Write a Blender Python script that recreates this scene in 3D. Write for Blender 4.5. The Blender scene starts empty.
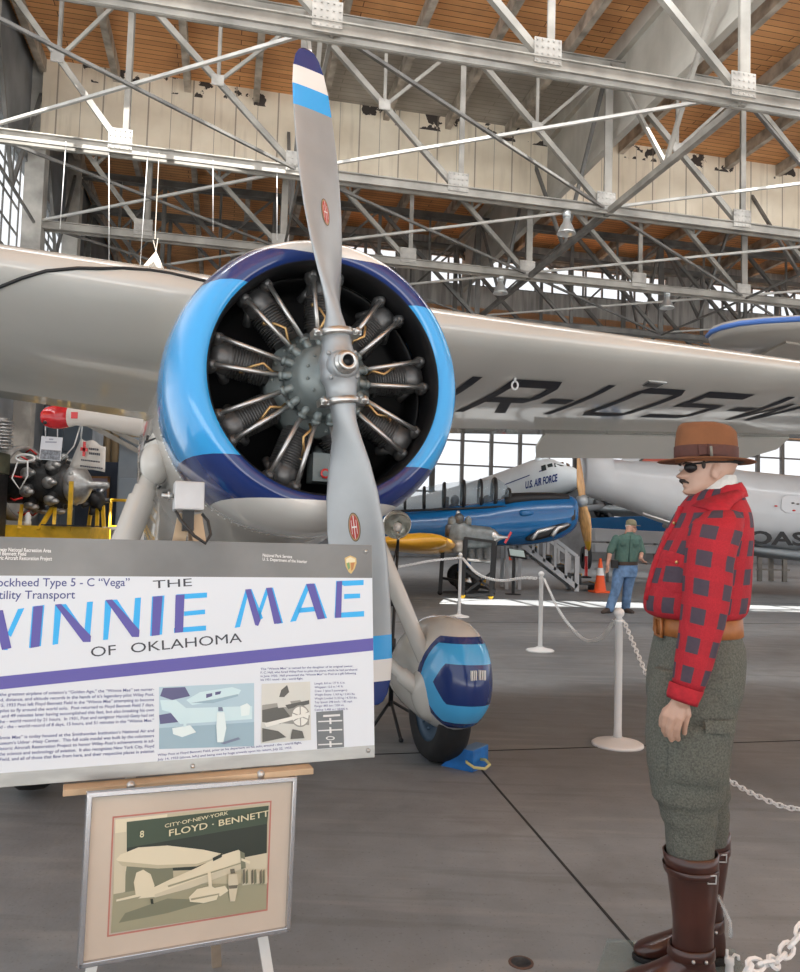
import bpy, bmesh, math, random
from mathutils import Vector, Matrix
from mathutils.bvhtree import BVHTree
random.seed(7)
S = bpy.context.scene
C = S.collection
R = math.radians
V = Vector
PI = math.pi

# ------------------------------------------------------------------ camera
F = 800.0
CAM = V((0, 0, 1.45))
PITCH, ROLL = R(3.36), R(1.65)
cF = V((0, math.cos(PITCH), math.sin(PITCH)))
r0 = V((1, 0, 0))
u0 = V((0, -math.sin(PITCH), math.cos(PITCH)))
cR = r0 * math.cos(ROLL) + u0 * math.sin(ROLL)
cU = u0 * math.cos(ROLL) - r0 * math.sin(ROLL)
cd = bpy.data.cameras.new('camera')
cam = bpy.data.objects.new('camera', cd)
C.objects.link(cam)
cd.sensor_fit = 'HORIZONTAL'
cd.sensor_width = 36
cd.lens = 36 * F / 800
cd.clip_end = 400
M = Matrix.Identity(4)
for i in range(3):
    M[i][0], M[i][1], M[i][2], M[i][3] = cR[i], cU[i], -cF[i], CAM[i]
cam.matrix_world = M
S.camera = cam

# ------------------------------------------------------------------ world, sun, exposure
w = bpy.data.worlds.new('world')
S.world = w
w.use_nodes = True
bg = w.node_tree.nodes['Background']
bg.inputs['Color'].default_value = (0.93, 0.96, 1.0, 1)
bg.inputs['Strength'].default_value = 1.1
sd = bpy.data.lights.new('sun', 'SUN')
sun = bpy.data.objects.new('sun', sd)
C.objects.link(sun)
HT = R(12.5)                      # the hangar stands turned by this much
SUN_EL = R(64)
sdir = V((-math.sin(HT) * math.cos(SUN_EL), math.cos(HT) * math.cos(SUN_EL), -math.sin(SUN_EL)))
sun.rotation_euler = sdir.to_track_quat('-Z', 'Y').to_euler()
sd.energy = 17
sd.angle = R(0.53)
sd.color = (1, 0.97, 0.92)
S.view_settings.view_transform = 'Standard'
S.view_settings.look = 'None'
S.view_settings.exposure = 0.27
S.view_settings.gamma = 1
S.view_settings.use_curve_mapping = False


def fill_light(name, loc, rot, sx, sy, power, col=(1, 0.98, 0.95)):
    d = bpy.data.lights.new(name, 'AREA')
    d.shape = 'RECTANGLE'
    d.size, d.size_y, d.energy, d.color = sx, sy, power, col
    o = bpy.data.objects.new(name, d)
    C.objects.link(o)
    o.location, o.rotation_euler = loc, rot
    return o


def H(u, v, z):                   # hangar frame -> world
    return V((u * math.cos(HT) - v * math.sin(HT), u * math.sin(HT) + v * math.cos(HT), z))


# fill lamps added under the roof to brighten the boards and rear aircraft
fill_light('roof_fill', H(8, 9.0, 11.2), (R(38), 0, HT), 26, 1.6, 1500, (.95, .98, 1))
fill_light('rear_roof_fill', H(12, 29, 8.8), (R(48), 0, HT), 28, 2.0, 1800, (.95, .98, 1))  # added over the low bay to lift the silver transport


# ------------------------------------------------------------------ helpers
def ray(px, py):
    return cR * ((px - 400) / F) + cU * ((486 - py) / F) + cF


def at(px, py, Y):
    d = ray(px, py)
    return CAM + d * (Y / d.y)


def onplane(px, py, p0, n):
    d = ray(px, py)
    return CAM + d * ((p0 - CAM).dot(n) / d.dot(n))


def ground(px, py):
    return onplane(px, py, V((0, 0, 0)), V((0, 0, 1)))


def lerp(a, b, t):
    return a + (b - a) * t


INV = {}


class MB:
    def __init__(s):
        s.v, s.f, s.m, s.s, s.uv = [], [], [], [], {}

    def add(s, vs, fs, mi=0, sm=False, uvs=None):
        b = len(s.v)
        s.v += [V(p) for p in vs]
        for k, f in enumerate(fs):
            s.f.append([i + b for i in f])
            s.m.append(mi)
            s.s.append(sm)
        if uvs:
            for i, q in enumerate(uvs):
                s.uv[b + i] = q
        return s

    def box(s, c, size, rot=None, mi=0):
        c = V(c)
        hx, hy, hz = size[0] / 2, size[1] / 2, size[2] / 2
        vs = [V((x, y, z)) for x in (-hx, hx) for y in (-hy, hy) for z in (-hz, hz)]
        if rot is not None:
            vs = [rot @ p for p in vs]
        vs = [p + c for p in vs]
        return s.add(vs, [(0, 1, 3, 2), (4, 6, 7, 5), (0, 4, 5, 1), (2, 3, 7, 6), (0, 2, 6, 4), (1, 5, 7, 3)], mi)

    def beam(s, a, b, w_, h_=None, up=(0, 0, 1), mi=0):
        a, b = V(a), V(b)
        h_ = h_ or w_
        d = b - a
        L = d.length
        d.normalize()
        up = V(up)
        if abs(d.dot(up)) > .98:
            up = V((0, 1, 0)) if abs(d.y) < .9 else V((1, 0, 0))
        x = d.cross(up).normalized()
        z = x.cross(d)
        rot = Matrix((x, d, z)).transposed()
        return s.box((a + b) / 2, (w_, L, h_), rot, mi)

    def tube(s, path, r, n=8, mi=0, cap=True, closed=False, flat=None):
        path = [V(p) for p in path]
        N = len(path)
        rr = r if isinstance(r, (list, tuple)) else [r] * N
        t0 = (path[1] - path[0]).normalized()
        x = t0.orthogonal().normalized()
        vs, fs = [], []
        for i, p in enumerate(path):
            if closed:
                t = (path[(i + 1) % N] - path[i - 1]).normalized()
            else:
                t = (path[min(i + 1, N - 1)] - path[max(i - 1, 0)]).normalized()
            x = (x - t * x.dot(t)).normalized()
            y = t.cross(x)
            for k in range(n):
                a = 2 * PI * k / n
                vs.append(p + (x * math.cos(a) + y * math.sin(a)) * rr[i])
        for i in range(N if closed else N - 1):
            j = (i + 1) % N
            for k in range(n):
                q = (k + 1) % n
                fs.append((i * n + k, i * n + q, j * n + q, j * n + k))
        if cap and not closed:
            fs.append(tuple(range(n - 1, -1, -1)))
            fs.append(tuple((N - 1) * n + k for k in range(n)))
        return s.add(vs, fs, mi, n > 5)

    def lathe(s, prof, o=(0, 0, 0), axis=(0, 0, 1), n=24, mi=0, mis=None):
        o, ax = V(o), V(axis).normalized()
        x = ax.orthogonal().normalized()
        y = ax.cross(x)
        vs = []
        for (r_, h_) in prof:
            for k in range(n):
                a = 2 * PI * k / n
                vs.append(o + ax * h_ + (x * math.cos(a) + y * math.sin(a)) * max(r_, 1e-5))
        for i in range(len(prof) - 1):
            fs = [(i * n + k, i * n + (k + 1) % n, (i + 1) * n + (k + 1) % n, (i + 1) * n + k) for k in range(n)]
            if i == 0:
                s.add(vs, fs, mis[0] if mis else mi, True)
                base = len(s.v) - len(vs)
            else:
                for f in fs:
                    s.f.append([q + base for q in f])
                    s.m.append(mis[i] if mis else mi)
                    s.s.append(True)
        return s

    def loft(s, rings, mi=0, cap=True, sm=True, vscale=1.0, uvw=1.0, mis=None):
        n = len(rings[0])
        vs, uv, fs = [], [], []
        L = 0
        for i, rg in enumerate(rings):
            if i:
                ca = sum((V(p) for p in rings[i - 1]), V()) / n
                cb = sum((V(p) for p in rg), V()) / n
                L += (cb - ca).length
            for k in range(n + 1):
                vs.append(V(rg[k % n]))
                uv.append((k / n * uvw, L * vscale))
        m = n + 1
        b0 = len(s.f)
        for i in range(len(rings) - 1):
            for k in range(n):
                fs.append((i * m + k, i * m + k + 1, (i + 1) * m + k + 1, (i + 1) * m + k))
        nf = len(fs)
        if cap:
            fs.append(tuple(range(n - 1, -1, -1)))
            fs.append(tuple((len(rings) - 1) * m + k for k in range(n)))
        s.add(vs, fs, mi, sm, uv)
        if mis:
            for i in range(len(rings) - 1):
                for k in range(n):
                    s.m[b0 + i * n + k] = mis[i]
        return s

    def sphere(s, c, r, nu=16, nv=10, mi=0, rot=None):
        c = V(c)
        r = V(r) if hasattr(r, '__len__') else V((r, r, r))
        vs, fs = [], []
        for j in range(nv + 1):
            ph = PI * j / nv
            for k in range(nu):
                a = 2 * PI * k / nu
                p = V((r.x * math.sin(ph) * math.cos(a), r.y * math.sin(ph) * math.sin(a), r.z * math.cos(ph)))
                if j in (0, nv):
                    p += V((1e-5 * math.cos(a), 1e-5 * math.sin(a), 0))
                vs.append(c + (rot @ p if rot is not None else p))
        for j in range(nv):
            for k in range(nu):
                q = (k + 1) % nu
                fs.append((j * nu + k, (j + 1) * nu + k, (j + 1) * nu + q, j * nu + q))
        return s.add(vs, fs, mi, True)

    def prism(s, pts, ext, mi=0):
        pts = [V(p) for p in pts]
        ext = V(ext)
        n = len(pts)
        vs = pts + [p + ext for p in pts]
        fs = [tuple(range(n)), tuple(range(2 * n - 1, n - 1, -1))]
        fs += [(k, n + k, n + (k + 1) % n, (k + 1) % n) for k in range(n)]
        return s.add(vs, fs, mi)

    def poly(s, pts, mi=0):
        return s.add(pts, [tuple(range(len(pts)))], mi)

    def build(s, name, mats, parent=None, world=True, bevel=0, weld=True):
        me = bpy.data.meshes.new(name)
        vs = s.v
        if parent is not None:
            inv = INV[parent.name]
            if world:
                vs = [inv @ p for p in vs]
        me.from_pydata([tuple(p) for p in vs], [], s.f)
        mats = mats if isinstance(mats, (list, tuple)) else [mats]
        for m_ in mats:
            me.materials.append(m_)
        me.polygons.foreach_set('material_index', s.m)
        me.polygons.foreach_set('use_smooth', s.s)
        if s.uv:
            ul = me.uv_layers.new(name='UVMap')
            for lp in me.loops:
                ul.data[lp.index].uv = s.uv.get(lp.vertex_index, (0, 0))
        bm = bmesh.new()
        bm.from_mesh(me)
        if weld:
            bmesh.ops.remove_doubles(bm, verts=bm.verts, dist=1e-5)
        bmesh.ops.recalc_face_normals(bm, faces=bm.faces)
        bm.to_mesh(me)
        bm.free()
        o = bpy.data.objects.new(name, me)
        C.objects.link(o)
        if parent is not None:
            o.parent = parent
            INV[o.name] = INV[parent.name]
        if bevel:
            b = o.modifiers.new('bevel', 'BEVEL')
            b.width, b.segments, b.limit_method = bevel, 2, 'ANGLE'
        return o


def tag(o, label=None, cat=None, group=None, kind=None):
    if label:
        o['label'] = label
    if cat:
        o['category'] = cat
    if group:
        o['group'] = group
    if kind:
        o['kind'] = kind
    return o


def thing(name, label, cat, loc=(0, 0, 0), rot=(0, 0, 0), group=None):
    o = bpy.data.objects.new(name, None)
    C.objects.link(o)
    o.empty_display_size = .1
    o.location, o.rotation_euler = loc, rot
    from mathutils import Euler
    INV[o.name] = (Matrix.Translation(V(loc)) @ Euler(rot).to_matrix().to_4x4()).inverted()
    return tag(o, label, cat, group)


def solo(mb, name, mats, label, cat, loc, group=None, bevel=0):
    """a thing that is one mesh, its origin at loc"""
    mb.v = [p - V(loc) for p in mb.v]
    o = mb.build(name, mats, bevel=bevel)
    o.location = loc
    return tag(o, label, cat, group)


def struct(mb, name, mats, bevel=0):
    return tag(mb.build(name, mats, bevel=bevel), kind='structure')


def copy_tree(o, parent=None, delta=None):
    c = o.copy()
    C.objects.link(c)
    if parent:
        c.parent = parent
    if delta is not None:
        c.location = o.location + delta
    for ch in list(o.children):
        copy_tree(ch, c)
    return c


def ell(c, ax, ay, n=20, p=2.0):
    """superellipse ring: centre, two half-axis vectors"""
    c, ax, ay = V(c), V(ax), V(ay)
    out = []
    for k in range(n):
        a = 2 * PI * k / n
        ca, sa = math.cos(a), math.sin(a)
        out.append(c + ax * (math.copysign(abs(ca) ** (2 / p), ca)) + ay * (math.copysign(abs(sa) ** (2 / p), sa)))
    return out


# ------------------------------------------------------------------ text
_tc = {}


def text_geo(s_, spacing=1.0, bold=0.0):
    k = (s_, spacing, bold)
    if k not in _tc:
        cu = bpy.data.curves.new('t', 'FONT')
        cu.body = s_
        cu.space_character = spacing
        cu.offset = bold
        cu.resolution_u = 3
        ob = bpy.data.objects.new('t', cu)
        me = bpy.data.meshes.new_from_object(ob)
        vs = [v.co.copy() for v in me.vertices]
        fs = [tuple(p.vertices) for p in me.polygons]
        bpy.data.objects.remove(ob)
        bpy.data.curves.remove(cu)
        bpy.data.meshes.remove(me)
        _tc[k] = (vs, fs)
    return _tc[k]


def text_on(mb, s_, o, xd, yd, cap, width=None, align='L', mi=0, spacing=1.0, bold=0.0, sub=0):
    """text with its baseline start (or end) at o; cap = capital height"""
    vs, fs = text_geo(s_, spacing, bold)
    if not vs:
        return
    x0 = min(v.x for v in vs)
    x1 = max(v.x for v in vs)
    ky = cap / .70
    kx = width / (x1 - x0) if width else ky
    off = -x0 if align == 'L' else -x1
    o, xd, yd = V(o), V(xd).normalized(), V(yd).normalized()
    mb.add([o + xd * ((v.x + off) * kx) + yd * (v.y * ky) for v in vs], fs, mi)


# ------------------------------------------------------------------ materials
def mat(name, col, rough=.5, metal=0.0, var=0.0, vscale=8.0, bump=0.0, bscale=60.0, coat=0.0, spec=.5, col2=None, emit=0, sheen=0, stretch=None):
    m = bpy.data.materials.new(name)
    m.use_nodes = True
    nt = m.node_tree
    b = nt.nodes['Principled BSDF']
    b.inputs['Base Color'].default_value = (*col, 1)
    b.inputs['Roughness'].default_value = rough
    b.inputs['Metallic'].default_value = metal
    b.inputs['Coat Weight'].default_value = coat
    b.inputs['Specular IOR Level'].default_value = spec
    if sheen:
        b.inputs['Sheen Weight'].default_value = sheen
    if emit:
        b.inputs['Emission Color'].default_value = (*col, 1)
        b.inputs['Emission Strength'].default_value = emit
    tc = nt.nodes.new('ShaderNodeTexCoord')
    src = tc.outputs['Object']
    if stretch:
        mp = nt.nodes.new('ShaderNodeMapping')
        mp.inputs['Scale'].default_value = stretch
        nt.links.new(src, mp.inputs['Vector'])
        src = mp.outputs['Vector']
    if var or col2:
        nz = nt.nodes.new('ShaderNodeTexNoise')
        nz.inputs['Scale'].default_value = vscale
        nz.inputs['Detail'].default_value = 5
        nt.links.new(src, nz.inputs['Vector'])
        rp = nt.nodes.new('ShaderNodeValToRGB')
        c2 = col2 or tuple(max(0, c * (1 - var)) for c in col)
        rp.color_ramp.elements[0].position = .35
        rp.color_ramp.elements[1].position = .65
        rp.color_ramp.elements[0].color = (*c2, 1)
        rp.color_ramp.elements[1].color = (*(min(1, c * (1 + var * .4)) for c in col), 1)
        nt.links.new(nz.outputs['Fac'], rp.inputs['Fac'])
        nt.links.new(rp.outputs['Color'], b.inputs['Base Color'])
    if bump:
        n2 = nt.nodes.new('ShaderNodeTexNoise')
        n2.inputs['Scale'].default_value = bscale
        n2.inputs['Detail'].default_value = 4
        nt.links.new(src, n2.inputs['Vector'])
        bp = nt.nodes.new('ShaderNodeBump')
        bp.inputs['Strength'].default_value = bump
        bp.inputs['Distance'].default_value = .01
        nt.links.new(n2.outputs['Fac'], bp.inputs['Height'])
        nt.links.new(bp.outputs['Normal'], b.inputs['Normal'])
    return m


class G:
    """small node-graph helper for patterned materials"""

    def __init__(s, name, rough=.4, coat=0.0, metal=0.0):
        s.m = bpy.data.materials.new(name)
        s.m.use_nodes = True
        s.nt = s.m.node_tree
        s.b = s.nt.nodes['Principled BSDF']
        s.b.inputs['Roughness'].default_value = rough
        s.b.inputs['Coat Weight'].default_value = coat
        s.b.inputs['Metallic'].default_value = metal
        s.tc = s.nt.nodes.new('ShaderNodeTexCoord')
        sp = s.nt.nodes.new('ShaderNodeSeparateXYZ')
        s.nt.links.new(s.tc.outputs['Object'], sp.inputs[0])
        s.x, s.y, s.z = sp.outputs
        su = s.nt.nodes.new('ShaderNodeSeparateXYZ')
        s.nt.links.new(s.tc.outputs['UV'], su.inputs[0])
        s.u, s.v = su.outputs[0], su.outputs[1]

    def put(s, sock, val):
        if hasattr(val, 'is_output') or isinstance(val, bpy.types.NodeSocket):
            s.nt.links.new(val, sock)
        else:
            sock.default_value = val

    def math(s, op, a, b=0.0, c=None):
        n = s.nt.nodes.new('ShaderNodeMath')
        n.operation = op
        s.put(n.inputs[0], a)
        s.put(n.inputs[1], b)
        if c is not None:
            s.put(n.inputs[2], c)
        return n.outputs[0]

    def lt(s, a, b):
        return s.math('LESS_THAN', a, b)

    def gt(s, a, b):
        return s.math('GREATER_THAN', a, b)

    def both(s, a, b):
        return s.math('MULTIPLY', a, b)

    def mix(s, f, a, b):
        n = s.nt.nodes.new('ShaderNodeMix')
        n.data_type = 'RGBA'
        s.put(n.inputs['Factor'], f)
        s.put(n.inputs[6], (*a, 1) if isinstance(a, tuple) else a)
        s.put(n.inputs[7], (*b, 1) if isinstance(b, tuple) else b)
        return n.outputs[2]

    def noise(s, scale, detail=4, vec=None, stretch=None):
        n = s.nt.nodes.new('ShaderNodeTexNoise')
        n.inputs['Scale'].default_value = scale
        n.inputs['Detail'].default_value = detail
        src = vec or s.tc.outputs['Object']
        if stretch:
            mp = s.nt.nodes.new('ShaderNodeMapping')
            mp.inputs['Scale'].default_value = stretch
            s.nt.links.new(src, mp.inputs['Vector'])
            src = mp.outputs['Vector']
        s.nt.links.new(src, n.inputs['Vector'])
        return n.outputs['Fac']

    def ramp(s, f, a, b):
        n = s.nt.nodes.new('ShaderNodeMapRange')
        s.put(n.inputs[0], f)
        n.inputs[1].default_value, n.inputs[2].default_value = a, b
        return n.outputs[0]

    def bump(s, h, strength=.3, dist=.01):
        n = s.nt.nodes.new('ShaderNodeBump')
        n.inputs['Strength'].default_value = strength
        n.inputs['Distance'].default_value = dist
        s.put(n.inputs['Height'], h)
        s.nt.links.new(n.outputs['Normal'], s.b.inputs['Normal'])

    def done(s, col):
        s.put(s.b.inputs['Base Color'], (*col, 1) if isinstance(col, tuple) else col)
        return s.m


def glass(name, col=(.9, .95, 1), a=.25):
    m = bpy.data.materials.new(name)
    m.use_nodes = True
    nt = m.node_tree
    b = nt.nodes['Principled BSDF']
    b.inputs['Base Color'].default_value = (*col, 1)
    b.inputs['Roughness'].default_value = .05
    tr = nt.nodes.new('ShaderNodeBsdfTransparent')
    mx = nt.nodes.new('ShaderNodeMixShader')
    mx.inputs[0].default_value = a
    nt.links.new(tr.outputs[0], mx.inputs[1])
    nt.links.new(b.outputs[0], mx.inputs[2])
    nt.links.new(mx.outputs[0], nt.nodes['Material Output'].inputs[0])
    return m


LBLUE, NAVY, CREAM = (.035, .36, .78), (.010, .032, .16), (.60, .585, .54)
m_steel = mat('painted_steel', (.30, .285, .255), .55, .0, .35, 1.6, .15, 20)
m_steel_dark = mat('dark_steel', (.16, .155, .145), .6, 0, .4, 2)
m_gusset = mat('gusset_steel', (.40, .385, .355), .5, 0, .3, 3)
m_wood_beam = mat('weathered_beam', (.42, .37, .31), .8, 0, .45, 3, .2, 30)
m_cream = mat('cream_paint', CREAM, .22, 0, .06, 1.5, .06, 2.5, coat=.4)
m_wing = mat('wing_paint', (.56, .55, .51), .16, 0, .10, .8, .10, 2.2, coat=.5)
m_fus = mat('fuselage_paint', (.52, .50, .46), .16, .25, .12, 1.5, .05, 3, coat=.5)
m_alu = mat('prop_alu', (.37, .395, .41), .42, .45, .08, 6)
m_alu2 = mat('bright_alu', (.62, .62, .60), .3, .9, .15, 20)
m_case = mat('case_grey', (.20, .235, .235), .38, .3, .15, 8)
m_black = mat('black', (.008, .008, .009), .5)
m_dk = mat('dark_metal', (.05, .05, .05), .45, .6, .3, 20)
m_fin = mat('cylinder_steel', (.13, .13, .13), .42, .6, .3, 20)
m_chrome = mat('pushrod_chrome', (.55, .55, .54), .36, .9)
m_brass = mat('ignition_brass', (.55, .36, .16), .35, .9)
m_lb = mat('light_blue', LBLUE, .2, coat=.5)
m_navy = mat('navy', NAVY, .2, coat=.5)
m_wht = mat('white_paint', (.74, .73, .70), .25, coat=.3)
m_white = mat('white_plastic', (.78, .78, .77), .4)
m_red = mat('red', (.55, .02, .02), .3, coat=.4)
m_rubber = mat('rubber', (.012, .012, .013), .75, 0, .3, 15)
m_blue = mat('chock_blue', (.012, .16, .50), .5, 0, .25, 12)
m_yellow = mat('yellow_paint', (.75, .45, .02), .4, 0, .2, 6)
m_orange = mat('cone_orange', (.85, .10, .015), .5)
m_glass = glass('window_glass', a=.10)
m_clear = glass('clear_plastic', (.8, .84, .84), .3)
m_wood = mat('pine', (.60, .44, .28), .6, 0, .3, 6, .1, 40, stretch=(1, 1, .15))

# ------------------------------------------------------------------ the hangar
ZB, ZT = 8.0, 11.0                 # truss chords
ZC = 11.6                         # roof boards
US = [-4.25] + [7.3 + 3.07 * k for k in range(-3, 6)]
VS = [10.15, 14.45, 18.65, 22.85, 27.0]
UL = US[0] - .2                   # left wall


def hbox(mb, u0_, u1_, v0_, v1_, z0_, z1_, mi=0):
    rot = Matrix.Rotation(HT, 3, 'Z')
    return mb.box(H((u0_ + u1_) / 2, (v0_ + v1_) / 2, (z0_ + z1_) / 2), (abs(u1_ - u0_), abs(v1_ - v0_), abs(z1_ - z0_)), rot, mi)


# floor
g = G('concrete_floor', .62)
n1 = g.noise(.35, 6)
n2 = g.noise(5, 8)
n3 = g.noise(1.3, 6, stretch=(1, 2.2, 1))
c = g.mix(g.ramp(n1, .35, .65), (.150, .161, .170), (.255, .266, .272))
c = g.mix(g.math('MULTIPLY', g.ramp(n2, .35, .75), .45), c, (.130, .127, .122))
c = g.mix(g.math('MULTIPLY', g.ramp(n3, .60, .72), .35), c, (.36, .35, .33))
n4 = g.noise(2.2, 8, stretch=(.35, 3.5, 1))
n5 = g.noise(.9, 7, stretch=(1.6, 1, 1))
c = g.mix(g.math('MULTIPLY', g.ramp(n4, .57, .68), .40), c, (.30, .295, .285))
c = g.mix(g.math('MULTIPLY', g.ramp(n4, .44, .36), .35), c, (.108, .106, .102))
c = g.mix(g.math('MULTIPLY', g.ramp(n5, .56, .70), .45), c, (.108, .106, .102))
c = g.mix(g.math('MULTIPLY', g.ramp(g.noise(70, 3), .62, .72), .5), c, (.07, .068, .065))
g.bump(g.noise(40, 6), .25, .006)
rr_ = g.ramp(n1, .3, .7)
g.put(g.b.inputs['Roughness'], g.math('MULTIPLY_ADD', rr_, .2, .45))
m_floor = g.done(c)
mb = MB()
mb.box((0, 20, -.1), (160, 130, .2))
struct(mb, 'floor', m_floor)
mb = MB()
hbox(mb, -40, 60, -45, -2.5, -.02, .004)  # unseen pale slab behind the camera, added to bounce sun onto the roof
struct(mb, 'floor_bounce_apron', mat('bounce_apron_pale', (.60, .61, .62), .8, 0, .2, 1))
mb = MB()
ja, jb = ground(467, 753), ground(680, 1000)
jd = (jb - ja).normalized()
mb.beam(ja - jd * 9 + V((0, 0, .001)), jb + jd * 3 + V((0, 0, .001)), .012, .003)
for dv in (-3.2, 4.4, 8.8):
    mb.beam(H(-4, ja.y + dv + 3, .001), H(22, ja.y + dv + 3, .001), .012, .003)
struct(mb, 'floor_joint', mat('joint', (.02, .02, .02), .9))
mb = MB()
hp = ground(521, 963)
mb.lathe([(.043, .0), (.043, .003), (.034, .004), (.030, .0015), (0, .0012)], hp, n=20, mis=[0, 0, 1, 1])
solo(mb, 'floor_drain', [mat('rust', (.09, .05, .035), .8), m_black], 'small rusty round drain hole in the concrete floor', 'drain', hp)

# roof boards
g = G('roof_boards', .75)
mp = g.nt.nodes.new('ShaderNodeMapping')
mp.inputs['Rotation'].default_value = (0, 0, -HT)
g.nt.links.new(g.tc.outputs['Object'], mp.inputs['Vector'])
br = g.nt.nodes.new('ShaderNodeTexBrick')
br.inputs['Scale'].default_value = 1
br.inputs['Brick Width'].default_value = 3.6
br.inputs['Row Height'].default_value = .17
br.inputs['Mortar Size'].default_value = .008
br.inputs['Color1'].default_value = (.72, .36, .145, 1)
br.inputs['Color2'].default_value = (.56, .26, .10, 1)
br.inputs['Mortar'].default_value = (.05, .02, .01, 1)
br.offset = .37
g.nt.links.new(mp.outputs['Vector'], br.inputs['Vector'])
sp = g.nt.nodes.new('ShaderNodeSeparateXYZ')
g.nt.links.new(mp.outputs['Vector'], sp.inputs[0])
nn = g.noise(1.2, 6, mp.outputs['Vector'])
nk = g.noise(9, 4, mp.outputs['Vector'])
c = g.mix(g.math('MULTIPLY', g.ramp(nn, .5, .75), .45), br.outputs['Color'], (.22, .10, .045))
c = g.mix(g.math('MULTIPLY', g.ramp(nk, .70, .76), .8), c, (.07, .03, .015))
msk = g.both(g.both(g.gt(sp.outputs[0], 1.4), g.lt(sp.outputs[0], 7.5)), g.both(g.gt(sp.outputs[1], 15.4), g.lt(sp.outputs[1], 18.9)))
grey = g.mix(g.ramp(nn, .35, .7), (.26, .235, .20), (.38, .35, .31))
grey = g.mix(g.math('MULTIPLY', br.outputs['Fac'], .6), grey, (.12, .10, .08))
c = g.mix(msk, c, grey)
m_roof = g.done(c)
mb = MB()
SLOT = 16.95 - ZC / math.tan(SUN_EL)     # unseen roof gap, added to cast the sun stripe across the floor
SK = math.tan(R(8.5))
for va, vb in ((None, -.8), (.8, None)):
    q = []
    for uu in (UL - .3, 30):
        vs_ = SLOT - (uu - 4.3) * SK
        q.append((uu, -9 if va is None else vs_ + va, 25.9 if vb is None else vs_ + vb))
    mb.prism([H(q[0][0], q[0][1], ZC), H(q[1][0], q[1][1], ZC), H(q[1][0], q[1][2], ZC), H(q[0][0], q[0][2], ZC)], (0, 0, .25))
hbox(mb, UL - .3, 2.6, 25.9, 50, ZC, ZC + .25)
struct(mb, 'ceiling', m_roof)
mb = MB()
hbox(mb, 2.6, 44, 25.9, 50, 9.0, 9.25)
hbox(mb, 2.4, 2.6, 25.9, 50, 9.0, ZC)
struct(mb, 'ceiling_low', m_roof)
k = 0
mb = MB()
u = US[1] - .77 - 1.535
while u < 24:
    hbox(mb, u - .07, u + .07, -2, 25.8 if u > 2.6 else 42, ZC - .30, ZC)
    u += 1.535
struct(mb, 'ceiling_rafters', m_wood_beam)

# white draught curtains under the roof
g = G('curtain_boards', .7)
mp = g.nt.nodes.new('ShaderNodeMapping')
mp.inputs['Rotation'].default_value = (0, 0, -HT)
g.nt.links.new(g.tc.outputs['Object'], mp.inputs['Vector'])
sp = g.nt.nodes.new('ShaderNodeSeparateXYZ')
g.nt.links.new(mp.outputs['Vector'], sp.inputs[0])
uv_ = g.math('ADD', sp.outputs[0], sp.outputs[1])
fr = g.math('FRACT', g.math('DIVIDE', uv_, .96))
seam = g.math('ADD', g.lt(fr, .035), g.both(g.gt(fr, .52), g.lt(fr, .535)))
nz = g.noise(.9, 6, mp.outputs['Vector'])
ns = g.noise(2.2, 5, mp.outputs['Vector'], stretch=(3, 3, .25))
c = g.mix(g.ramp(nz, .35, .7), (.66, .57, .44), (.82, .74, .60))
c = g.mix(g.math('MULTIPLY', g.ramp(ns, .55, .75), .4), c, (.36, .29, .21))
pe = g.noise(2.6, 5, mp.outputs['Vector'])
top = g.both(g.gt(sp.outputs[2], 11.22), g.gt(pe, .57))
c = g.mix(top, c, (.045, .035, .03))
c = g.mix(g.math('MULTIPLY', seam, .7), c, (.16, .13, .10))
m_curtain = g.done(c)
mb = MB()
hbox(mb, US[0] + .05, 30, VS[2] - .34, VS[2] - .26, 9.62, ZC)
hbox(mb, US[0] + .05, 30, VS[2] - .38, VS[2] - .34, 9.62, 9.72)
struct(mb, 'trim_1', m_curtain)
g = G('grey_curtain', .7)
nz = g.noise(.9, 6)
ns = g.noise(1.6, 5, stretch=(1, 1, .2))
c = g.mix(g.ramp(nz, .35, .7), (.36, .34, .30), (.52, .50, .45))
c = g.mix(g.math('MULTIPLY', g.ramp(ns, .5, .7), .5), c, (.28, .25, .21))
m_curtain2 = g.done(c)
mb = MB()
hbox(mb, US[4] + .30, US[4] + .38, 2, 25.6, 9.62, ZC)
hbox(mb, US[4] + .22, US[4] + .30, 2, 25.6, 9.62, 9.80)
hbox(mb, US[4] + .18, US[4] + .30, 2, 25.6, ZC - .35, ZC)
struct(mb, 'trim_2', m_curtain2)

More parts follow.
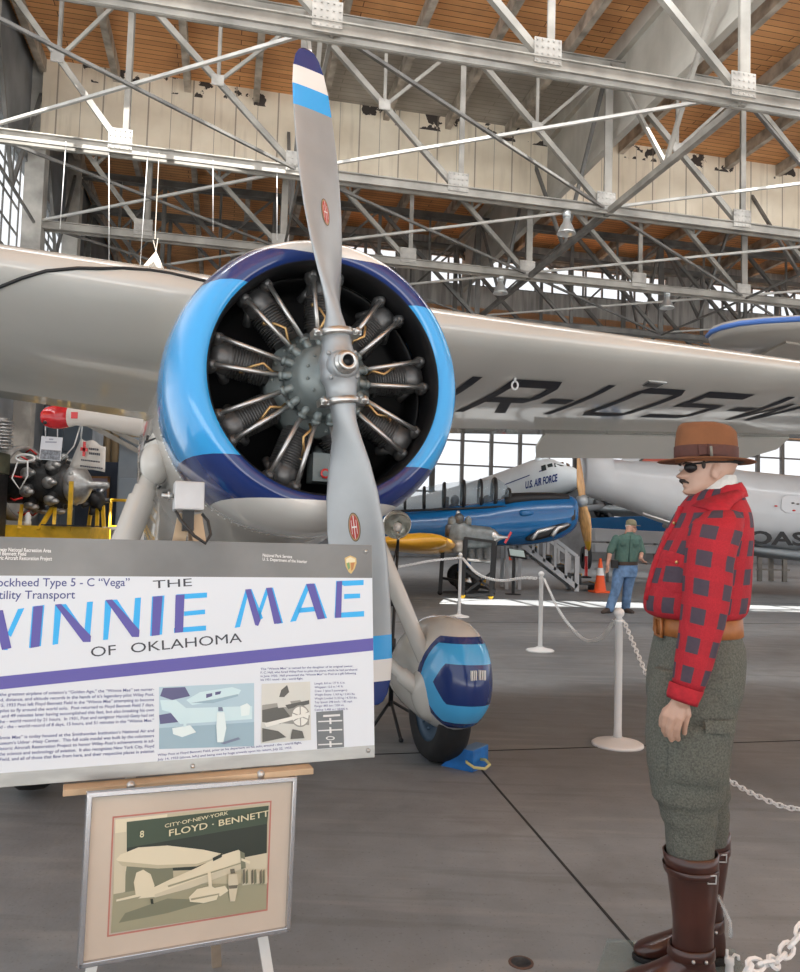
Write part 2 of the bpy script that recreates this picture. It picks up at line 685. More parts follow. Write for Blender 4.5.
# left wall: sill wall, header and columns, with steel windows between
m_wall = mat('wall_grey', (.20, .21, .22), .7, 0, .3, 1.2)
m_wall_lt = mat('column_white', (.48, .46, .42), .7, 0, .45, 1.4)
mb = MB()
hbox(mb, UL - .25, UL, 11, 27.5, 0, 5.4)
hbox(mb, UL - .25, UL, 11, 27.5, 9.3, ZC)
hbox(mb, UL - .25, UL, 27.3, 50, 0, ZC)
struct(mb, 'wall_left', m_wall)
for i, vv in enumerate(VS[:4]):
    mb = MB()
    hbox(mb, UL - .05, UL + .35, vv - .22, vv + .22, 0, ZC)
    struct(mb, 'trim_%d' % (3 + i), m_wall_lt)
m_win_blue = glass('left_window_glass', (.75, .88, 1), .10)
for i in range(4):
    v0_, v1_ = VS[i] + .25, VS[i + 1] - .25
    fr = MB()
    nn_ = 6
    for q in range(nn_ + 1):
        vq = lerp(v0_, v1_, q / nn_)
        hbox(fr, UL - .13, UL - .10, vq - .02, vq + .02, 5.4, 9.3)
    for q in range(8):
        zq = lerp(5.4, 9.3, q / 7)
        hbox(fr, UL - .13, UL - .10, v0_, v1_, zq - .02, zq + .02)
    o = struct(fr, 'window_%d' % (i + 1), m_steel_dark)
    INV[o.name] = Matrix.Identity(4)
    pn = MB()
    hbox(pn, UL - .125, UL - .115, v0_, v1_, 5.4, 9.3)
    pn.build('window_pane', m_win_blue, o)

# far wall: tall steel doors full of glass
VF = 50
mb = MB()
hbox(mb, UL - .2, 44, VF, VF + .3, 0, 2.6)
hbox(mb, UL - .2, 44, VF, VF + .3, 9.0, 9.4)
hbox(mb, UL - .2, 3.2, VF, VF + .3, 2.6, 9.0)
hbox(mb, UL - .2, 3.2, VF, VF + .3, 9.0, ZC)
struct(mb, 'wall_back', m_wall)
m_frame = mat('window_frame', (.13, .12, .11), .6)
wn = 5
for ua in range(3, 43, 10):
    fr = MB()
    for q in range(6):
        uq = ua + .2 + q * 2
        hbox(fr, uq - (.16 if q in (0, 5) else .1), uq + (.16 if q in (0, 5) else .1), VF - .1, VF + .2, 2.6, 9)
    for zq in (2.6, 4.2, 6.0, 7.6, 8.95):
        hbox(fr, ua + .2, ua + 10.2, VF - .05, VF + .15, zq - .05, zq + .05)
    o = struct(fr, 'window_%d' % wn, m_frame)
    INV[o.name] = Matrix.Identity(4)
    pn = MB()
    hbox(pn, ua + .2, ua + 10.2, VF + .06, VF + .08, 2.6, 9)
    pn.build('window_pane', m_glass, o)
    wn += 1

# the upper end wall of the high bay with its row of roof lights
mb = MB()
VU = 25.9
hbox(mb, 2.4, 32, VU, VU + .2, 8.9, 10.0)
hbox(mb, 2.4, 32, VU, VU + .2, 11.0, ZC)
for ua, ub in ((5.4, 6.6), (15.5, 17.2), (27, 32)):
    hbox(mb, ua, ub, VU, VU + .2, 10.0, 11.0)
struct(mb, 'wall_back_upper', mat('upper_wall', (.40, .39, .37), .7, 0, .4, 2, stretch=(3, 3, .3)))
for ua, ub in ((2.6, 5.4), (6.6, 15.5), (17.2, 27)):
    fr = MB()
    nq = int((ub - ua) / .6)
    for q in range(nq + 1):
        uq = lerp(ua, ub, q / nq)
        hbox(fr, uq - .025, uq + .025, VU + .04, VU + .12, 10.0, 11.0)
    for zq in (10.02, 10.5, 10.98):
        hbox(fr, ua, ub, VU + .04, VU + .12, zq - .025, zq + .025)
    o = struct(fr, 'window_%d' % wn, m_steel_dark)
    INV[o.name] = Matrix.Identity(4)
    pn = MB()
    hbox(pn, ua, ub, VU + .07, VU + .08, 10.0, 11.0)
    pn.build('window_pane', m_glass, o)
    wn += 1


# ------------------------------------------------------------------ roof trusses
def rivet_plate(mb, c, du, wz, vside, rows=4, cols=5):
    rot = Matrix.Rotation(HT, 3, 'Z')
    mb.box(c, (du, .02, wz), rot)
    for i in range(cols):
        for j in range(rows):
            p = c + rot @ V(((i / (cols - 1) - .5) * du * .82, vside * .012, (j / (rows - 1) - .5) * wz * .82))
            mb.box(p, (.022, .02, .022), rot)


TN = ['nearest riveted grey steel roof truss, running right above the propeller tip',
      'second riveted steel roof truss, its chord crossing just below the white boards',
      'third steel roof truss, hung below the white boards and behind the second',
      'fourth and darker steel roof truss, beyond the white boards',
      'farthest dark steel roof truss, in front of the row of small roof windows']
for ti, vv in enumerate(VS[:4] + [25.3]):
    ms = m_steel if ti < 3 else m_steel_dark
    root = thing('roof_truss', TN[ti], 'roof truss', H(US[0], vv, ZB), (0, 0, HT), 'roof trusses')
    ch = MB()
    for zc, nm in ((ZB, 'bottom_chord'), (ZT, 'top_chord')):
        ch = MB()
        for e in (-.075, .075):
            hbox(ch, US[0], US[-1], vv + e - .012, vv + e + .012, zc - .075, zc + .075)
            hbox(ch, US[0], US[-1], vv + e - (.05 if e < 0 else 0), vv + e + (.05 if e > 0 else 0), zc - .09, zc - .07)
            hbox(ch, US[0], US[-1], vv + e - (.05 if e < 0 else 0), vv + e + (.05 if e > 0 else 0), zc + .07, zc + .09)
        ch.build(nm, ms, root)
    for i, uu in enumerate(US):
        b = MB()
        a0, a1 = H(uu, vv, ZB), H(uu, vv, ZT)
        wdt = .10 if i % 2 else .15
        b.beam(a0 + (a1 - a0).normalized() * .1, a1, wdt, .09)
        b.build('vertical', ms, root)
        if ti < 3:
            p = MB()
            rivet_plate(p, H(uu - .08, vv - .10, ZB + .17), .40, .36, -1)
            p.build('gusset_plate', m_gusset, root)
        if i:
            b = MB()
            d0, d1 = H(uu, vv, ZB), H(US[i - 1], vv, ZT)
            b.beam(d0 + (d1 - d0) * .04, d1, .10, .10)
            b.build('diagonal', ms, root)
            mid = (d0 + d1) / 2
            b = MB()
            um = (uu + US[i - 1]) / 2
            b.beam(mid, H(um, vv, ZT), .06)
            b.build('sub_vertical', ms, root)
            b = MB()
            b.beam(mid, H(uu, vv, ZT), .06)
            b.build('sub_diagonal', ms, root)
            if ti < 2:
                p = MB()
                rivet_plate(p, mid + V((0, -.06, 0)), .22, .2, -1, 2, 3)
                p.build('gusset_plate', m_gusset, root)

# struts and rods between the trusses
m_rod = mat('rod_grey', (.50, .49, .46), .5, .2, .2, 3)
BN = ['nearest and second', 'second and third', 'third and fourth', 'fourth and farthest']
VV = VS[:4] + [25.3]
ON = ['left', 'second', 'third', 'right']
for bi in range(4):
    for i in (0, 2, 4, 6, 8):
        b = MB()
        a0, a1 = H(US[i], VV[bi], ZB - .02), H(US[i], VV[bi + 1], ZB - .02)
        b.beam(a0, a1, .05 if i != 4 else .10, .12 if i == 4 else .05)
        b.beam(H(US[i], (VV[bi] + VV[bi + 1]) / 2, ZB), H(US[i], VV[bi] + .1, ZT), .07)
        b.beam(H(US[i], (VV[bi] + VV[bi + 1]) / 2, ZB), H(US[i], VV[bi + 1] - .1, ZT), .07)
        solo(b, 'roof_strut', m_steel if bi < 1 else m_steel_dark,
             'steel strut between the %s roof trusses, %s' % (BN[bi], ['by the left wall', 'above the left wing', 'under the grey hanging boards', 'right of the grey hanging boards', 'farthest right'][i // 2]),
             'roof strut', a0, 'roof struts')
    for i in (0, 2, 4, 6):
        for s_ in (0, 1):
            b = MB()
            a0, a1 = H(US[i + 2 * s_], VV[bi], ZB + .03 + .05 * s_), H(US[i + 2 - 2 * s_], VV[bi + 1], ZB + .03 + .05 * s_)
            b.beam(a0, a1, .05, .05)
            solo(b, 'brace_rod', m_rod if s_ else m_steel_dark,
                 '%s cross-brace rod between the %s roof trusses, %s bay from the left wall' % ('pale' if s_ else 'dark', BN[bi], ['first', 'second', 'third', 'fourth'][i // 2]),
                 'brace rod', a0, 'cross-brace rods')

# ------------------------------------------------------------------ the airplane
from mathutils import Euler
HZ = 2.2
VROT = Euler((R(-3.2), R(.6), R(20.5)))
VM = VROT.to_matrix()
HUBW = at(339, 368, 3.42)
VLOC = HUBW - VM @ V((0, 0, HZ))
vega = thing('monoplane', 'large cream high-wing monoplane with blue-striped round cowling and two-blade silver propeller', 'airplane', VLOC, tuple(VROT))
VI = INV[vega.name]


def vl(p):                        # world -> plane
    return VI @ V(p)


def vw(p):
    return VM @ V(p) + VLOC


def vring(y, zc, rx, rz, n=40, p=2.0, xc=0.0):
    return ell((xc, y, zc), (rx, 0, 0), (0, 0, rz), n, p)


# cowling with its painted bands
g = G('cowling_paint', .16, coat=.6)
dz = g.math('ABSOLUTE', g.math('SUBTRACT', g.z, HZ))
c = g.mix(g.lt(dz, .562), (.74, .73, .69), NAVY)
c = g.mix(g.lt(dz, .385), c, LBLUE)
m_cowl = g.done(c)
mb = MB()
prof = [(a_ + (.022 if a_ > .6 else .028), b_ - .13) for a_, b_ in [(.60, 1.10), (.655, 1.11), (.672, 1.02), (.684, .86), (.687, .70), (.680, .55), (.664, .44), (.635, .355), (.60, .305), (.565, .282), (.535, .280), (.512, .295), (.500, .325), (.497, .37), (.50, .45), (.52, .55)]]
mb.lathe(prof, (0, 0, HZ), (0, 1, 0), 96, mis=[0] * 11 + [1] * 4)
cowl = mb.build('cowling', [m_cowl, m_black], vega, world=False)
mb = MB()
for k in range(110):
    a = 2 * PI * k / 110
    for rr, yy in ((.680, .955), ):
        mb.sphere((rr * 1.008 * math.cos(a), yy, HZ + rr * 1.008 * math.sin(a)), .005, 6, 4)
tag(mb.build('rivet', m_wht, cowl, world=False), kind='stuff')

# fuselage: round monocoque tapering to the tail
mb = MB()
FS = [(.90, -.02, .60, .60), (1.12, -.04, .655, .66), (1.5, -.06, .70, .72), (2.2, -.08, .72, .74), (3.2, -.18, .68, .70), (4.4, -.38, .56, .58), (5.6, -.62, .40, .42), (6.8, -.86, .24, .27), (7.7, -1.02, .10, .14)]
mb.loft([vring(y, HZ + z, a, b, 48) for y, z, a, b in FS])
fus = mb.build('fuselage', m_fus, vega, world=False)
for sx in (-1, 1):
    mb = MB()
    for k in range(60):
        t = k / 59
        y = 1.25 + .9 * t
        a = -PI / 2 + sx * (.15 + .75 * t)
        mb.sphere((.713 * math.cos(a), y, HZ - .07 + .728 * math.sin(a)), .005, 6, 4)
    tag(mb.build('rivet', m_wht, fus, world=False), kind='stuff')
mb = MB()
for k in range(9):                 # cooling louvres on the starboard side
    a = PI + .12 + .055 * k
    y = 1.36 + .012 * k
    mb.box((.712 * math.cos(a), y, HZ - .06 + .73 * math.sin(a)), (.012, .10, .014), Matrix.Rotation(a, 3, 'Y'))
mb.build('louvre', m_dk, fus, world=False)
# windscreen hump
mb = MB()
mb.loft([vring(1.25, HZ + .55, .30, .12, 24), vring(1.55, HZ + .66, .36, .20, 24), vring(2.2, HZ + .70, .38, .22, 24), vring(3.4, HZ + .55, .34, .16, 24)])
mb.build('cockpit_fairing', m_fus, vega, world=False)
# tail surfaces
mb = MB()
mb.loft([vring(yc, z, .05 * sc, .001, 12) if False else [(x_, yc + y_ * ch, z) for x_, y_ in [(.05 * sc * math.sin(2 * PI * q / 16), -math.cos(2 * PI * q / 16) * .5) for q in range(16)]]
         for z, yc, ch, sc in ((HZ - 1.0, 7.3, 1.5, 1), (HZ - .3, 7.5, 1.3, .9), (HZ + .1, 7.65, .8, .7), (HZ + .22, 7.7, .3, .3))])
mb.build('tail_fin', m_cream, vega, world=False)
mb = MB()
mb.loft([[(x, 7.2 - math.cos(2 * PI * q / 16) * .5 * ch, HZ - .95 + .05 * sc * math.sin(2 * PI * q / 16)) for q in range(16)]
         for x, ch, sc in ((-1.9, .2, .3), (-1.7, .7, .8), (0, 1.3, 1), (1.7, .7, .8), (1.9, .2, .3))])
mb.build('tailplane', m_cream, vega, world=False)

# engine: nose case, backing, 9 cylinders with pushrods and leads
mb = MB()
mb.lathe([(.0, .13), (.05, .13), (.055, .17), (.085, .185), (.13, .20), (.150, .235), (.165, .285), (.170, .32), (.18, .325), (.18, .345), (.17, .35), (.19, .39), (.25, .40), (.25, .56), (.0, .56)], (0, -.07, HZ), (0, 1, 0), 40)
for k in range(18):
    a = R(90 + 10 + 20 * k)
    p = V((math.cos(a) * .150, .215, HZ + math.sin(a) * .150))
    q = V((math.cos(a) * .205, .240, HZ + math.sin(a) * .205))
    mb.tube([p, q], .019, 10)
    mb.tube([q - (q - p).normalized() * .012, q + (q - p).normalized() * .004], .024, 6)
for k in range(12):
    a = R(15 + 30 * k)
    mb.sphere((math.cos(a) * .11, .125, HZ + math.sin(a) * .11), .009, 8, 5)
for k in range(18):
    a = R(20 * k)
    mb.sphere((math.cos(a) * .225, .328, HZ + math.sin(a) * .225), .010, 8, 5)
eng = mb.build('engine', m_case, vega, world=False)
mb = MB()
mb.lathe([(.0, .66), (.52, .66), (.545, .60), (.545, .45), (.56, .45), (.56, .70), (.0, .70)], (0, 0, HZ), (0, 1, 0), 40)
mb.build('baffle', m_black, eng, world=False)
for k in range(9):
    th = R(90 + 40 * k)
    er = V((math.cos(th), 0, math.sin(th)))
    et = V((-math.sin(th), 0, math.cos(th)))
    ey = V((0, 1, 0))
    o = V((0, .35, HZ))
    mb = MB()
    pr = [(.0, .24), (.066, .24)]
    for q in range(13):
        h = .262 + q * .0128
        pr += [(.062, h), (.079, h), (.079, h + .005), (.062, h + .005)]
    pr += [(.075, .435), (.075, .48), (.06, .515), (0, .52)]
    mb.lathe(pr, o, er, 22)
    for s_ in (-1, 1):
        cc = o + er * .505 + et * (.064 * s_) - ey * .045
        mb.sphere(cc, (.032, .055, .032), 12, 8)
        mb.tube([cc, cc - ey * .05 - er * .01], [.028, .022], 10)
        mb.sphere(cc - ey * .05, (.020, .014, .020), 8, 6)
        mb.tube([o + er * .46 + et * (.05 * s_), o + er * .42 + et * (.085 * s_) + ey * .06], .024, 10)
    cy = mb.build('cylinder', m_fin, eng, world=False)
    for s_ in (-1, 1):
        a = th + R(10 * s_)
        ra = V((math.cos(a), 0, math.sin(a)))
        mb = MB()
        mb.tube([V((0, .238, HZ)) + ra * .200, o + er * .505 + et * (.066 * s_) - ey * .095], .0115, 10)
        mb.build('pushrod', m_chrome, eng, world=False)
    mb = MB()
    b0 = V((0, .27, HZ)) + er * .21 + et * .018
    mb.tube([b0, b0 + er * .03 - ey * .03 + et * .01, b0 + er * .08 - ey * .045 - et * .012, b0 + er * .125 - ey * .03 + et * .012, b0 + er * .16 + ey * .03 + et * .03], .0065, 8)
    mb.sphere(b0 + er * .16 + ey * .03 + et * .03, .013, 8, 6)
    mb.build('ignition_lead', m_brass, eng, world=False)
mb = MB()
mb.lathe([(.023, 0), (.023, .004), (.014, .005), (.0, .0052)], (.02, .25, HZ - .43), (0, -1, 0), 20, mis=[0, 1, 0])
mb.tube([(.02, .40, HZ - .30), (.02, .34, HZ - .36)], .03, 10)
mb.box((.02, .32, HZ - .40), (.11, .12, .13))
mb.build('oil_sump', [m_case, m_red], eng, world=False)

# propeller
BR = R(7.6)
BA = V((-math.sin(BR), 0, math.cos(BR)))
BT = V((math.cos(BR), 0, math.sin(BR)))
HC = V((0, 0, HZ))
mb = MB()
for s_ in (-1, 1):
    mb.lathe([(.0, .0), (.084, .0), (.084, .045), (.078, .06), (.070, .075), (.066, .10), (.064, .165), (.0, .165)], HC, BA * s_, 28)
mb.lathe([(.0, -.16), (.055, -.16), (.06, -.06), (.072, -.03), (.070, .065), (.058, .082), (.054, .088), (.0, .088)], HC, (0, -1, 0), 28)
for s_ in (-1, 1):
    for e in (-1, 1):
        mb.sphere(HC + BA * (.052 * s_) + BT * (.058 * e) + V((0, -.058, 0)), .011, 8, 6)
prop = mb.build('propeller', m_alu, vega, world=False)
mb = MB()
mb.lathe([(.042, .08), (.042, .097), (.050, .097), (.050, .112), (.034, .112), (.034, .125), (.041, .125), (.041, .140), (.024, .140), (.022, .10), (.0, .10)], HC, (0, -1, 0), 32, mis=[0, 0, 0, 0, 0, 0, 0, 0, 1, 1])
mb.build('shaft_nut', [m_alu2, m_black], prop, world=False)
for s_ in (-1, 1):
    mb = MB()
    mb.lathe([(.062, .135), (.078, .135), (.078, .165), (.062, .165)], HC, BA * s_, 28)
    for e in (-1, 1):
        cc = HC + BA * (.15 * s_) + BT * (.088 * e)
        mb.box(cc, (.035, .07, .03), Matrix.Rotation(-BR, 3, 'Y'))
        mb.tube([cc + V((0, -.055, 0)) , cc + V((0, .05, 0))], .011, 10)
        mb.tube([cc + V((0, -.048, 0)) , cc + V((0, -.034, 0))], .018, 6)
    mb.build('blade_clamp', m_alu2, prop, world=False)

CH = [(.12, .115, .110, 62), (.17, .118, .105, 60), (.24, .125, .085, 56), (.32, .155, .062, 50), (.42, .200, .046, 44), (.55, .236, .036, 38), (.70, .252, .029, 33), (.85, .250, .023, 29), (1.0, .238, .018, 26), (1.155, .216, .015, 23.5), (1.165, .214, .015, 23.3), (1.255, .198, .013, 22), (1.345, .166, .011, 21), (1.40, .128, .009, 20), (1.43, .085, .007, 20), (1.442, .04, .005, 20)]


def blade_frame(r_, s_):
    for i in range(len(CH) - 1):
        if CH[i][0] <= r_ <= CH[i + 1][0]:
            t = (r_ - CH[i][0]) / (CH[i + 1][0] - CH[i][0])
            c_, th_, tw = [lerp(CH[i][q], CH[i + 1][q], t) for q in (1, 2, 3)]
            break
    a = R(tw)
    # leading edge is on the right going down, on the left going up
    cd_ = (BT * s_) * math.cos(a) + V((0, 1, 0)) * (math.sin(a) * TWS)
    nn = V((0, -1, 0)) * math.cos(a) + (BT * s_) * (math.sin(a) * TWS)
    return HC + BA * (s_ * r_), cd_, nn, c_, th_


TWS = 1
for s_ in (1, -1):
    rings, mis = [], []
    for i, (r_, *_x) in enumerate(CH):
        o, cd_, nn, c_, th_ = blade_frame(r_, s_)
        rg = []
        for k in range(24):
            a = 2 * PI * k / 24
            x = math.cos(a)
            y = math.sin(a)
            f = 1 if r_ < .2 else (1 - .35 * x) * (.85 if y > 0 else .5)
            rg.append(o + cd_ * (x * c_ / 2) + nn * (y * th_ / 2 * f))
        rings.append(rg)
    for i in range(len(CH) - 1):
        rm = (CH[i][0] + CH[i + 1][0]) / 2
        mis.append(3 if rm > 1.345 else 2 if rm > 1.255 else 1 if rm > 1.16 else 0)
    mb = MB()
    mb.loft(rings, mis=mis)
    mb.m[-2:] = [0, 3]
    bl = mb.build('blade', [m_alu, m_lb, m_wht, m_navy], prop, world=False)
    # oval maker's mark
    mb = MB()
    for (ra, rb, mi, off) in ((.027, .062, 0, .0008), (.024, .058, 3, .0012), (.020, .052, 1, .0016)):
        pts = []
        for k in range(28):
            a = 2 * PI * k / 28
            rr = .69 + rb * math.sin(a)
            o, cd_, nn, c_, th_ = blade_frame(rr, s_)
            x = ra * math.cos(a) / (c_ / 2)
            y = math.sqrt(1 - x * x)
            pts.append(o + cd_ * (x * c_ / 2) + nn * (y * th_ / 2 * (1 - .35 * x) * .85 + off))
        mb.poly(pts, mi)
    for (xa, xb, ya, yb) in ((-.0015, .0015, -.05, .05), (-.012, -.010, -.03, .03), (.010, .012, -.03, .03), (-.012, .012, -.003, .003)):
        pts = []
        for x_, y_ in ((xa, ya), (xb, ya), (xb, yb), (xa, yb)):
            o, cd_, nn, c_, th_ = blade_frame(.69 + y_, s_)
            x = x_ / (c_ / 2)
            y = math.sqrt(1 - x * x)
            pts.append(o + cd_ * x_ + nn * (y * th_ / 2 * (1 - .35 * x) * .85 + .0022))
        mb.poly(pts, 2)
    mb.build('oval_emblem', [mat('emblem_rim', (.10, .07, .04), .5), mat('emblem_red', (.42, .05, .04), .5), m_wht, mat('emblem_gold', (.35, .25, .12), .5)], bl, world=False)

# wing
WY, WZ = 1.36, HZ + .735            # nose of the root section
INC, DIH, SWP = R(6.9), R(1.5), R(1.5)
HALF = 7.3


def wsec(x):
    t = abs(x) / HALF
    ch = lerp(2.75, 1.55, t)
    if t > .92:
        ch *= math.sqrt(max(.05, 1 - ((t - .92) / .085) ** 2))
    y = WY + abs(x) * math.tan(SWP) + (lerp(2.75, 1.55, t) - ch) * .4
    z = WZ + abs(x) * math.tan(DIH)
    th = lerp(.19, .12, t)
    return ch, y, z, th


def wpt(x, s, up):                 # s: 0 nose .. 1 trailing edge
    ch, y, z, th = wsec(x)
    yt = 5 * th * (.2969 * math.sqrt(s) - .126 * s - .3516 * s ** 2 + .2843 * s ** 3 - .1036 * s ** 4)
    cam_ = .03 * (1 - (2 * s - .8) ** 2 / 1.6)
    zz = (cam_ * s * 1.5 + yt * (1.15 if up else -.85)) * ch
    yy = s * ch
    return V((x, y + yy * math.cos(INC) + zz * math.sin(INC), z - yy * math.sin(INC) + zz * math.cos(INC)))


SS = [0, .004, .012, .025, .045, .08, .13, .2, .3, .4, .5, .6, .7, .8, .9, 1.0]
mb = MB()
xs = [q * HALF / 6.25 for q in (-6.24, -6.2, -6.1, -5.9, -5.6, -5, -4.2, -3.4, -2.6, -1.8, -1, -.4, .4, 1, 1.8, 2.6, 3.4, 4.2, 5, 5.6, 5.9, 6.1, 6.2, 6.24)]
rings = []
for x in xs:
    rings.append([wpt(x, s, True) for s in reversed(SS)] + [wpt(x, s, False) for s in SS[1:-1]])
mb.loft(rings)
wing = mb.build('wing', m_wing, vega, world=False)
bv = BVHTree.FromPolygons([vw(p) for p in mb.v], mb.f)


def cast(px, py, off=.0):
    d = ray(px, py).normalized()
    h, n_, i_, d_ = bv.ray_cast(CAM, d)
    return (h - d * off) if h else None


# registration painted under the port wing
m_reg = mat('registration_black', (.010, .011, .020), .5, spec=.25)


def under(x, s):
    p = wpt(x, s, False)
    return p + V((0, 0, -.004))


def invs(px, py):                  # picture point -> (x, s) under the wing
    h = cast(px, py)
    p = vl(h)
    ch, y, z, th = wsec(p.x)
    return p.x, (p.y - y) / ch


def letter(mb, strokes, x0_, wd, s0, s1):
    """strokes: polygons in the unit square (x right, y up); tops point at the nose of the wing"""
    for pl in strokes:
        bm = bmesh.new()
        f = bm.faces.new([bm.verts.new((a, b, 0)) for a, b in pl])
        bmesh.ops.triangulate(bm, faces=[f])
        bmesh.ops.subdivide_edges(bm, edges=bm.edges[:], cuts=5, use_grid_fill=True)
        bm.verts.index_update()
        vs = [under(x0_ + v.co.x * wd, lerp(s0, s1, v.co.y)) for v in bm.verts]
        mb.add(vs, [tuple(v.index for v in q.verts) for q in bm.faces])
        bm.free()


T = .17
GL = {
    'N': [[(0, 0), (T, 0), (T, 1), (0, 1)], [(1 - T, 0), (1, 0), (1, 1), (1 - T, 1)], [(T, 1), (T, .72), (1 - T, 0), (1 - T, .28)]],
    'R': [[(0, 0), (T, 0), (T, 1), (0, 1)], [(T, 1), (T, .84), (.78, .84), (1, .84), (.88, 1)], [(1 - T, .84), (1, .84), (1, .56), (1 - T, .56)], [(T, .56), (T, .4), (.88, .4), (1, .56)], [(.45, .4), (.66, .4), (1, 0), (.78, 0)]],
    '-': [[(.1, .42), (.9, .42), (.9, .58), (.1, .58)]],
    '1': [[(.38, 0), (.62, 0), (.62, 1), (.38, 1)]],
    '0': [[(0, .14), (T, .14), (T, .86), (0, .86)], [(1 - T, .14), (1, .14), (1, .86), (1 - T, .86)], [(0, .86), (1, .86), (.86, 1), (.14, 1)], [(.14, 0), (.86, 0), (1, .14), (0, .14)]],
    '5': [[(0, .84), (1, .84), (1, 1), (0, 1)], [(0, .5), (T, .5), (T, .84), (0, .84)], [(0, .5), (.88, .5), (1, .62), (0, .66)], [(1 - T, .14), (1, .14), (1, .56), (1 - T, .56)], [(0, .0), (.86, 0), (1, .14), (0, .16)]],
    'W': [[(0, 1), (T, 1), (.34, 0), (.2, 0)], [(.2, 0), (.34, 0), (.55, .8), (.45, .8)], [(.45, .8), (.55, .8), (.8, 0), (.66, 0)], [(.66, 0), (.8, 0), (1, 1), (1 - T, 1)]],
}
xa, sa = invs(463, 412)
xb, sb = invs(668, 420)
_, st_ = invs(520, 380)
DX = (xb - xa) * .86
xa -= .085
LW = .26 * DX
LS = [('N', xa - .40 * DX), ('R', xa), ('-', xa + .30 * DX), ('1', xa + .40 * DX), ('0', xa + .64 * DX), ('5', xa + DX), ('-', xa + 1.33 * DX), ('W', xa + 1.46 * DX)]
print('REG', xa, sa, xb, sb, st_)
for ch_, x0_ in LS:
    mb = MB()
    letter(mb, GL[ch_], x0_, LW if ch_ not in '-1' else LW * .6, sa, st_)
    mb.build('registration_mark', m_reg, wing, world=False)
# fittings under the wing
h = cast(515, 378)
mb = MB()
mb.tube([h + V((0, 0, .02)), h - V((0, 0, .03))], .01, 8)
mb.tube([h + V((.022 * math.cos(a), 0, -.055 + .03 * math.sin(a))) for a in [2 * PI * k / 14 for k in range(14)]], .007, 6, closed=True)
mb.build('tie_down_ring', m_white, wing)
h = cast(653, 384)
hl = vl(h)
mb = MB()
mb.box(hl, (.17, .12, .012), Matrix.Rotation(-INC, 3, 'X'))
mb.box(hl - V((0, .0, .006)), (.13, .08, .012), Matrix.Rotation(-INC, 3, 'X'), 1)
mb.build('inspection_plate', [m_alu2, m_fin], wing, world=False)
# drooping aileron at the trailing edge of the port wing
xa1, xa2 = invs(590, 416)[0], invs(850, 420)[0]
for sx in (1, ):
    mb = MB()
    rings = []
    for x, f in ((xa1, .55), (xa1 + .08, 1), (xa2 - .25, 1), (xa2 + .05, .5)):
        p = wpt(x * sx, .985, False)
        d = V((0, math.cos(R(32)), -math.sin(R(32)))) * (.36 * f)
        rings.append([p + V((0, 0, .02)), p + V((0, -.02, -.01)), p + d + V((0, 0, -.01)), p + d + V((0, 0, .004))])
    mb.loft(rings, sm=False)
    mb.build('aileron', m_wing, wing, world=False)

# landing gear
PANT = at(438, 671, 5.25)
pl_ = vl(PANT)
gz = vl(V((PANT.x, PANT.y, 0))).z
g = G('wheel_fairing_paint', .18, coat=.5)
yn = g.math('SUBTRACT', g.y, pl_.y - .60)
dz = g.math('ABSOLUTE', g.math('SUBTRACT', g.z, pl_.z - .02))
q = g.math('MULTIPLY_ADD', g.math('POWER', dz, 1.5), 1.5, yn)
c = g.mix(g.both(g.lt(q, .475), g.lt(dz, .272)), (.60, .585, .54), NAVY)
c = g.mix(g.both(g.lt(q, .415), g.lt(dz, .232)), c, (.07, .42, .78))
c = g.mix(g.both(g.lt(g.math('MULTIPLY_ADD', dz, .9, yn), .25), g.lt(dz, .118)), c, NAVY)
line = g.both(g.gt(yn, .70), g.lt(g.math('ABSOLUTE', g.math('ADD', dz, 0)), .022))
c = g.mix(line, c, (.03, .04, .10))
m_pant = g.done(c)
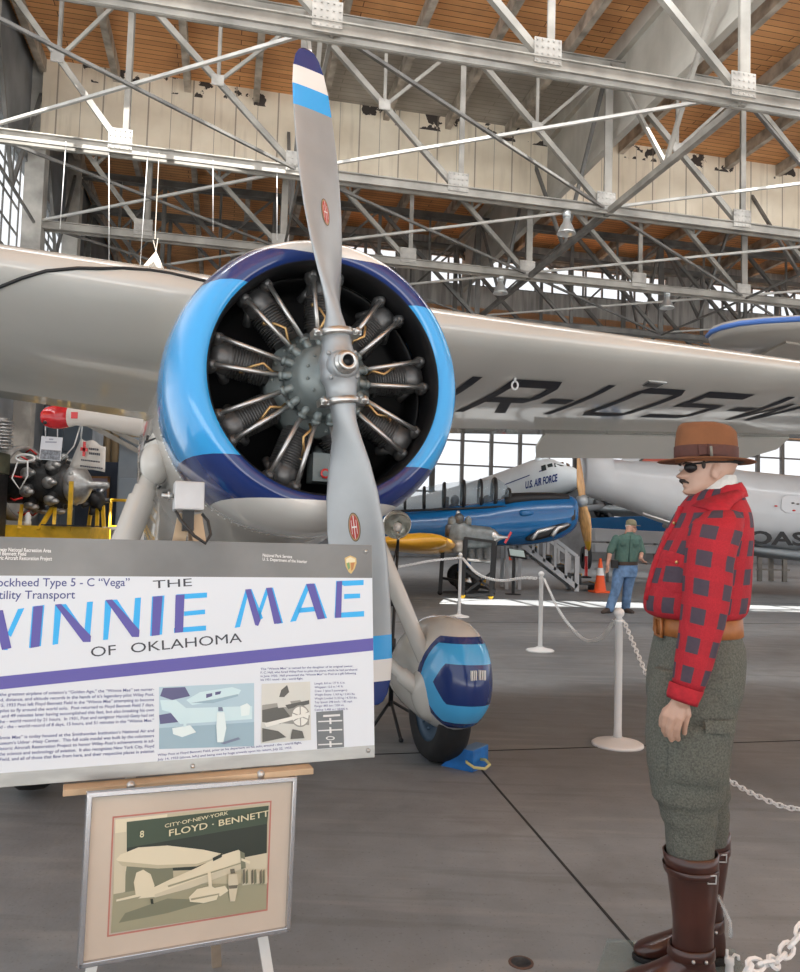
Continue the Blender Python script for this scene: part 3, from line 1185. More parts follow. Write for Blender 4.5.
for sx in (1, -1):
    px_ = pl_.x * sx
    mb = MB()
    rings = []
    for yy, f, zf, zo in ((-.60, .02, .02, -.02), (-.595, .16, .16, -.02), (-.57, .40, .38, -.02), (-.52, .64, .60, -.01), (-.44, .83, .79, 0), (-.32, .96, .93, .01), (-.15, 1, 1, .01), (.05, .98, .99, .01), (.25, .90, .90, .0), (.45, .74, .74, -.03), (.65, .50, .52, -.07), (.82, .24, .28, -.11), (.92, .05, .08, -.13)):
        rings.append(ell((px_, pl_.y + yy, pl_.z + zo), (.20 * f, 0, 0), (0, 0, .352 * zf), 36, 2.25))
    mb.loft(rings)
    pant = mb.build('wheel_fairing', m_pant, vega, world=False)
    if sx == 1:
        mb = MB()
        for j, (dx, ww) in enumerate(((-.045, .006), (-.033, .006), (-.021, .006), (.0, .007), (.018, .007), (.036, .010))):
            mb.box((px_ + dx, pl_.y - .603 + abs(dx) * .25, pl_.z + .045 - abs(dx) * .1), (ww, .02, .055))
        mb.build('painted_mark', m_wht, pant, world=False)
    # wheel
    wr, wc = .32, V((px_, pl_.y - .02, gz + .32))
    mb = MB()
    mb.lathe([(.19, -.085), (.25, -.105), (.29, -.095), (.315, -.06), (.32, 0), (.315, .06), (.29, .095), (.25, .105), (.19, .085)], wc, (1, 0, 0), 40)
    wh = mb.build('wheel', m_rubber, vega, world=False)
    mb = MB()
    mb.lathe([(.0, -.09), (.06, -.09), (.07, -.07), (.17, -.065), (.195, -.085), (.20, -.07), (.20, .07), (.17, .065), (.06, .09), (0, .09)], wc, (1, 0, 0), 32)
    for k in range(8):
        a = 2 * PI * k / 8
        mb.sphere(wc + V((-.07 * sx, .11 * math.cos(a), .11 * math.sin(a))), .012, 6, 4)
    mb.build('wheel_hub', mat('hub_blue', (.05, .09, .14), .4, .2), wh, world=False)
    # fillet at the inboard side, struts, fuselage ball
    fc = V((px_ - (.10 if sx > 0 else .145) * sx, pl_.y - .14, pl_.z - .10))
    mb = MB()
    mb.sphere(fc, (.13, .17, .19), 24, 16)
    mb.build('strut_fillet', m_cream, vega, world=False)
    ball = vl(at(156, 463, 4.42))
    ball = V((abs(ball.x) * sx * (.70 if sx > 0 else 1), ball.y, ball.z))
    mb = MB()
    end = fc + V((0, 0, .09))
    d = (end - ball).normalized()
    mb.tube([ball + d * .05, ball + d * .14, ball + d * .145, ball + d * .20, ball + d * .21, end - d * .02, end], [.05, .05, .062, .062, .074, .066, .06] if sx < 0 else [.04, .04, .05, .05, .056, .050, .045], 20)
    mb.build('main_strut', m_cream, vega, world=False)
    mb = MB()
    mb.sphere(ball, (.085, .10, .125), 20, 14)
    mb.tube([ball + V((-.0 * sx, 0, .06)), ball + V((.12 * -sx, .15, .35))], [.075, .05], 14)
    mb.build('strut_fairing', m_cream, vega, world=False)
    mb = MB()
    e2 = fc + V((-.02 * sx, .0, -.05))
    s2 = V((.18 * sx, 1.75, HZ - .86))
    mb.tube([s2, lerp(s2, e2, .8), lerp(s2, e2, .81), e2], [.036, .036, .05, .055], 14)
    mb.build('brace_strut', m_cream, vega, world=False)
    mb = MB()
    mb.box(ball + V((-.0 * sx, .02, .135)), (.14, .12, .012), Matrix.Rotation(.4 * sx, 3, 'Y'))
    mb.build('strut_bracket', m_dk, vega, world=False)

# black cable lying over the starboard wing
pts = []
for (px, py) in ((-30, 296), (0, 287), (22, 278), (46, 271), (77, 268), (100, 268.5), (123, 268), (150, 270), (170, 273), (195, 278.5), (206, 281)):
    h = cast(px, py, .012)
    if h is None:
        h = at(px, py, lerp(3.95, 4.6, px / 200))
    pts.append(h)
mb = MB()
mb.tube(pts, .010, 8)
solo(mb, 'power_cable', m_black, 'black cable lying along the top of the left-hand cream wing', 'cable', pts[0])

# chocks at the tyre
wb = vw(V((pl_.x, pl_.y, gz)))
wdir = (VM @ V((0, -1, 0)))
wdir.z = 0
wdir.normalize()


def chock(c, ang, label, rope):
    t = thing('wheel_chock', label, 'wheel chock', c, (0, 0, ang), 'wheel chocks')
    mb = MB()
    pr = [(-.10, 0), (.13, 0), (.13, .13), (.04, .13)]
    mb.prism([V((-.10, y, z)) for y, z in pr], (.20, 0, 0))
    mb.build('chock_block', m_blue, t, world=False, bevel=.004)
    mb = MB()
    mb.box((0, .085, .131), (.196, .085, .004))
    mb.build('grip_top', mat('chock_top', (.12, .22, .38), .7), t, world=False)
    if rope:
        mb = MB()
        mb.tube([(.0, .12, .06), (.01, .17, .065), (.05, .22, .055), (.10, .215, .04), (.135, .16, .045), (.12, .10, .06), (.09, .08, .06)], .009, 8)
        mb.build('rope_handle', mat('rope', (.62, .58, .25), .8), t, world=False)


c1 = ground(463, 768)
ang = math.atan2(wdir.y, wdir.x) - PI / 2
chock(V((c1.x, c1.y + .06, 0)), ang + R(35), 'blue wheel chock with yellow rope in front of the striped wheel fairing', True)
c2 = wb - wdir * .46
chock(V((c2.x + .17, c2.y, 0)), ang + PI, 'blue wheel chock half hidden behind the tyre of the striped wheel fairing', False)
# ------------------------------------------------------------------ easel, information sign, framed photograph
def plane_frame(px, py, Y, yaw, tilt, roll=0):
    u = V((math.cos(yaw), math.sin(yaw), 0))
    n = V((math.sin(yaw), -math.cos(yaw), 0))
    d = -V((0, 0, 1)) * math.cos(tilt) + n * math.sin(tilt)
    n2 = u.cross(-d).normalized()
    if n2.dot(n) < 0:
        n2 = -n2
    if roll:
        rm = Matrix.Rotation(roll, 3, n2)
        u, d = rm @ u, rm @ d
    return at(px, py, Y), u, d, n2


SO, SU, SD, SN = plane_frame(372, 545, 2.36, R(21.6), R(7.5))


class Sheet:
    def __init__(s, o, u, d, n):
        s.o, s.u, s.d, s.n = o, u, d, n

    def p(s, px, py, off=0.0):
        q = onplane(px, py, s.o, s.n)
        return q + s.n * off

    def st(s, a, b, off=0.0):
        return s.o + s.u * a + s.d * b + s.n * off

    def inv(s, px, py):
        q = s.p(px, py) - s.o
        return q.dot(s.u), q.dot(s.d)

    def poly(s, mb, pts, off, mi=0):
        mb.poly([s.p(x, y, off) for x, y in pts], mi)

    def text(s, mb, t, p0, p1, cap, off, mi=0, width=None, align='L', bold=0):
        """baseline from picture point p0 to p1"""
        a, b = s.p(*p0, off), s.p(*p1, off)
        xd = (b - a).normalized()
        yd = s.n.cross(xd)
        L = width or (b - a).length
        text_on(mb, t, a if align == 'L' else b, xd, yd, cap, L, align, mi, bold=bold)


sh = Sheet(SO, SU, SD, SN)
tl = sh.inv(0, 537)
bl_, br_ = sh.inv(0, 788), sh.inv(376, 757)
HS = (bl_[1] + br_[1]) / 2
WS = -tl[0] + .105
easel_c = sh.st(-WS / 2, 0)
print('SIGN', WS, HS, tl, bl_, br_)
m_panel = mat('sign_alu', (.42, .42, .40), .35, .6, .25, 4, stretch=(1, 1, 4))
m_paper = mat('sign_paper', (.68, .73, .78), .30, coat=.3)
m_head = mat('sign_header', (.215, .22, .215), .38, 0, .3, 3, coat=.2)
m_purple = mat('print_purple', (.10, .085, .36), .35)
m_cyan = mat('print_cyan', (.03, .42, .85), .35)
m_ink = mat('print_ink', (.04, .045, .06), .45)
m_inkb = mat('print_ink_blue', (.07, .085, .25), .45)
m_inkw = mat('print_white', (.85, .85, .83), .4)
base = sh.st(-WS / 2, HS)
sign = thing('information_sign', 'large white information sign with blue and purple WINNIE MAE lettering on an easel', 'sign', base)
mb = MB()
q = [sh.st(-WS, 0), sh.st(.0, 0), sh.st(0.0, HS), sh.st(-WS, HS)]
mb.prism([p - SN * .012 for p in q], SN * .012)
mb.build('panel', m_panel, sign, bevel=.001)
hd = sh.inv(372, 578)[1]
ft = sh.inv(376, 745)[1]
OFF = .0006


def srect(mb, a0, b0, a1, b1, off, mi=0):
    mb.poly([sh.st(a0, b0, off), sh.st(a1, b0, off), sh.st(a1, b1, off), sh.st(a0, b1, off)], mi)


mb = MB()
srect(mb, -WS, .0005, -.001, hd, OFF)
mb.build('header_band', m_head, sign)
mb = MB()
srect(mb, -WS, hd, -.001, ft, OFF)
mb.build('printed_sheet', m_paper, sign)
for a, b in ((-.02, .02), (-.02, HS - .02), (-WS + .02, HS - .02), (-.5, HS - .015)):
    mb = MB()
    mb.sphere(sh.st(a, b, .002), .006, 8, 5)
    mb.build('screw', m_alu2, sign)
def line(name, m_, *a, **k):
    mb = MB()
    sh.text(mb, *a, **k)
    mb.build(name, m_, sign)


line('header_text', m_inkw, 'Gateway National Recreation Area', (-8, 551), (51, 552.5), .0095, 2 * OFF, bold=.01)
line('header_text', m_inkw, 'Floyd Bennett Field', (-9, 555), (26, 555.8), .0095, 2 * OFF, bold=.01)
line('header_text', m_inkw, 'Historic Aircraft Restoration Project', (-10, 559.5), (52, 560.5), .0095, 2 * OFF, bold=.01)
line('header_text', m_inkw, 'National Park Service', (262.5, 556.5), (292, 558.3), .0085, 2 * OFF, bold=.01)
line('header_text', m_inkw, 'U. S. Department of the Interior', (262.5, 560.5), (307, 563.2), .0085, 2 * OFF, bold=.01)
# arrowhead-shaped badge
mb = MB()
arw = [(344.5, 558), (350, 555.5), (356, 558), (356.5, 563), (354.5, 569), (351, 574), (348.5, 572), (345.5, 566)]
sh.poly(mb, arw, 2 * OFF, 0)
sh.poly(mb, [(346, 559), (350, 557), (355, 559), (355, 562), (346, 563)], 3 * OFF, 1)
sh.poly(mb, [(346.5, 563.5), (349, 562), (350, 568), (348, 570)], 3 * OFF, 2)
sh.poly(mb, [(350.5, 563), (354.5, 562.5), (353, 569), (351, 571)], 3 * OFF, 3)
mb.build('badge', [mat('badge_tan', (.62, .45, .18), .5), mat('badge_pale', (.75, .68, .45), .5), mat('badge_green', (.20, .35, .14), .5), mat('badge_brown', (.45, .20, .07), .5)], sign)
# small title
line('title_text', m_inkb, 'Lockheed Type 5 - C \u201cVega\u201d', (-9, 586.5), (129.5, 586), .0205, 2 * OFF, bold=.008)
line('title_text', m_inkb, 'Utility Transport', (-10, 599), (75, 598.5), .0205, 2 * OFF, bold=.008)
line('subtitle_text', m_ink, 'THE', (153, 588.5), (192, 586), .021, 2 * OFF, bold=.0)
line('subtitle_text', m_ink, 'OF', (91, 657), (116, 654.5), .025, 2 * OFF)
line('subtitle_text', m_ink, 'OKLAHOMA', (131, 653), (242, 642), .025, 2 * OFF)


def ltr(name, cy, pu):
    mb = MB()
    for pl in cy:
        sh.poly(mb, pl, 2 * OFF, 0)
    for pl in pu:
        sh.poly(mb, pl, 3 * OFF, 1)
    mb.build('headline_letter', [m_cyan, m_purple], sign)


ltr('W', [[(-32, 619), (-24, 618), (-16, 652), (-20, 652)], [(-9, 611), (-4, 610), (-15, 652), (-20, 652)], [(-9, 611), (-4, 610), (8, 650), (4, 650)], [(18, 609), (24.5, 608), (11, 637), (7, 634)]],
    [[(-32, 619), (-26, 618), (-14, 652), (-21, 652)], [(-8, 611), (3, 610), (11.5, 648), (2, 650)]])
ltr('I', [[(32.5, 606.5), (44.5, 605), (41, 646), (29, 648)]], [[(33.5, 606.5), (43, 605.5), (39.5, 646.5), (30.5, 648)]])
ltr('N', [[(55, 605), (62, 604), (58, 644), (52.5, 645)], [(55, 605), (66, 604), (91, 640), (86, 642)], [(87, 602), (93, 601.5), (90, 638), (84.5, 630)]], [[(55, 604.5), (61, 604), (91, 636), (90.5, 642), (83, 642)]])
ltr('N', [[(105, 600.5), (112, 600), (108, 639.5), (103, 640)], [(105, 600.5), (117, 599.5), (139, 632), (134, 634)], [(135, 598), (141, 597.5), (139, 632), (133, 624)]], [[(105.5, 600), (112, 599.5), (139.5, 630), (139, 637), (132, 637)]])
ltr('I', [[(152, 596.5), (164.5, 595.5), (162, 634.5), (150, 636)]], [[(153, 596.5), (162.5, 596), (159.5, 635), (151.5, 636)]])
ltr('E', [[(176, 594.5), (207, 592.5), (207, 597.5), (185, 599)], [(184, 611.5), (205, 609.5), (205, 614), (184, 616)], [(174, 628), (206, 625.5), (206, 630.5), (174, 633)]], [[(175.5, 595), (184.5, 594.5), (183, 632), (174.5, 633)]])
ltr('M', [[(245.5, 589.5), (249, 590), (240, 627), (234.5, 628)], [(245.5, 589.5), (251.5, 589), (263, 618), (257, 622)], [(266, 588), (269, 590), (259, 620), (256, 617)], [(266, 588), (273, 587.5), (283, 623), (277, 624)]],
    [[(245, 589.5), (250.5, 589), (260.5, 620), (258, 626), (255, 625)], [(266, 588), (271.5, 587.5), (281.5, 623), (274, 624)]])
ltr('A', [[(306, 584), (311, 583.5), (296, 621), (290, 622)], [(299, 608), (317, 606.5), (318, 611), (298, 613)], [(306, 584), (315, 583.5), (327, 618), (320, 619)]], [[(306, 584), (314, 583.5), (325, 618.5), (317.5, 619.5)]])
ltr('E', [[(336, 581), (363.5, 580), (363.5, 585), (344, 586)], [(344, 594), (360, 593.5), (360, 598), (344, 599)], [(334.5, 613), (364, 611), (364, 616.5), (334.5, 618)], [(336, 581), (338, 581), (336.5, 617), (334.5, 617)]], [[(336.5, 581.5), (342, 581), (341, 617.5), (335, 618)]])
mb = MB()
sh.poly(mb, [(-36, 689.5), (0, 676.5), (373, 638), (373, 650.5), (0, 689.5), (-36, 693.5)], 2 * OFF)
mb.build('purple_stripe', m_purple, sign)
# paragraphs
L1 = ['Perhaps the greatest airplane of aviation\u2019s \u201cGolden Age,\u201d the \u201cWinnie Mae\u201d set numer-', 'ous speed, distance, and altitude records in the hands of it\u2019s legendary pilot Wiley Post.', 'On July 15, 1933 Post left Floyd Bennett Field in the \u201cWinnie Mae\u201d attempting to become', 'the first pilot to fly around the world solo.  Post returned to Floyd Bennett Field 7 days,', '18 hours and 49 minutes later having accomplished this feat, but also breaking his own', 'round - the - world record by 21 hours.  In 1931, Post and navigator Harold Gatty had set', 'the round - the - world record of 8 days, 15 hours, and 51 minutes in the \u201cWinnie Mae.\u201d', '',
      'The \u201cWinnie Mae\u201d is today housed at the Smithsonian Institution\u2019s National Air and', 'Space Museum\u2019s Udvar -Hazy Center.  This full scale model was built by the volunteers', 'of the Historic Aircraft Restoration Project to honor Wiley Post\u2019s achievements in ad-', 'vancing the science and technology of aviation.  It also recognizes New York City, Floyd', 'Bennett Field, and all of those that flew from here, and their respective places in aviation']
y0, y1 = 690.5, 752.5
for i, t in enumerate(L1):
    if t:
        yy = lerp(y0, y1, i / 12)
        sl = lerp(5.5, 8.5, i / 12)
        line('body_text', m_inkb, t, (-18, yy + sl * 1.117), (154, yy), .0074, 2 * OFF, bold=.012)
L2 = ['The \u201cWinnie Mae\u201d is named for the daughter of its original owner,', 'F. C. Hall, who hired Wiley Post to pilot the plane, which he had purchased', 'in June 1930.  Hall presented the \u201cWinnie Mae\u201d to Post as a gift following', 'his 1931 round - the - world flight.']
for i, t in enumerate(L2):
    e = (353, 357, 356, 303)[i]
    line('body_text', m_inkb, t, (260.5, 670 + 3.6 * i), (e, 670 + 3.6 * i - (e - 260) * .033), .0055, 2 * OFF, bold=.012)
line('body_text', m_inkb, 'Wiley Post at Floyd Bennett Field, prior to his departure on his solo, around - the - world flight,', (157.5, 756), (301.5, 743.5), .0055, 2 * OFF, bold=.012)
line('body_text', m_inkb, 'July 14, 1933 (above, left,) and being met by huge crowds upon his return, July 22, 1933.', (157.5, 760.5), (292, 748.5), .0055, 2 * OFF, bold=.012)
for i, (t, e) in enumerate((('Length: 8.4 m / 27 ft. 6 in.', 345), ('Wingspan: 12.5 m / 41 ft.', 343), ('Crew: 1 (plus 5 passengers)', 347), ('Weight Empty: 1,163 kg / 2,565 lbs.', 355), ('Weight Loaded: 2,155 kg / 4,750 lbs.', 357), ('Top Speed: 298 km/h / 185 mph', 352), ('Range: 885 km / 550 mi.', 344), ('Ceiling: 5,486 m / 18,000 ft.', 348))):
    line('body_text', m_inkb, t, (314.5, 684.5 + 3.75 * i), (e, 683.5 + 3.75 * i), .0055, 2 * OFF, bold=.008)


# printed pictures on the sign, flat tone shapes
def pic(name, cols, shapes, parent=None):
    mb = MB()
    mats_ = [mat(name + '_tone', c, .4) for c in cols]
    for i, (mi, pts) in enumerate(shapes):
        sh.poly(mb, pts, (2 + .45 * i) * OFF, mi)
    mb.build(name, mats_, sign)


pic('printed_airplane_photo', [(.42, .58, .66), (.10, .10, .22), (.58, .76, .80), (.72, .84, .84), (.30, .44, .52), (.18, .22, .32)], [
    (0, [(159, 687), (254, 683), (254, 746), (159, 749)]),
    (4, [(159, 728), (254, 722), (254, 746), (159, 749)]),
    (1, [(163, 688), (185, 687), (190, 696), (172, 700), (160, 696)]),
    (1, [(159, 715), (176, 712), (178, 722), (160, 724)]),
    (2, [(160, 700), (176, 700), (186, 708), (252, 706), (252, 719), (180, 724), (170, 712), (162, 710)]),
    (2, [(186, 700), (200, 692), (232, 687), (241, 690), (238, 695), (215, 701), (192, 705)]),
    (4, [(190, 703), (215, 699), (238, 694), (238, 696), (213, 703)]),
    (1, [(206, 694), (212, 693), (212, 696), (206, 698)]),
    (1, [(215, 692), (221, 691), (220, 694), (215, 695)]),
    (3, [(240, 706), (247, 703), (250, 706), (249, 715), (241, 716)]),
    (3, [(172, 728), (190, 725), (196, 732), (182, 737), (173, 734)]),
    (2, [(185, 710), (188, 710), (186, 726), (183, 727)]),
    (5, [(218, 707), (222, 707), (223, 711), (218, 711)]),
    (3, [(217, 712), (224, 712), (226, 728), (223, 742), (217, 742), (216, 726)]),
    (5, [(220, 743), (238, 737), (240, 739), (224, 744)])])
pic('printed_pilot_photo', [(.62, .63, .58), (.10, .10, .09), (.30, .30, .27), (.78, .78, .72)], [
    (0, [(261.5, 684), (310, 681.5), (311, 740), (261, 743.5)]),
    (2, [(262, 705), (300, 700), (309, 712), (309, 725), (262, 722)]),
    (1, [(262, 710), (282, 706), (290, 716), (280, 724), (262, 722)]),
    (1, [(281, 690), (287, 685), (289, 692), (284, 697), (279, 697)]),
    (0, [(276, 698), (288, 697), (292, 706), (278, 708)]),
    (1, [(285, 705), (309, 700), (309, 704), (288, 709)]),
    (2, [(300 + 9.5 * math.cos(2 * PI * k / 20), 716 + 11 * math.sin(2 * PI * k / 20)) for k in range(20)]),
    (3, [(300 + 8.3 * math.cos(2 * PI * k / 20), 716 + 9.6 * math.sin(2 * PI * k / 20)) for k in range(20)]),
    (2, [(300 + 2 * math.cos(2 * PI * k / 10), 716 + 2.5 * math.sin(2 * PI * k / 10)) for k in range(10)]),
    (2, [(291.5, 712), (308.5, 719), (308.3, 720), (291.3, 713)]),
    (2, [(292, 721), (308, 711), (308.6, 712), (292.4, 722)]),
    (2, [(299.2, 706), (300.2, 706), (300.8, 726), (299.8, 726)]),
    (1, [(262, 728), (278, 731), (286, 737), (262, 742)]),
    (1, [(292, 729), (302, 731), (304, 738), (290, 739)]),
    (3, [(264, 723), (309, 712), (309, 715), (266, 727)])])
_w = [(1, [(316, 712), (343, 710), (344, 747), (317, 749)]), (0, [(323, 715), (340, 714), (340, 716), (323, 717)])]
for cy in (721, 730, 744):
    _w += [(0, [(318, cy), (342, cy - 1.2), (342, cy + .2), (318, cy + 1.2)]), (0, [(329, cy - 3), (331, cy - 3), (331.3, cy + 3), (329.3, cy + 3)])]
_w += [(0, [(330 + 4.5 * math.cos(2 * PI * k / 14), 738 + 2 * math.sin(2 * PI * k / 14)) for k in range(14)]), (1, [(330 + 3.2 * math.cos(2 * PI * k / 14), 738 + 1.2 * math.sin(2 * PI * k / 14)) for k in range(14)])]
pic('printed_line_drawing', [(.70, .72, .72), (.16, .18, .19)], _w)

# the easel behind: two front legs, one rear leg, top block, tray
easel = thing('easel', 'wooden and white-painted tripod easel carrying the big sign', 'easel', (easel_c.x, easel_c.y + .2, 0))
top = sh.p(191, 512, -.05)


def leg_to(px, py, off):
    """foot of a front leg, seen through a picture point on the plane behind the panels"""
    a = sh.p(px, py, -.05 + off)
    d = (a - top)
    return top + d * (top.z / -d.z)


for nm, p in (('leg', leg_to(90, 990, .0)), ('leg', leg_to(272, 985, .0))):
    mb = MB()
    d = (p - top).normalized()
    s0 = V((top.x + (-.012 if p.x < top.x else .018), top.y, top.z))
    mb.beam(s0, lerp(s0, p, .45), .034, .016, SN)
    mb.beam(lerp(s0, p, .45), p, .026, .012, SN, 1)
    tag(mb.build(nm, [m_wood, m_wht], easel), 'front leg, bare wood above and white below')
rear = at(209, 965, 2.62)
rear = V((rear.x, rear.y + .12, 0))
mb = MB()
mb.beam(top + V((.004, .03, -.02)), rear, .03, .014, SN)
tag(mb.build('leg', mat('old_wood', (.40, .32, .24), .7, 0, .4, 5), easel), 'weathered rear leg')
ta, tb = sh.p(63, 789.5, .012), sh.p(310, 768, .012)
mb = MB()
mb.beam(ta, tb, .05, .016, (0, 0, 1))
mb.build('tray', m_wood, easel, bevel=.002)
for px, py in ((130, 783), (258, 772)):
    mb = MB()
    p = sh.p(px, py, .035)
    mb.sphere(p, .011, 10, 6)
    mb.tube([p, p - SN * .04], .006, 8)
    mb.build('wing_screw', m_alu2, easel)
# floodlight clipped to the easel top
fl = sh.p(190, 495, -.03)
lamp = thing('floodlight', 'small square grey floodlight seen from behind, clipped to the top of the easel', 'lamp', fl)
mb = MB()
rot = Matrix((SU, SN * -1, -SD)).transposed()
mb.box(fl, (.080, .05, .079), rot)
mb.build('housing', mat('flood_grey', (.50, .51, .52), .4, .3, .15, 8), lamp, bevel=.004)
mb = MB()
mb.tube([fl - SU * .04, fl - SU * .072], .006, 8)
mb.tube([fl - SU * .05, fl - SU * .056], .012, 8)
mb.build('side_knob', m_alu2, lamp)
mb = MB()
mb.box(fl + SD * .065, (.03, .02, .06), rot)
mb.build('bracket', m_dk, lamp)
mb = MB()
f2 = fl + SN * .06
mb.tube([fl - SU * .035 + SD * .045 + SN * .02, fl - SU * .025 + SD * .07 + SN * .04, fl + SU * .01 + SD * .115 + SN * .06, fl + SU * .04 + SD * .135 + SN * .062, fl + SU * .055 + SD * .11 + SN * .05, fl + SU * .05 + SD * .07 + SN * .03, fl + SU * .035 + SD * .05 + SN * .02], .0045, 8)
mb.build('cord', m_dk, lamp)

# framed photograph hung below
FU = ray(1785, 662).normalized()
fn = V((FU.y, -FU.x, 0)).normalized()
fd = (-V((0, 0, 1)) * math.cos(R(4)) + fn * math.sin(R(4)))
FN = FU.cross(-fd).normalized()
if FN.y > 0:
    FN = -FN
FDv = FN.cross(FU).normalized()
if FDv.z > 0:
    FDv = -FDv
sh_sign = sh
FO = sh_sign.p(296, 776, .03)
fs = Sheet(FO, FU, FDv, FN)
cor = [fs.p(86.6, 792), fs.p(296, 776), fs.p(289, 930.6), fs.p(77, 968)]
cen = sum(cor, V()) / 4
frame = thing('framed_photograph', 'silver-framed sepia photograph of an old high-wing airplane, hung crooked under the big sign', 'picture', (cor[2] + cor[3]) / 2)


def fl_(a, b):                     # point in the frame: a right, b down, 0..1
    return lerp(lerp(cor[0], cor[1], a), lerp(cor[3], cor[2], a), b)


m_silver = mat('frame_silver', (.55, .56, .58), .22, .9)
mb = MB()
for i in range(4):
    a, b = cor[i], cor[(i + 1) % 4]
    ins = (cen - (a + b) / 2).normalized() * .006
    mb.beam(a + ins, b + ins, .012, .022, FN)
mb.build('frame', m_silver, frame, bevel=.002)
mb = MB()
mb.prism([c_ - FN * .008 for c_ in cor], FN * .008)
mb.build('mat_board', mat('mat_board', (.60, .52, .43), .7, 0, .08, 4), frame)
mb = MB()
qo = [(112.5, 816.5), (271.5, 800.5), (267.5, 910.5), (107, 937)]
qi = [(114, 818), (270, 802.2), (266, 909), (108.7, 935)]
for i in range(4):
    j = (i + 1) % 4
    mb.poly([fs.p(*qo[i], .0006), fs.p(*qo[j], .0006), fs.p(*qi[j], .0006), fs.p(*qi[i], .0006)])
mb.build('red_line', mat('mat_line', (.50, .20, .16), .7), frame)
sh = fs


def Z(x, y):                       # from the enlarged view of the frame
    return (60 + x * .325, 760 + y * .325)


tones = [(.52, .48, .33), (.055, .085, .055), (.74, .68, .50), (.34, .33, .22), (.20, .21, .14), (.62, .57, .42), (.03, .04, .03), (.16, .15, .11)]
mb = MB()
mt = [mat('photo_tone', c_, .35) for c_ in tones]
shp = [
    (0, [(170, 183), (642, 134), (634, 458), (156, 532)]),
    (2, [(170, 183), (330, 166), (325, 330), (166, 345)]),
    (1, [(205, 190), (642, 140), (637, 197), (205, 272)]),
    (6, [(205, 270), (637, 196), (635, 330), (205, 345)]),
    (4, [(205, 320), (345, 312), (350, 385), (195, 408)]),
    (5, [(168, 225), (203, 220), (200, 405), (164, 412)]),
    (3, [(164, 412), (350, 380), (635, 380), (634, 458), (156, 532)]),
    (4, [(200, 470), (330, 425), (470, 430), (330, 470), (180, 500)]),
    (5, [(560, 300), (636, 285), (635, 375), (560, 385)]),
    (2, [(172, 305), (185, 290), (240, 268), (330, 262), (440, 275), (500, 288), (485, 300), (420, 322), (300, 330), (190, 322)]),
    (0, [(176, 310), (300, 322), (420, 318), (490, 296), (485, 302), (420, 326), (300, 333), (190, 325)]),
    (2, [(268, 400), (340, 365), (420, 330), (500, 290), (548, 275), (566, 290), (566, 330), (520, 345), (400, 390), (290, 420), (240, 425)]),
    (5, [(290, 412), (400, 372), (520, 330), (566, 315), (566, 330), (520, 348), (400, 393), (290, 422)]),
    (2, [(226, 375), (234, 345), (255, 336), (278, 350), (290, 385), (280, 412), (232, 415)]),
    (2, [(172, 428), (262, 405), (272, 412), (200, 428), (172, 434)]),
    (3, [(330, 385), (560, 312), (560, 316), (332, 390)]),
    (6, [(468, 300), (498, 285), (496, 297), (470, 310)]),
    (4, [(552, 278), (566, 285), (570, 330), (556, 334)]),
    (2, [(556, 300), (583, 310), (582, 318), (556, 308)]),
    (2, [(395, 420), (420, 395), (462, 385), (490, 400), (480, 428), (440, 438), (398, 434)]),
    (2, [(470, 392), (505, 385), (517, 400), (490, 418)]),
    (3, [(400, 424), (488, 408), (488, 412), (402, 430)]),
    (2, [(452, 345), (462, 343), (466, 388), (455, 390)]),
    (7, [(521, 334), (534, 332), (537, 346), (523, 348)]),
    (5, [(516, 350), (542, 348), (546, 378), (536, 432), (521, 433), (515, 378)]),
    (7, [(516, 384), (545, 382), (542, 392), (518, 394)]),
    (6, [(276, 425), (284, 424), (286, 440), (278, 440)])]
for k in range(9):
    x = 560 + k * 8.5
    shp.append(((7, 4, 5)[k % 3], [(x, 335 + (k * 7) % 9), (x + 6, 333), (x + 7, 374), (x, 380)]))
for i, (mi, pts) in enumerate(shp):
    mb.poly([fs.p(*Z(x, y), .0008 + .00022 * i) for x, y in pts], mi)
mb.build('photograph', mt, frame)
OF2 = .0080
m_pl = mat('photo_letters', (.72, .68, .46), .5)
mb = MB()
fs.text(mb, 'CITY\u00b7OF\u00b7NEW\u00b7YORK', Z(320, 206), Z(515, 165), .0085, OF2, bold=.01)
mb.build('photograph_lettering', m_pl, frame)
mb = MB()
fs.text(mb, 'FLOYD \u00b7 BENNETT', Z(333, 232), Z(640, 170), .0150, OF2, bold=.01)
mb.build('photograph_lettering', m_pl, frame)
mb = MB()
fs.text(mb, '8', Z(243, 236), Z(256, 234), .0150, OF2, bold=.01)
mb.build('photograph_lettering', m_pl, frame)
sh = sh_sign
# ------------------------------------------------------------------ figures
def band(py, f, b, Y, hy, n=32, p=2.2):
    a, c_ = at(f, py, Y), at(b, py, Y)
    return ell((a + c_) / 2, (c_ - a) / 2, (0, hy, 0), n, p)


def interp(tab, z):
    for i in range(len(tab) - 1):
        if tab[i][0] <= z <= tab[i + 1][0]:
            t = (z - tab[i][0]) / (tab[i + 1][0] - tab[i][0])
            t = t * t * (3 - 2 * t) * .5 + t * .5
            return [lerp(tab[i][k], tab[i + 1][k], t) for k in range(1, len(tab[i]))]
    return list(tab[-1][1:])


HT_ = [(0, .062, .034, .018), (.010, .078, .020, .034), (.028, .084, -.006, .047), (.05, .083, -.042, .055), (.075, .083, -.068, .061), (.105, .080, -.080, .066), (.13, .088, -.088, .070), (.165, .086, -.090, .072), (.20, .066, -.078, .063), (.222, .038, -.050, .042), (.235, .004, -.004, .006)]


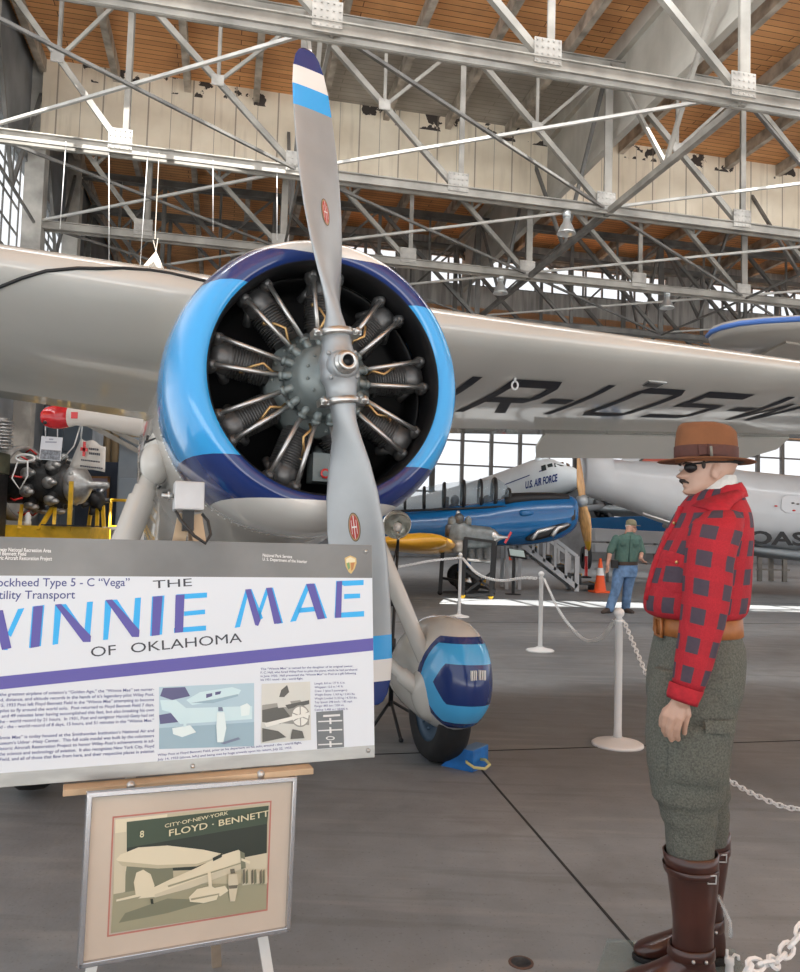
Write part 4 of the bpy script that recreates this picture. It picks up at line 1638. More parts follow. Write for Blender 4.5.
def head(mb, chin, fwd, sc=1.0, pitch=0.0):
    """head with brow, nose, lips, chin and ears; chin = point under the chin, fwd = where it looks"""
    fwd = V((fwd[0], fwd[1], 0)).normalized()
    sd_ = V((0, 0, 1)).cross(fwd)
    rp = Matrix.Rotation(pitch, 3, sd_)
    n, m = 56, 64
    rings = []
    for i in range(m + 1):
        z0 = .235 * i / m
        z = z0 / .86 if z0 < .112 else .1302 + (z0 - .112) / .123 * .1048
        f, b, w_ = interp(HT_, min(.235, z))
        rg = []
        cx = (f + b) / 2
        for k in range(n):
            a = 2 * PI * k / n
            ca, sa = math.cos(a), math.sin(a)
            x = cx + (f - b) / 2 * math.copysign(abs(ca) ** .92, ca)
            y = w_ * math.copysign(abs(sa) ** .88, sa)
            if ca > 0:
                g_ = lambda y0, z0, sy, sz: math.exp(-((abs(y) - y0) / sy) ** 2 - ((z - z0) / sz) ** 2)
                nz = max(0, min(1, (.118 - z) / .04)) if z > .074 else max(0, 1 - (.074 - z) / .016)
                x += .029 * nz * math.exp(-(y / (.011 + .007 * nz)) ** 2)
                x += .010 * g_(.014, .078, .008, .010)
                x -= .012 * g_(.031, .108, .014, .012)
                x += .005 * g_(.03, .127, .02, .007)
                x += .009 * g_(0, .055, .019, .006) + .008 * g_(0, .041, .018, .006) - .005 * g_(0, .048, .02, .003) - .004 * g_(0, .031, .03, .006)
                x += .010 * g_(0, .017, .020, .011) + .004 * g_(.045, .085, .016, .016)
            p = V((x, y, z0))
            rg.append(V(chin) + rp @ ((fwd * p.x + sd_ * p.y + V((0, 0, 1)) * p.z) * sc))
        rings.append(rg)
    mb.loft(rings)
    for s_ in (-1, 1):
        c_ = V(chin) + rp @ ((fwd * .006 + sd_ * (.066 * s_) + V((0, 0, .084))) * sc)
        rot = Matrix((fwd, sd_, V((0, 0, 1)))).transposed() @ Matrix.Rotation(-.25, 3, 'Y') @ Matrix.Rotation(.3 * s_, 3, 'Z')
        mb.sphere(c_, (.016 * sc, .009 * sc, .028 * sc), 14, 10, rot=rot)
        mb.sphere(c_ - V((0, 0, .020 * sc)), (.011 * sc, .009 * sc, .013 * sc), 10, 8)
    zm = lambda z: z * .86 if z < .1302 else .112 + (z - .1302) / .1048 * .123
    return lambda x, y, z: V(chin) + rp @ ((fwd * x + sd_ * y + V((0, 0, 1)) * zm(z)) * sc)


def limb(mb, pts, rs, n=14):
    mb.tube(pts, rs, n)
    for p, r in zip(pts, rs):
        mb.sphere(p, r * .995, 14, 10)


def remesh(o, vox, smooth=2):
    r = o.modifiers.new('remesh', 'REMESH')
    r.mode = 'VOXEL'
    r.voxel_size = vox
    r.use_smooth_shade = True
    s_ = o.modifiers.new('smooth', 'SMOOTH')
    s_.factor, s_.iterations = .5, smooth


# ---- the mannequin
MX = at(697, 950, 2.72).x
man = thing('mannequin', 'mannequin in brown felt hat, red checked shirt, grey breeches and tall brown boots', 'mannequin', (MX, 2.72, 0))
m_skin = mat('mannequin_skin', (.52, .325, .24), .42, 0, .06, 12, coat=.15)
m_face = m_skin
g = G('checked_cloth', .8)
fu, fv = g.math('FRACT', g.u), g.math('FRACT', g.v)
sq = g.both(g.lt(fu, .55), g.lt(fv, .55))
hz = g.math('SUBTRACT', g.math('ADD', g.lt(fu, .5), g.lt(fv, .5)), g.math('MULTIPLY', sq, 2))
nz = g.noise(220, 3)
c = g.mix(g.ramp(nz, .3, .7), (.33, .006, .016), (.45, .012, .025))
c = g.mix(g.math('MULTIPLY', hz, .22), c, (.25, .008, .018))
c = g.mix(sq, c, (.058, .042, .062))
g.bump(g.noise(14, 3), .5, .02)
m_plaid = g.done(c)
m_shirt_red = mat('red_cloth', (.42, .010, .022), .8, 0, .2, 60, .3, 30)
m_wool = mat('grey_wool', (.155, .160, .135), .95, 0, .0, 8, .5, 260, col2=(.085, .09, .075))
m_wool.node_tree.nodes['Noise Texture'].inputs['Scale'].default_value = 170
m_boot = mat('boot_leather', (.060, .019, .013), .28, 0, .35, 7, .12, 16, coat=.35)
m_sole = mat('boot_sole', (.012, .011, .011), .7)
m_belt = mat('tan_belt', (.32, .115, .030), .45, 0, .25, 20)
m_hat = mat('brown_felt', (.200, .080, .032), .9, 0, .18, 9, .2, 150)
m_hatband = mat('hat_ribbon', (.085, .028, .020), .7, 0, .15, 40)
m_scarf = mat('white_scarf', (.70, .69, .65), .9, 0, .08, 30, .4, 120)

YB = 2.72
mb = MB()
chin = at(690.5, 496.5, YB)
hd_ = head(mb, chin + V((.065, 0, 0)), (-1, 0), 1.02, 0)
P = lambda px, py, Y: at(px, py, Y)
limb(mb, [P(715, 470, YB), P(718.5, 484, YB), P(718, 498, YB), P(716, 512, YB)], [.045, .045, .048, .06])
limb(mb, [P(714, 515, YB), P(706, 545, YB), P(699, 590, YB), P(697, 640, YB), P(697, 672, YB)], [.09, .115, .11, .11, .115])
for s_ in (-1, 1):
    limb(mb, [V((P(714, 515, YB).x, YB + s_ * .03, 1.50)), V((P(716, 522, YB).x, YB + .11 * s_, 1.47))], [.06, .045])
    hipx = P(697, 672, YB)
    yl = YB + .10 * s_
    kn = P(686, 780, 2.63) if s_ < 0 else P(697, 770, 2.83)
    an = P(694, 930, 2.63) if s_ < 0 else P(706, 915, 2.83)
    limb(mb, [V((hipx.x, yl, hipx.z - .06)), kn, an], [.08, .055, .042])
    # arm
    if s_ < 0:
        sh_, el_, wr_ = P(715, 540, 2.575), P(707, 605, 2.505), P(682, 699, 2.47)
        limb(mb, [sh_, el_, wr_], [.042, .040, .029])
        K = [(665.5, 715, 2.478), (672.5, 718.5, 2.462), (680.5, 718, 2.460), (687.5, 714.5, 2.468)]
        Tp = [[(663.5, 724, 2.487), (664, 730, 2.496), (666, 734.5, 2.506)], [(669.5, 728, 2.468), (669.5, 734.5, 2.478), (671.5, 739.5, 2.490)], [(677.5, 728, 2.466), (677, 735, 2.477), (678, 739, 2.490)], [(685.5, 723, 2.474), (684.5, 729, 2.484), (684.5, 733, 2.494)]]
        for (kx, ky, kY), tp, rk in zip(K, Tp, (.0105, .011, .0105, .0095)):
            kp = P(kx, ky, kY)
            wp = P(lerp(682, kx, .45), 703, 2.472)
            limb(mb, [wp, kp], [.0145, .0125], 10)
            pts = [kp] + [P(*q) for q in tp]
            limb(mb, pts, [rk * 1.08, rk, rk * .93, rk * .82], 10)
        limb(mb, [P(676, 704, 2.485), P(666, 711, 2.505), P(662.5, 718, 2.512), P(661.5, 725, 2.515)], [.015, .013, .0115, .0095], 10)
    else:
        sh_, el_, wr_ = P(715, 540, 2.865), P(707, 600, 2.94), P(686, 690, 2.96)
        limb(mb, [sh_, el_, wr_], [.042, .040, .029])
        for q in range(4):
            a = wr_ + V((-.03 + .02 * q, 0, -.075))
            limb(mb, [wr_, a], [.015, .012], 10)
            limb(mb, [a, a + V((-.008, -.004, -.04)), a + V((-.006, -.012, -.07 - .008 * (q in (1, 2))))], [.0105, .0098, .0085], 10)
        limb(mb, [wr_ + V((-.01, -.01, -.02)), wr_ + V((-.045, -.02, -.06)), wr_ + V((-.05, -.02, -.10))], [.014, .012, .009], 10)
body = mb.build('body', m_skin, man)
remesh(body, .0036, 2)

# eye patch, brows, moustache, hair
mb = MB()
mb.sphere(hd_(.072, .028, .110), (.024, .024, .019), 14, 10)  # patch drawn forward, its black also standing in for shade under the brim
mb.build('eye_patch', m_black, man)
mb = MB()
mb.tube([hd_(.092, .002, .134), hd_(.084, -.04, .134), hd_(.03, -.077, .130), hd_(-.03, -.082, .13), hd_(-.10, -.03, .135), hd_(-.104, 0, .135), hd_(-.10, .03, .135), hd_(-.03, .081, .13), hd_(.03, .077, .128), hd_(.07, .052, .122), hd_(.082, .03, .118)], .0035, 6)
mb.build('patch_strap', m_black, man)
mb = MB()
for s_ in (-1, 1):
    mb.tube([hd_(.096, .002 * s_, .0605), hd_(.091, .013 * s_, .059), hd_(.080, .027 * s_, .050)], [.0060, .0056, .0025], 8)
mb.build('moustache', mat('moustache_dark', (.03, .018, .014), .7), man)
mb = MB()
mb.sphere(hd_(.084, -.030, .105), (.008, .012, .006), 10, 8)
mb.build('eye', mat('eye_white', (.7, .68, .64), .2), man)
mb = MB()
for s_ in (-1, 1):
    mb.tube([hd_(.096, .018 * s_, .124), hd_(.092, .032 * s_, .128), hd_(.080, .048 * s_, .124)], [.003, .0035, .002], 6)
mb.build('eyebrow', mat('hair_dark', (.022, .014, .010), .6), man)
mb = MB()
rings = []
for z, k_ in ((.128, 1.015), (.145, 1.03), (.17, 1.03), (.20, 1.03), (.224, 1.05), (.238, 1.2)):
    f, b, w_ = interp(HT_, min(z, .234))
    rings.append([hd_((f * .5 + b) / 2 + (b - f * .5) / 2 * -math.cos(a) * k_, w_ * k_ * math.sin(a), z) for a in [2 * PI * q / 24 for q in range(24)]])
mb.loft(rings)
for s_ in (-1, 1):
    mb.sphere(hd_(.046, .068 * s_, .118), (.007, .005, .014), 10, 8)
mb.build('hair', mat('hair_brown', (.022, .014, .010), .55), man)

# hat
hb = hd_(-.006, 0, .158)
hat_c = at(706, 459.5, YB)
hat_c.y = YB
n = 48
mb = MB()
W_, D_ = .104, .088                # crown half-axes front-back, side-side


def hring(fx, fy, z, droop=0, dimple=0):
    out = []
    for k in range(n):
        a = 2 * PI * k / n
        ca, sa = math.cos(a), math.sin(a)
        out.append(hat_c + V((-ca * fx, sa * fy, z + droop * (abs(sa) ** 2) - droop * .45 * ca ** 2 * (1 if ca > 0 else .7) - dimple * (abs(ca) * .5 + .5))))
    return out


crown = [hring(W_ * .97, D_ * .97, -.012), hring(W_, D_, 0), hring(W_ * 1.0, D_ * 1.0, .03), hring(W_ * .985, D_ * .98, .06), hring(W_ * .955, D_ * .93, .092), hring(W_ * .90, D_ * .84, .112), hring(W_ * .80, D_ * .70, .122), hring(W_ * .60, D_ * .48, .123, 0, .004), hring(W_ * .40, D_ * .26, .119, 0, .012), hring(W_ * .15, D_ * .08, .116, 0, .016)]
# front pinch
for ri, rg in enumerate(crown):
    if ri >= 3:
        for k in range(n):
            a = 2 * PI * k / n
            ca, sa = math.cos(a), math.sin(a)
            d = rg[k] - hat_c
            t = math.exp(-((abs(sa) - .55) / .25) ** 2) if ca > 0 else 0
            rg[k] = hat_c + V((d.x, d.y * (1 - .22 * t * min(1, (ri - 2) / 3)), d.z - (.012 * max(0, -ca) if ri > 4 else 0)))
mb.loft(crown)
hatc = mb.build('hat', m_hat, man)
mb = MB()
brim = []
for fx, fy, z, dr in ((W_ * .97, D_ * .97, .004, 0), (.13, .112, -.004, .002), (.150, .135, -.006, .003), (.157, .150, -.007, .003), (.160, .153, -.009, .003), (.157, .150, -.011, .003), (.150, .135, -.011, .003), (.13, .112, -.009, .002), (W_ * .97, D_ * .97, -.004, 0)):
    brim.append(hring(fx, fy, z, dr))
mb.loft(brim, cap=False)
tag(mb.build('hat_brim', m_hat, hatc), kind=None)
mb = MB()
mb.loft([hring(W_ * 1.012, D_ * 1.012, .003), hring(W_ * 1.022, D_ * 1.022, .006), hring(W_ * 1.02, D_ * 1.02, .040), hring(W_ * 1.0, D_ * 1.0, .043)], cap=False)
mb.build('hat_band', m_hatband, hatc)
mb = MB()
bc = hat_c + V((-.020, -D_ * 1.03, .022))
for pts in ([(-.004, .012), (.052, .022), (.06, -.012), (.0, -.014)], [(-.008, .014), (-.04, .019), (-.036, -.018), (-.008, -.014)]):
    mb.prism([bc + V((x, -.004 + abs(x) * .16, z)) for x, z in pts], (0, .008, 0))
mb.box(bc + V((-.005, -.007, .002)), (.012, .010, .036))
mb.build('bow', m_hatband, hatc, bevel=.002)
mb = MB()
mb.tube([bc + V((-.004, -.014, .012)), bc + V((-.001, -.014, -.024))], .0045, 8)
tag(mb.build('feather', mat('feather_grey', (.20, .20, .17), .8), hatc), None)

# scarf and shirt
mb = MB()
mb.loft([band(476, 711, 733.5, YB, .060), band(482, 704, 735.5, YB, .068), band(489, 698, 737, YB, .075), band(497, 692, 740, YB, .085), band(506, 690, 741, YB, .095)], cap=False)
mb.build('scarf', m_scarf, man)
tors = [(487, 700, 738, .074), (493, 692, 741, .088), (501, 685, 744, .115), (510, 681, 746.5, .165), (519, 677, 748, .195), (532, 670, 749, .205), (548, 661.5, 750, .195), (566, 654.5, 750, .185), (584, 649.5, 750, .178), (598, 646.5, 749, .175), (606, 645.5, 748, .175), (612, 647, 746, .172), (616.5, 653, 741, .165), (617.5, 662, 733, .15)]
mb = MB()
mb.loft([band(a, b, c_ - 4 * min(1, max(0, (a - 490) / 30)), YB, d) for a, b, c_, d in tors], uvw=12, vscale=1 / .094)
shirt = mb.build('shirt', m_plaid, man)
ns = shirt.modifiers.new('subdiv', 'SUBSURF')
ns.levels = ns.render_levels = 1
# collar, placket, pocket, buttons
mb = MB()
ca_ = [band(486, 706, 739, YB, .074, 40), band(493, 696, 743, YB, .092, 40), band(500, 690.5, 744.5, YB, .108, 40), band(500.5, 691, 744, YB, .104, 40)]
for q, rg in enumerate(ca_):
    for k, p in enumerate(rg):
        a = 2 * PI * k / 40
        fr = max(0, -math.cos(a))
        p.z -= (.004 + .018 * q / 3) * fr ** 1.5
        p.z += .012 * max(0, math.cos(a))
mb.loft(ca_, cap=False, uvw=7, vscale=1 / .2)
mb.build('collar', m_shirt_red, shirt)
mb = MB()
cp = [(681, 507), (676.5, 520), (669.5, 533), (661, 549), (654, 567), (649, 585), (646, 600)]
mb.tube([at(x + .6, y, YB) for x, y in cp], .012, 10)
mb.build('placket', m_shirt_red, shirt)


def on_shirt(px, py, off=.004):
    """point on the near side of the torso"""
    for i in range(len(tors) - 1):
        if tors[i][0] <= py <= tors[i + 1][0]:
            t = (py - tors[i][0]) / (tors[i + 1][0] - tors[i][0])
            f, b, hy = [lerp(tors[i][k], tors[i + 1][k], t) for k in (1, 2, 3)]
    x = max(-1, min(1, (px - (f + b) / 2) / ((b - f) / 2)))
    y = (1 - abs(x) ** 2.2) ** (1 / 2.2)
    p = at(px, py, YB)
    # keep the picture place while stepping to the surface
    return at(px, py, YB - hy * y - off) if False else V((p.x, YB - hy * y - off, p.z))


def patch(name, out, mats, n=6, off=.003, th=.003):
    mb = MB()
    N = len(out)
    ctr = (sum(p[0] for p in out) / N, sum(p[1] for p in out) / N)
    vs = [on_shirt(*ctr, off + th)]
    for k in range(1, n + 1):
        for q in out:
            vs.append(on_shirt(lerp(ctr[0], q[0], k / n), lerp(ctr[1], q[1], k / n), off + (th if k < n else 0)))
    fs_ = [(0, 1 + k, 1 + (k + 1) % N) for k in range(N)]
    for r in range(n - 1):
        b0 = 1 + r * N
        fs_ += [(b0 + k, b0 + N + k, b0 + N + (k + 1) % N, b0 + (k + 1) % N) for k in range(N)]
    uv = [((v.x - man.location.x) * 1 / .19 + v.y * 5, v.z / .094) for v in vs]
    mb.add(vs, fs_, 0, True, uv)
    return mb.build(name, mats, shirt)


def dense(pl, m=5):
    return [(lerp(pl[i][0], pl[(i + 1) % len(pl)][0], t / m), lerp(pl[i][1], pl[(i + 1) % len(pl)][1], t / m)) for i in range(len(pl)) for t in range(m)]


mb = MB()
up = [(684.5, 506), (692, 500.5), (702, 497), (714, 493.5), (726, 491), (737, 489.5)]
lo = [(693, 511.5), (702.5, 517.5), (709, 510), (717, 504.5), (728, 500), (738, 496.5)]
vs = []
for (a, b), (c_, d) in zip(up, lo):
    vs += [on_shirt(a, b, .010), on_shirt(lerp(a, c_, .5), lerp(b, d, .5), .020), on_shirt(c_, d, .010)]
mb.add(vs, [(3 * i + q, 3 * i + q + 1, 3 * i + q + 4, 3 * i + q + 3) for i in range(5) for q in (0, 1)], 0, True)
cf = mb.build('collar_flap', m_shirt_red, shirt)
cf.modifiers.new('solid', 'SOLIDIFY').thickness = .004
patch('chest_pocket', dense([(661, 552), (678, 563), (677, 580), (669, 590), (660, 590), (654, 582)]), m_plaid)
patch('pocket_flap', dense([(660, 549), (680, 560), (675, 568), (668, 567), (657, 559)]), m_shirt_red, off=.007)
for px, py in ((664, 561), (672.8, 523)):
    mb = MB()
    mb.sphere(on_shirt(px, py, .012), .006, 10, 6)
    mb.build('button', m_brass, shirt)
# sleeves
slv = [(509, 711, 730, 2.60, .035), (512, 704, 737, 2.585, .060), (519, 697, 742, 2.565, .075), (530, 692, 740, 2.545, .078), (545, 688.5, 735, 2.53, .077), (560, 686.5, 731.5, 2.52, .075), (582, 684.5, 730, 2.512, .073), (602, 683.5, 727, 2.505, .070), (622, 681.5, 723, 2.50, .066), (643, 679, 716.5, 2.492, .062), (663, 676, 711, 2.486, .058), (680, 674, 705, 2.48, .052), (688, 672.5, 702, 2.478, .047)]


def sring(a, b, c_, Y, hy, tilt=.15, n=32):
    l, r = at(b, a - (c_ - b) * tilt, Y), at(c_, a + (c_ - b) * tilt, Y)
    return ell((l + r) / 2, (r - l) / 2, (0, hy, 0), n, 2.2)


mb = MB()
mb.loft([sring(a, b, c_, Y, h_, .0 if a < 520 else .12) for a, b, c_, Y, h_ in slv], uvw=5, vscale=1 / .089)
sl = mb.build('sleeve', m_plaid, shirt)
mb = MB()
mb.loft([sring(686, 671, 703, 2.478, .046, .14), sring(688, 670, 702, 2.476, .050, .16), sring(698, 667.5, 697.5, 2.474, .046, .16), sring(701.5, 667.5, 696.5, 2.474, .044, .16), sring(699, 669.5, 694.5, 2.474, .038, .16)], cap=False)
mb.build('cuff', m_shirt_red, sl)
mb = MB()
mb.sphere(at(704.5, 676, 2.455), .006, 10, 6)
mb.build('button', m_brass, sl)
mb = MB()
mb.loft([sring(a, b + 1, c_ + 1, 2 * YB - Y, h_, .0) for a, b, c_, Y, h_ in slv], uvw=5, vscale=1 / .089)
mb.build('sleeve', m_plaid, shirt)
# belt, breeches
mb = MB()
mb.loft([band(616, 658.5, 736.5, YB, .160), band(617, 657, 737, YB, .166), band(633, 656.5, 737.5, YB, .172), band(634, 658.5, 736.5, YB, .166)], cap=False)
belt = mb.build('belt', m_belt, man)
mb = MB()
bx = at(657, 626, YB)
mb.tube([V((bx.x - .004, YB + y, bx.z + z)) for y, z in ((-.06, -.028), (-.06, .028), (.0, .028), (.0, -.028))], .006, 8, closed=True)
mb.build('buckle', m_belt, belt)
mb = MB()
mb.loft([band(612, 661, 733, YB, .155), band(634, 658, 735.5, YB, .166), band(646, 655.5, 739.5, YB, .176), band(660, 653, 739.5, YB, .184), band(675, 650.5, 738.5, YB, .188), band(690, 649.5, 736.5, YB, .186), band(704, 651, 732, YB, .175), band(716, 660, 722, YB, .12)])
for kk, Y in enumerate((2.63, 2.83)):
    if kk == 0:
        L = [(668, 655, 736, .08), (690, 649, 736.5, .098), (716, 647.5, 732.5, .104), (740, 646.5, 729.5, .104), (762, 648, 726.5, .100), (780, 651, 724.5, .098), (793, 652.5, 723, .098), (798, 653.5, 722, .097), (803, 659, 717, .088), (810, 660.5, 715, .084), (818, 662, 716, .085), (826, 666, 714.5, .080), (840, 667, 713, .078), (858, 668.5, 712, .076)]
    else:
        L = [(668, 660, 735, .08), (690, 656, 738, .098), (716, 655, 735, .104), (745, 655, 730, .104), (777, 660, 727, .100), (794, 664, 729, .096), (800, 668, 726, .09), (812, 672, 728, .086), (826, 675, 727, .08), (842, 680, 726, .076)]
    mb.loft([band(a, b, c_, Y, h_) for a, b, c_, h_ in L])
br_o = mb.build('breeches', m_wool, man)
remesh(br_o, .006, 3)
mb = MB()
pk = [(660, 716), (719, 722), (716, 777), (659, 773)]
dy = V((0, -.012, 0))
for pl in (pk, ):
    vs, fs_ = [], []
    for j in range(9):
        for i in range(9):
            a = lerp(lerp(pl[0][0], pl[1][0], i / 8), lerp(pl[3][0], pl[2][0], i / 8), j / 8)
            b = lerp(lerp(pl[0][1], pl[1][1], i / 8), lerp(pl[3][1], pl[2][1], i / 8), j / 8)
            cx, hw = 690, 43
            p = at(a, b, 2.63)
            xx = (a - cx) / hw
            edge = 1 if 0 < i < 8 and 0 < j < 8 else 0
            vs.append(V((p.x, 2.63 - .1045 * (1 - abs(xx) ** 2.2) ** (1 / 2.2) - .006 - .011 * edge, p.z)))
    fs_ = [(j * 9 + i, j * 9 + i + 1, (j + 1) * 9 + i + 1, (j + 1) * 9 + i) for j in range(8) for i in range(8)]
    mb.add(vs, fs_, 0, True)
mb.build('leg_pocket', m_wool, br_o)
mb = MB()
vs = []
for j in range(3):
    for i in range(9):
        a, b = lerp(690, 722, i / 8), lerp(711, 723, j / 2) + i * .25
        p = at(a, b, 2.63)
        xx = (a - 690) / 43.5
        vs.append(V((p.x, 2.63 - .106 * (1 - min(.98, abs(xx)) ** 2.2) ** (1 / 2.2) - .020 - .006 * (j > 0), p.z)))
mb.add(vs, [(j * 9 + i, j * 9 + i + 1, (j + 1) * 9 + i + 1, (j + 1) * 9 + i) for j in range(2) for i in range(8)], 0, True)
mb.build('pocket_flap', m_wool, br_o)

# boots
GZ = .012


def boot(Y, shaft, heel_px, ankle_py, yaw=0):
    mb = MB()
    rg = [band(a, b, c_, Y, h_, 32, 2.1) for a, b, c_, h_ in shaft]
    t0 = [p + V((0, 0, -.02)) for p in rg[0]]
    cc = sum(t0, V()) / 32
    inner = [cc + (p - cc) * .93 for p in t0]
    top_in = [cc + (p - cc) * .94 + V((0, 0, .02)) for p in t0]
    rg = [inner, top_in] + rg
    # foot: continue with tilted rings from the ankle to the toe
    hx = at(heel_px, ankle_py, Y).x
    mb.loft(rg, cap=False)
    foot = []
    for d, hw, zb, zt in ((0, .022, .022, .085), (.006, .034, .012, .12), (.03, .042, .012, .155), (.07, .046, .012, .165), (.105, .046, .012, .150), (.14, .045, .012, .118), (.18, .047, .012, .095), (.22, .050, .012, .078), (.255, .048, .012, .066), (.285, .038, .013, .054), (.302, .022, .018, .042), (.308, .006, .024, .034)):
        foot.append(ell((hx - d, Y, GZ + (zb + zt) / 2), (0, hw, 0), (0, 0, (zt - zb) / 2), 28, 2.3))
    mb.loft(foot)
    b_ = mb.build('boot', m_boot, man)
    mb = MB()
    top_, bot = [], []
    for d, hw in ((-.004, .012), (.01, .036), (.06, .040), (.11, .036), (.16, .042), (.22, .052), (.27, .045), (.30, .026), (.313, .008)):
        top_.append((hx - d, Y + hw))
        bot.append((hx - d, Y - hw))
    mb.prism([(x, y, GZ) for x, y in top_ + bot[::-1]], (0, 0, .018))
    mb.prism([(hx + .002, Y - .034, GZ - .0), (hx + .002, Y + .034, GZ), (hx - .07, Y + .038, GZ), (hx - .07, Y - .038, GZ)], (0, 0, .026))
    mb.build('sole', m_sole, b_, bevel=.003)
    # straps
    mb = MB()
    (a, b, c_, h_) = shaft[0]
    mb.loft([band(a + 13, b + .5, c_ - .5, Y, h_ + .003), band(a + 14, b + .4, c_ - .3, Y, h_ + .006), band(a + 19, b + 1.4, c_ - .3, Y, h_ + .006), band(a + 20, b + 1.6, c_ - .5, Y, h_ + .003)], cap=False)
    bp = band(a + 17, b, c_, Y, h_ + .008)[27]
    mb.build('top_strap', m_boot, b_)
    mb = MB()
    q = V((lerp(at(b, a, Y).x, at(c_, a, Y).x, .72), Y - h_ * .9, at(b, a + 17, Y).z))
    mb.tube([q + V((x, -.006 + .0, z)) for x, z in ((-.012, -.012), (-.012, .012), (.014, .012), (.014, -.012))], .003, 6, closed=True)
    mb.sphere(q + V((-.035, .0, -.002)), .006, 8, 6)
    mb.build('buckle', m_chrome, b_)
    mb = MB()
    (a, b, c_, h_) = shaft[-2]
    mb.loft([band(a - 4, b - 2, c_ + .5, Y, h_ + .005), band(a - 3, b - 3, c_ + .8, Y, h_ + .009), band(a + 7, b - 4, c_ + 1, Y, h_ + .011), band(a + 8, b - 3, c_ + .6, Y, h_ + .006)], cap=False)
    mb.build('ankle_strap', m_boot, b_)
    q = V((lerp(at(b, a, Y).x, at(c_, a, Y).x, .5), Y - h_ - .012, at(b, a + 2, Y).z))
    for dx in (-.02, .02):
        mb = MB()
        mb.sphere(q + V((dx, .001, -.004)), .006, 8, 6)
        mb.build('rivet', m_chrome, b_)


boot(2.63, [(851, 663.5, 717, .082), (860, 665, 717, .081), (880, 669, 716.5, .078), (900, 671.5, 715, .071), (920, 673.5, 713, .062), (935, 673.5, 712.5, .056), (948, 672, 713, .052), (962, 668, 713.5, .048)], 714, 955)
boot(2.84, [(831, 672, 729, .082), (842, 676, 729, .08), (860, 680, 727, .075), (880, 684, 724, .066), (896, 685, 722, .058), (908, 685, 722, .054), (920, 684, 722.5, .050), (930, 682, 723, .048)], 723.5, 930)
mb = MB()
a, b = at(613, 965, 2.62), at(749, 965, 2.62)
cx = (a.x + b.x) / 2
mb.prism([V((cx - .30, 2.60, .0)), V((cx + .24, 2.52, 0)), V((cx + .30, 2.93, 0)), V((cx - .14, 2.98, 0))], (0, 0, .011))
gb = mb.build('glass_base', glass('base_glass', (.35, .50, .47), .16), man, bevel=.002)
mb = MB()
mb.tube([at(718, 895, 2.75), at(730, 922, 2.72), at(730.5, 938, 2.72)], .007, 8)
mb.build('support_rod', m_clear, man)
cl_ = at(729.5, 945, 2.72)
clip = V((cl_.x, 2.72, .011))
mb = MB()
mb.lathe([(.026, 0), (.026, .006), (.014, .012), (.012, .05), (.015, .055), (.015, .075), (0, .078)], clip, n=16)
mb.tube([clip + V((.006, 0, .07)), clip + V((.018, 0, .085)), clip + V((.030, 0, .08)), clip + V((.030, 0, .068))], .005, 8)
mb.tube([clip + V((-.008, 0, .07)), clip + V((-.008, 0, .10))], .005, 8)
mb.build('support_clip', m_white, man)

# ---- the visitor in the distance
YM = 15.9
vis = thing('person', 'standing person in khaki cap, green short-sleeved shirt and blue jeans, looking right', 'person', (at(618, 600, YM).x, YM, 0))
m_skin2 = mat('skin', (.55, .30, .22), .5, 0, .08, 20)
P = lambda px, py, dy=0: at(px, py, YM + dy)
mb = MB()
chin2 = P(634.5, 533.0)
hv = head(mb, chin2 + V((-.062, .02, 0)), (1, -.65), 1.10, 0)
limb(mb, [P(629.5, 527), P(627.5, 537)], [.062, .072])
limb(mb, [P(627, 541), P(626, 552), P(625, 563)], [.14, .15, .14])
lf = V((P(608, 600).x, YM - .10, 0))
rf = V((P(626.5, 600).x, YM + .12, 0))
hips = P(624, 566)
limb(mb, [V((hips.x - .09, YM - .03, hips.z)), V((P(615.5, 590).x, YM - .08, .50)), V((lf.x + .02, YM - .08, .10))], [.075, .055, .042])
limb(mb, [V((hips.x + .09, YM + .03, hips.z)), V((P(627, 590).x, YM + .03, .50)), V((rf.x - .01, YM + .10, .10))], [.075, .055, .042])


def small_hand(mb, w_, d, out, curl):
    d, out = V(d).normalized(), V(out).normalized()
    side = d.cross(out).normalized()
    for q in range(4):
        k = w_ + d * .09 + out * (.034 - .022 * q)
        limb(mb, [w_, k], [.020, .015], 8)
        m1 = k + d * .038 + side * curl * .3
        m2 = k + d * (.062 + .01 * (q in (1, 2))) + side * curl
        limb(mb, [k, m1, m2], [.013, .012, .010], 8)
    limb(mb, [w_ + d * .02, w_ + d * .05 + out * .045, w_ + d * .085 + out * .05 + side * curl * .5], [.018, .015, .011], 8)


sl_, el_, wl_ = P(616, 538.5, -.05), P(610.5, 551, -.08), P(607.5, 565, -.14)
limb(mb, [sl_, el_, wl_], [.07, .05, .034])
small_hand(mb, wl_, (-.05, -.1, -1), (.4, -1, 0), .03)
sr_, er_, wr2 = P(638, 538.5, .05), P(641.8, 552, .02), P(640.5, 559, -.18)
limb(mb, [sr_, er_, wr2], [.07, .05, .034])
small_hand(mb, wr2, (.35, -.6, -.5), (-.3, -.3, .6), -.03)
vb = mb.build('body', m_skin2, vis)
remesh(vb, .009, 1)
mb = MB()


def fb(py, l, r, hy, dy=0, n=24):
    return band(py, l, r, YM + dy, hy, n, 2.3)


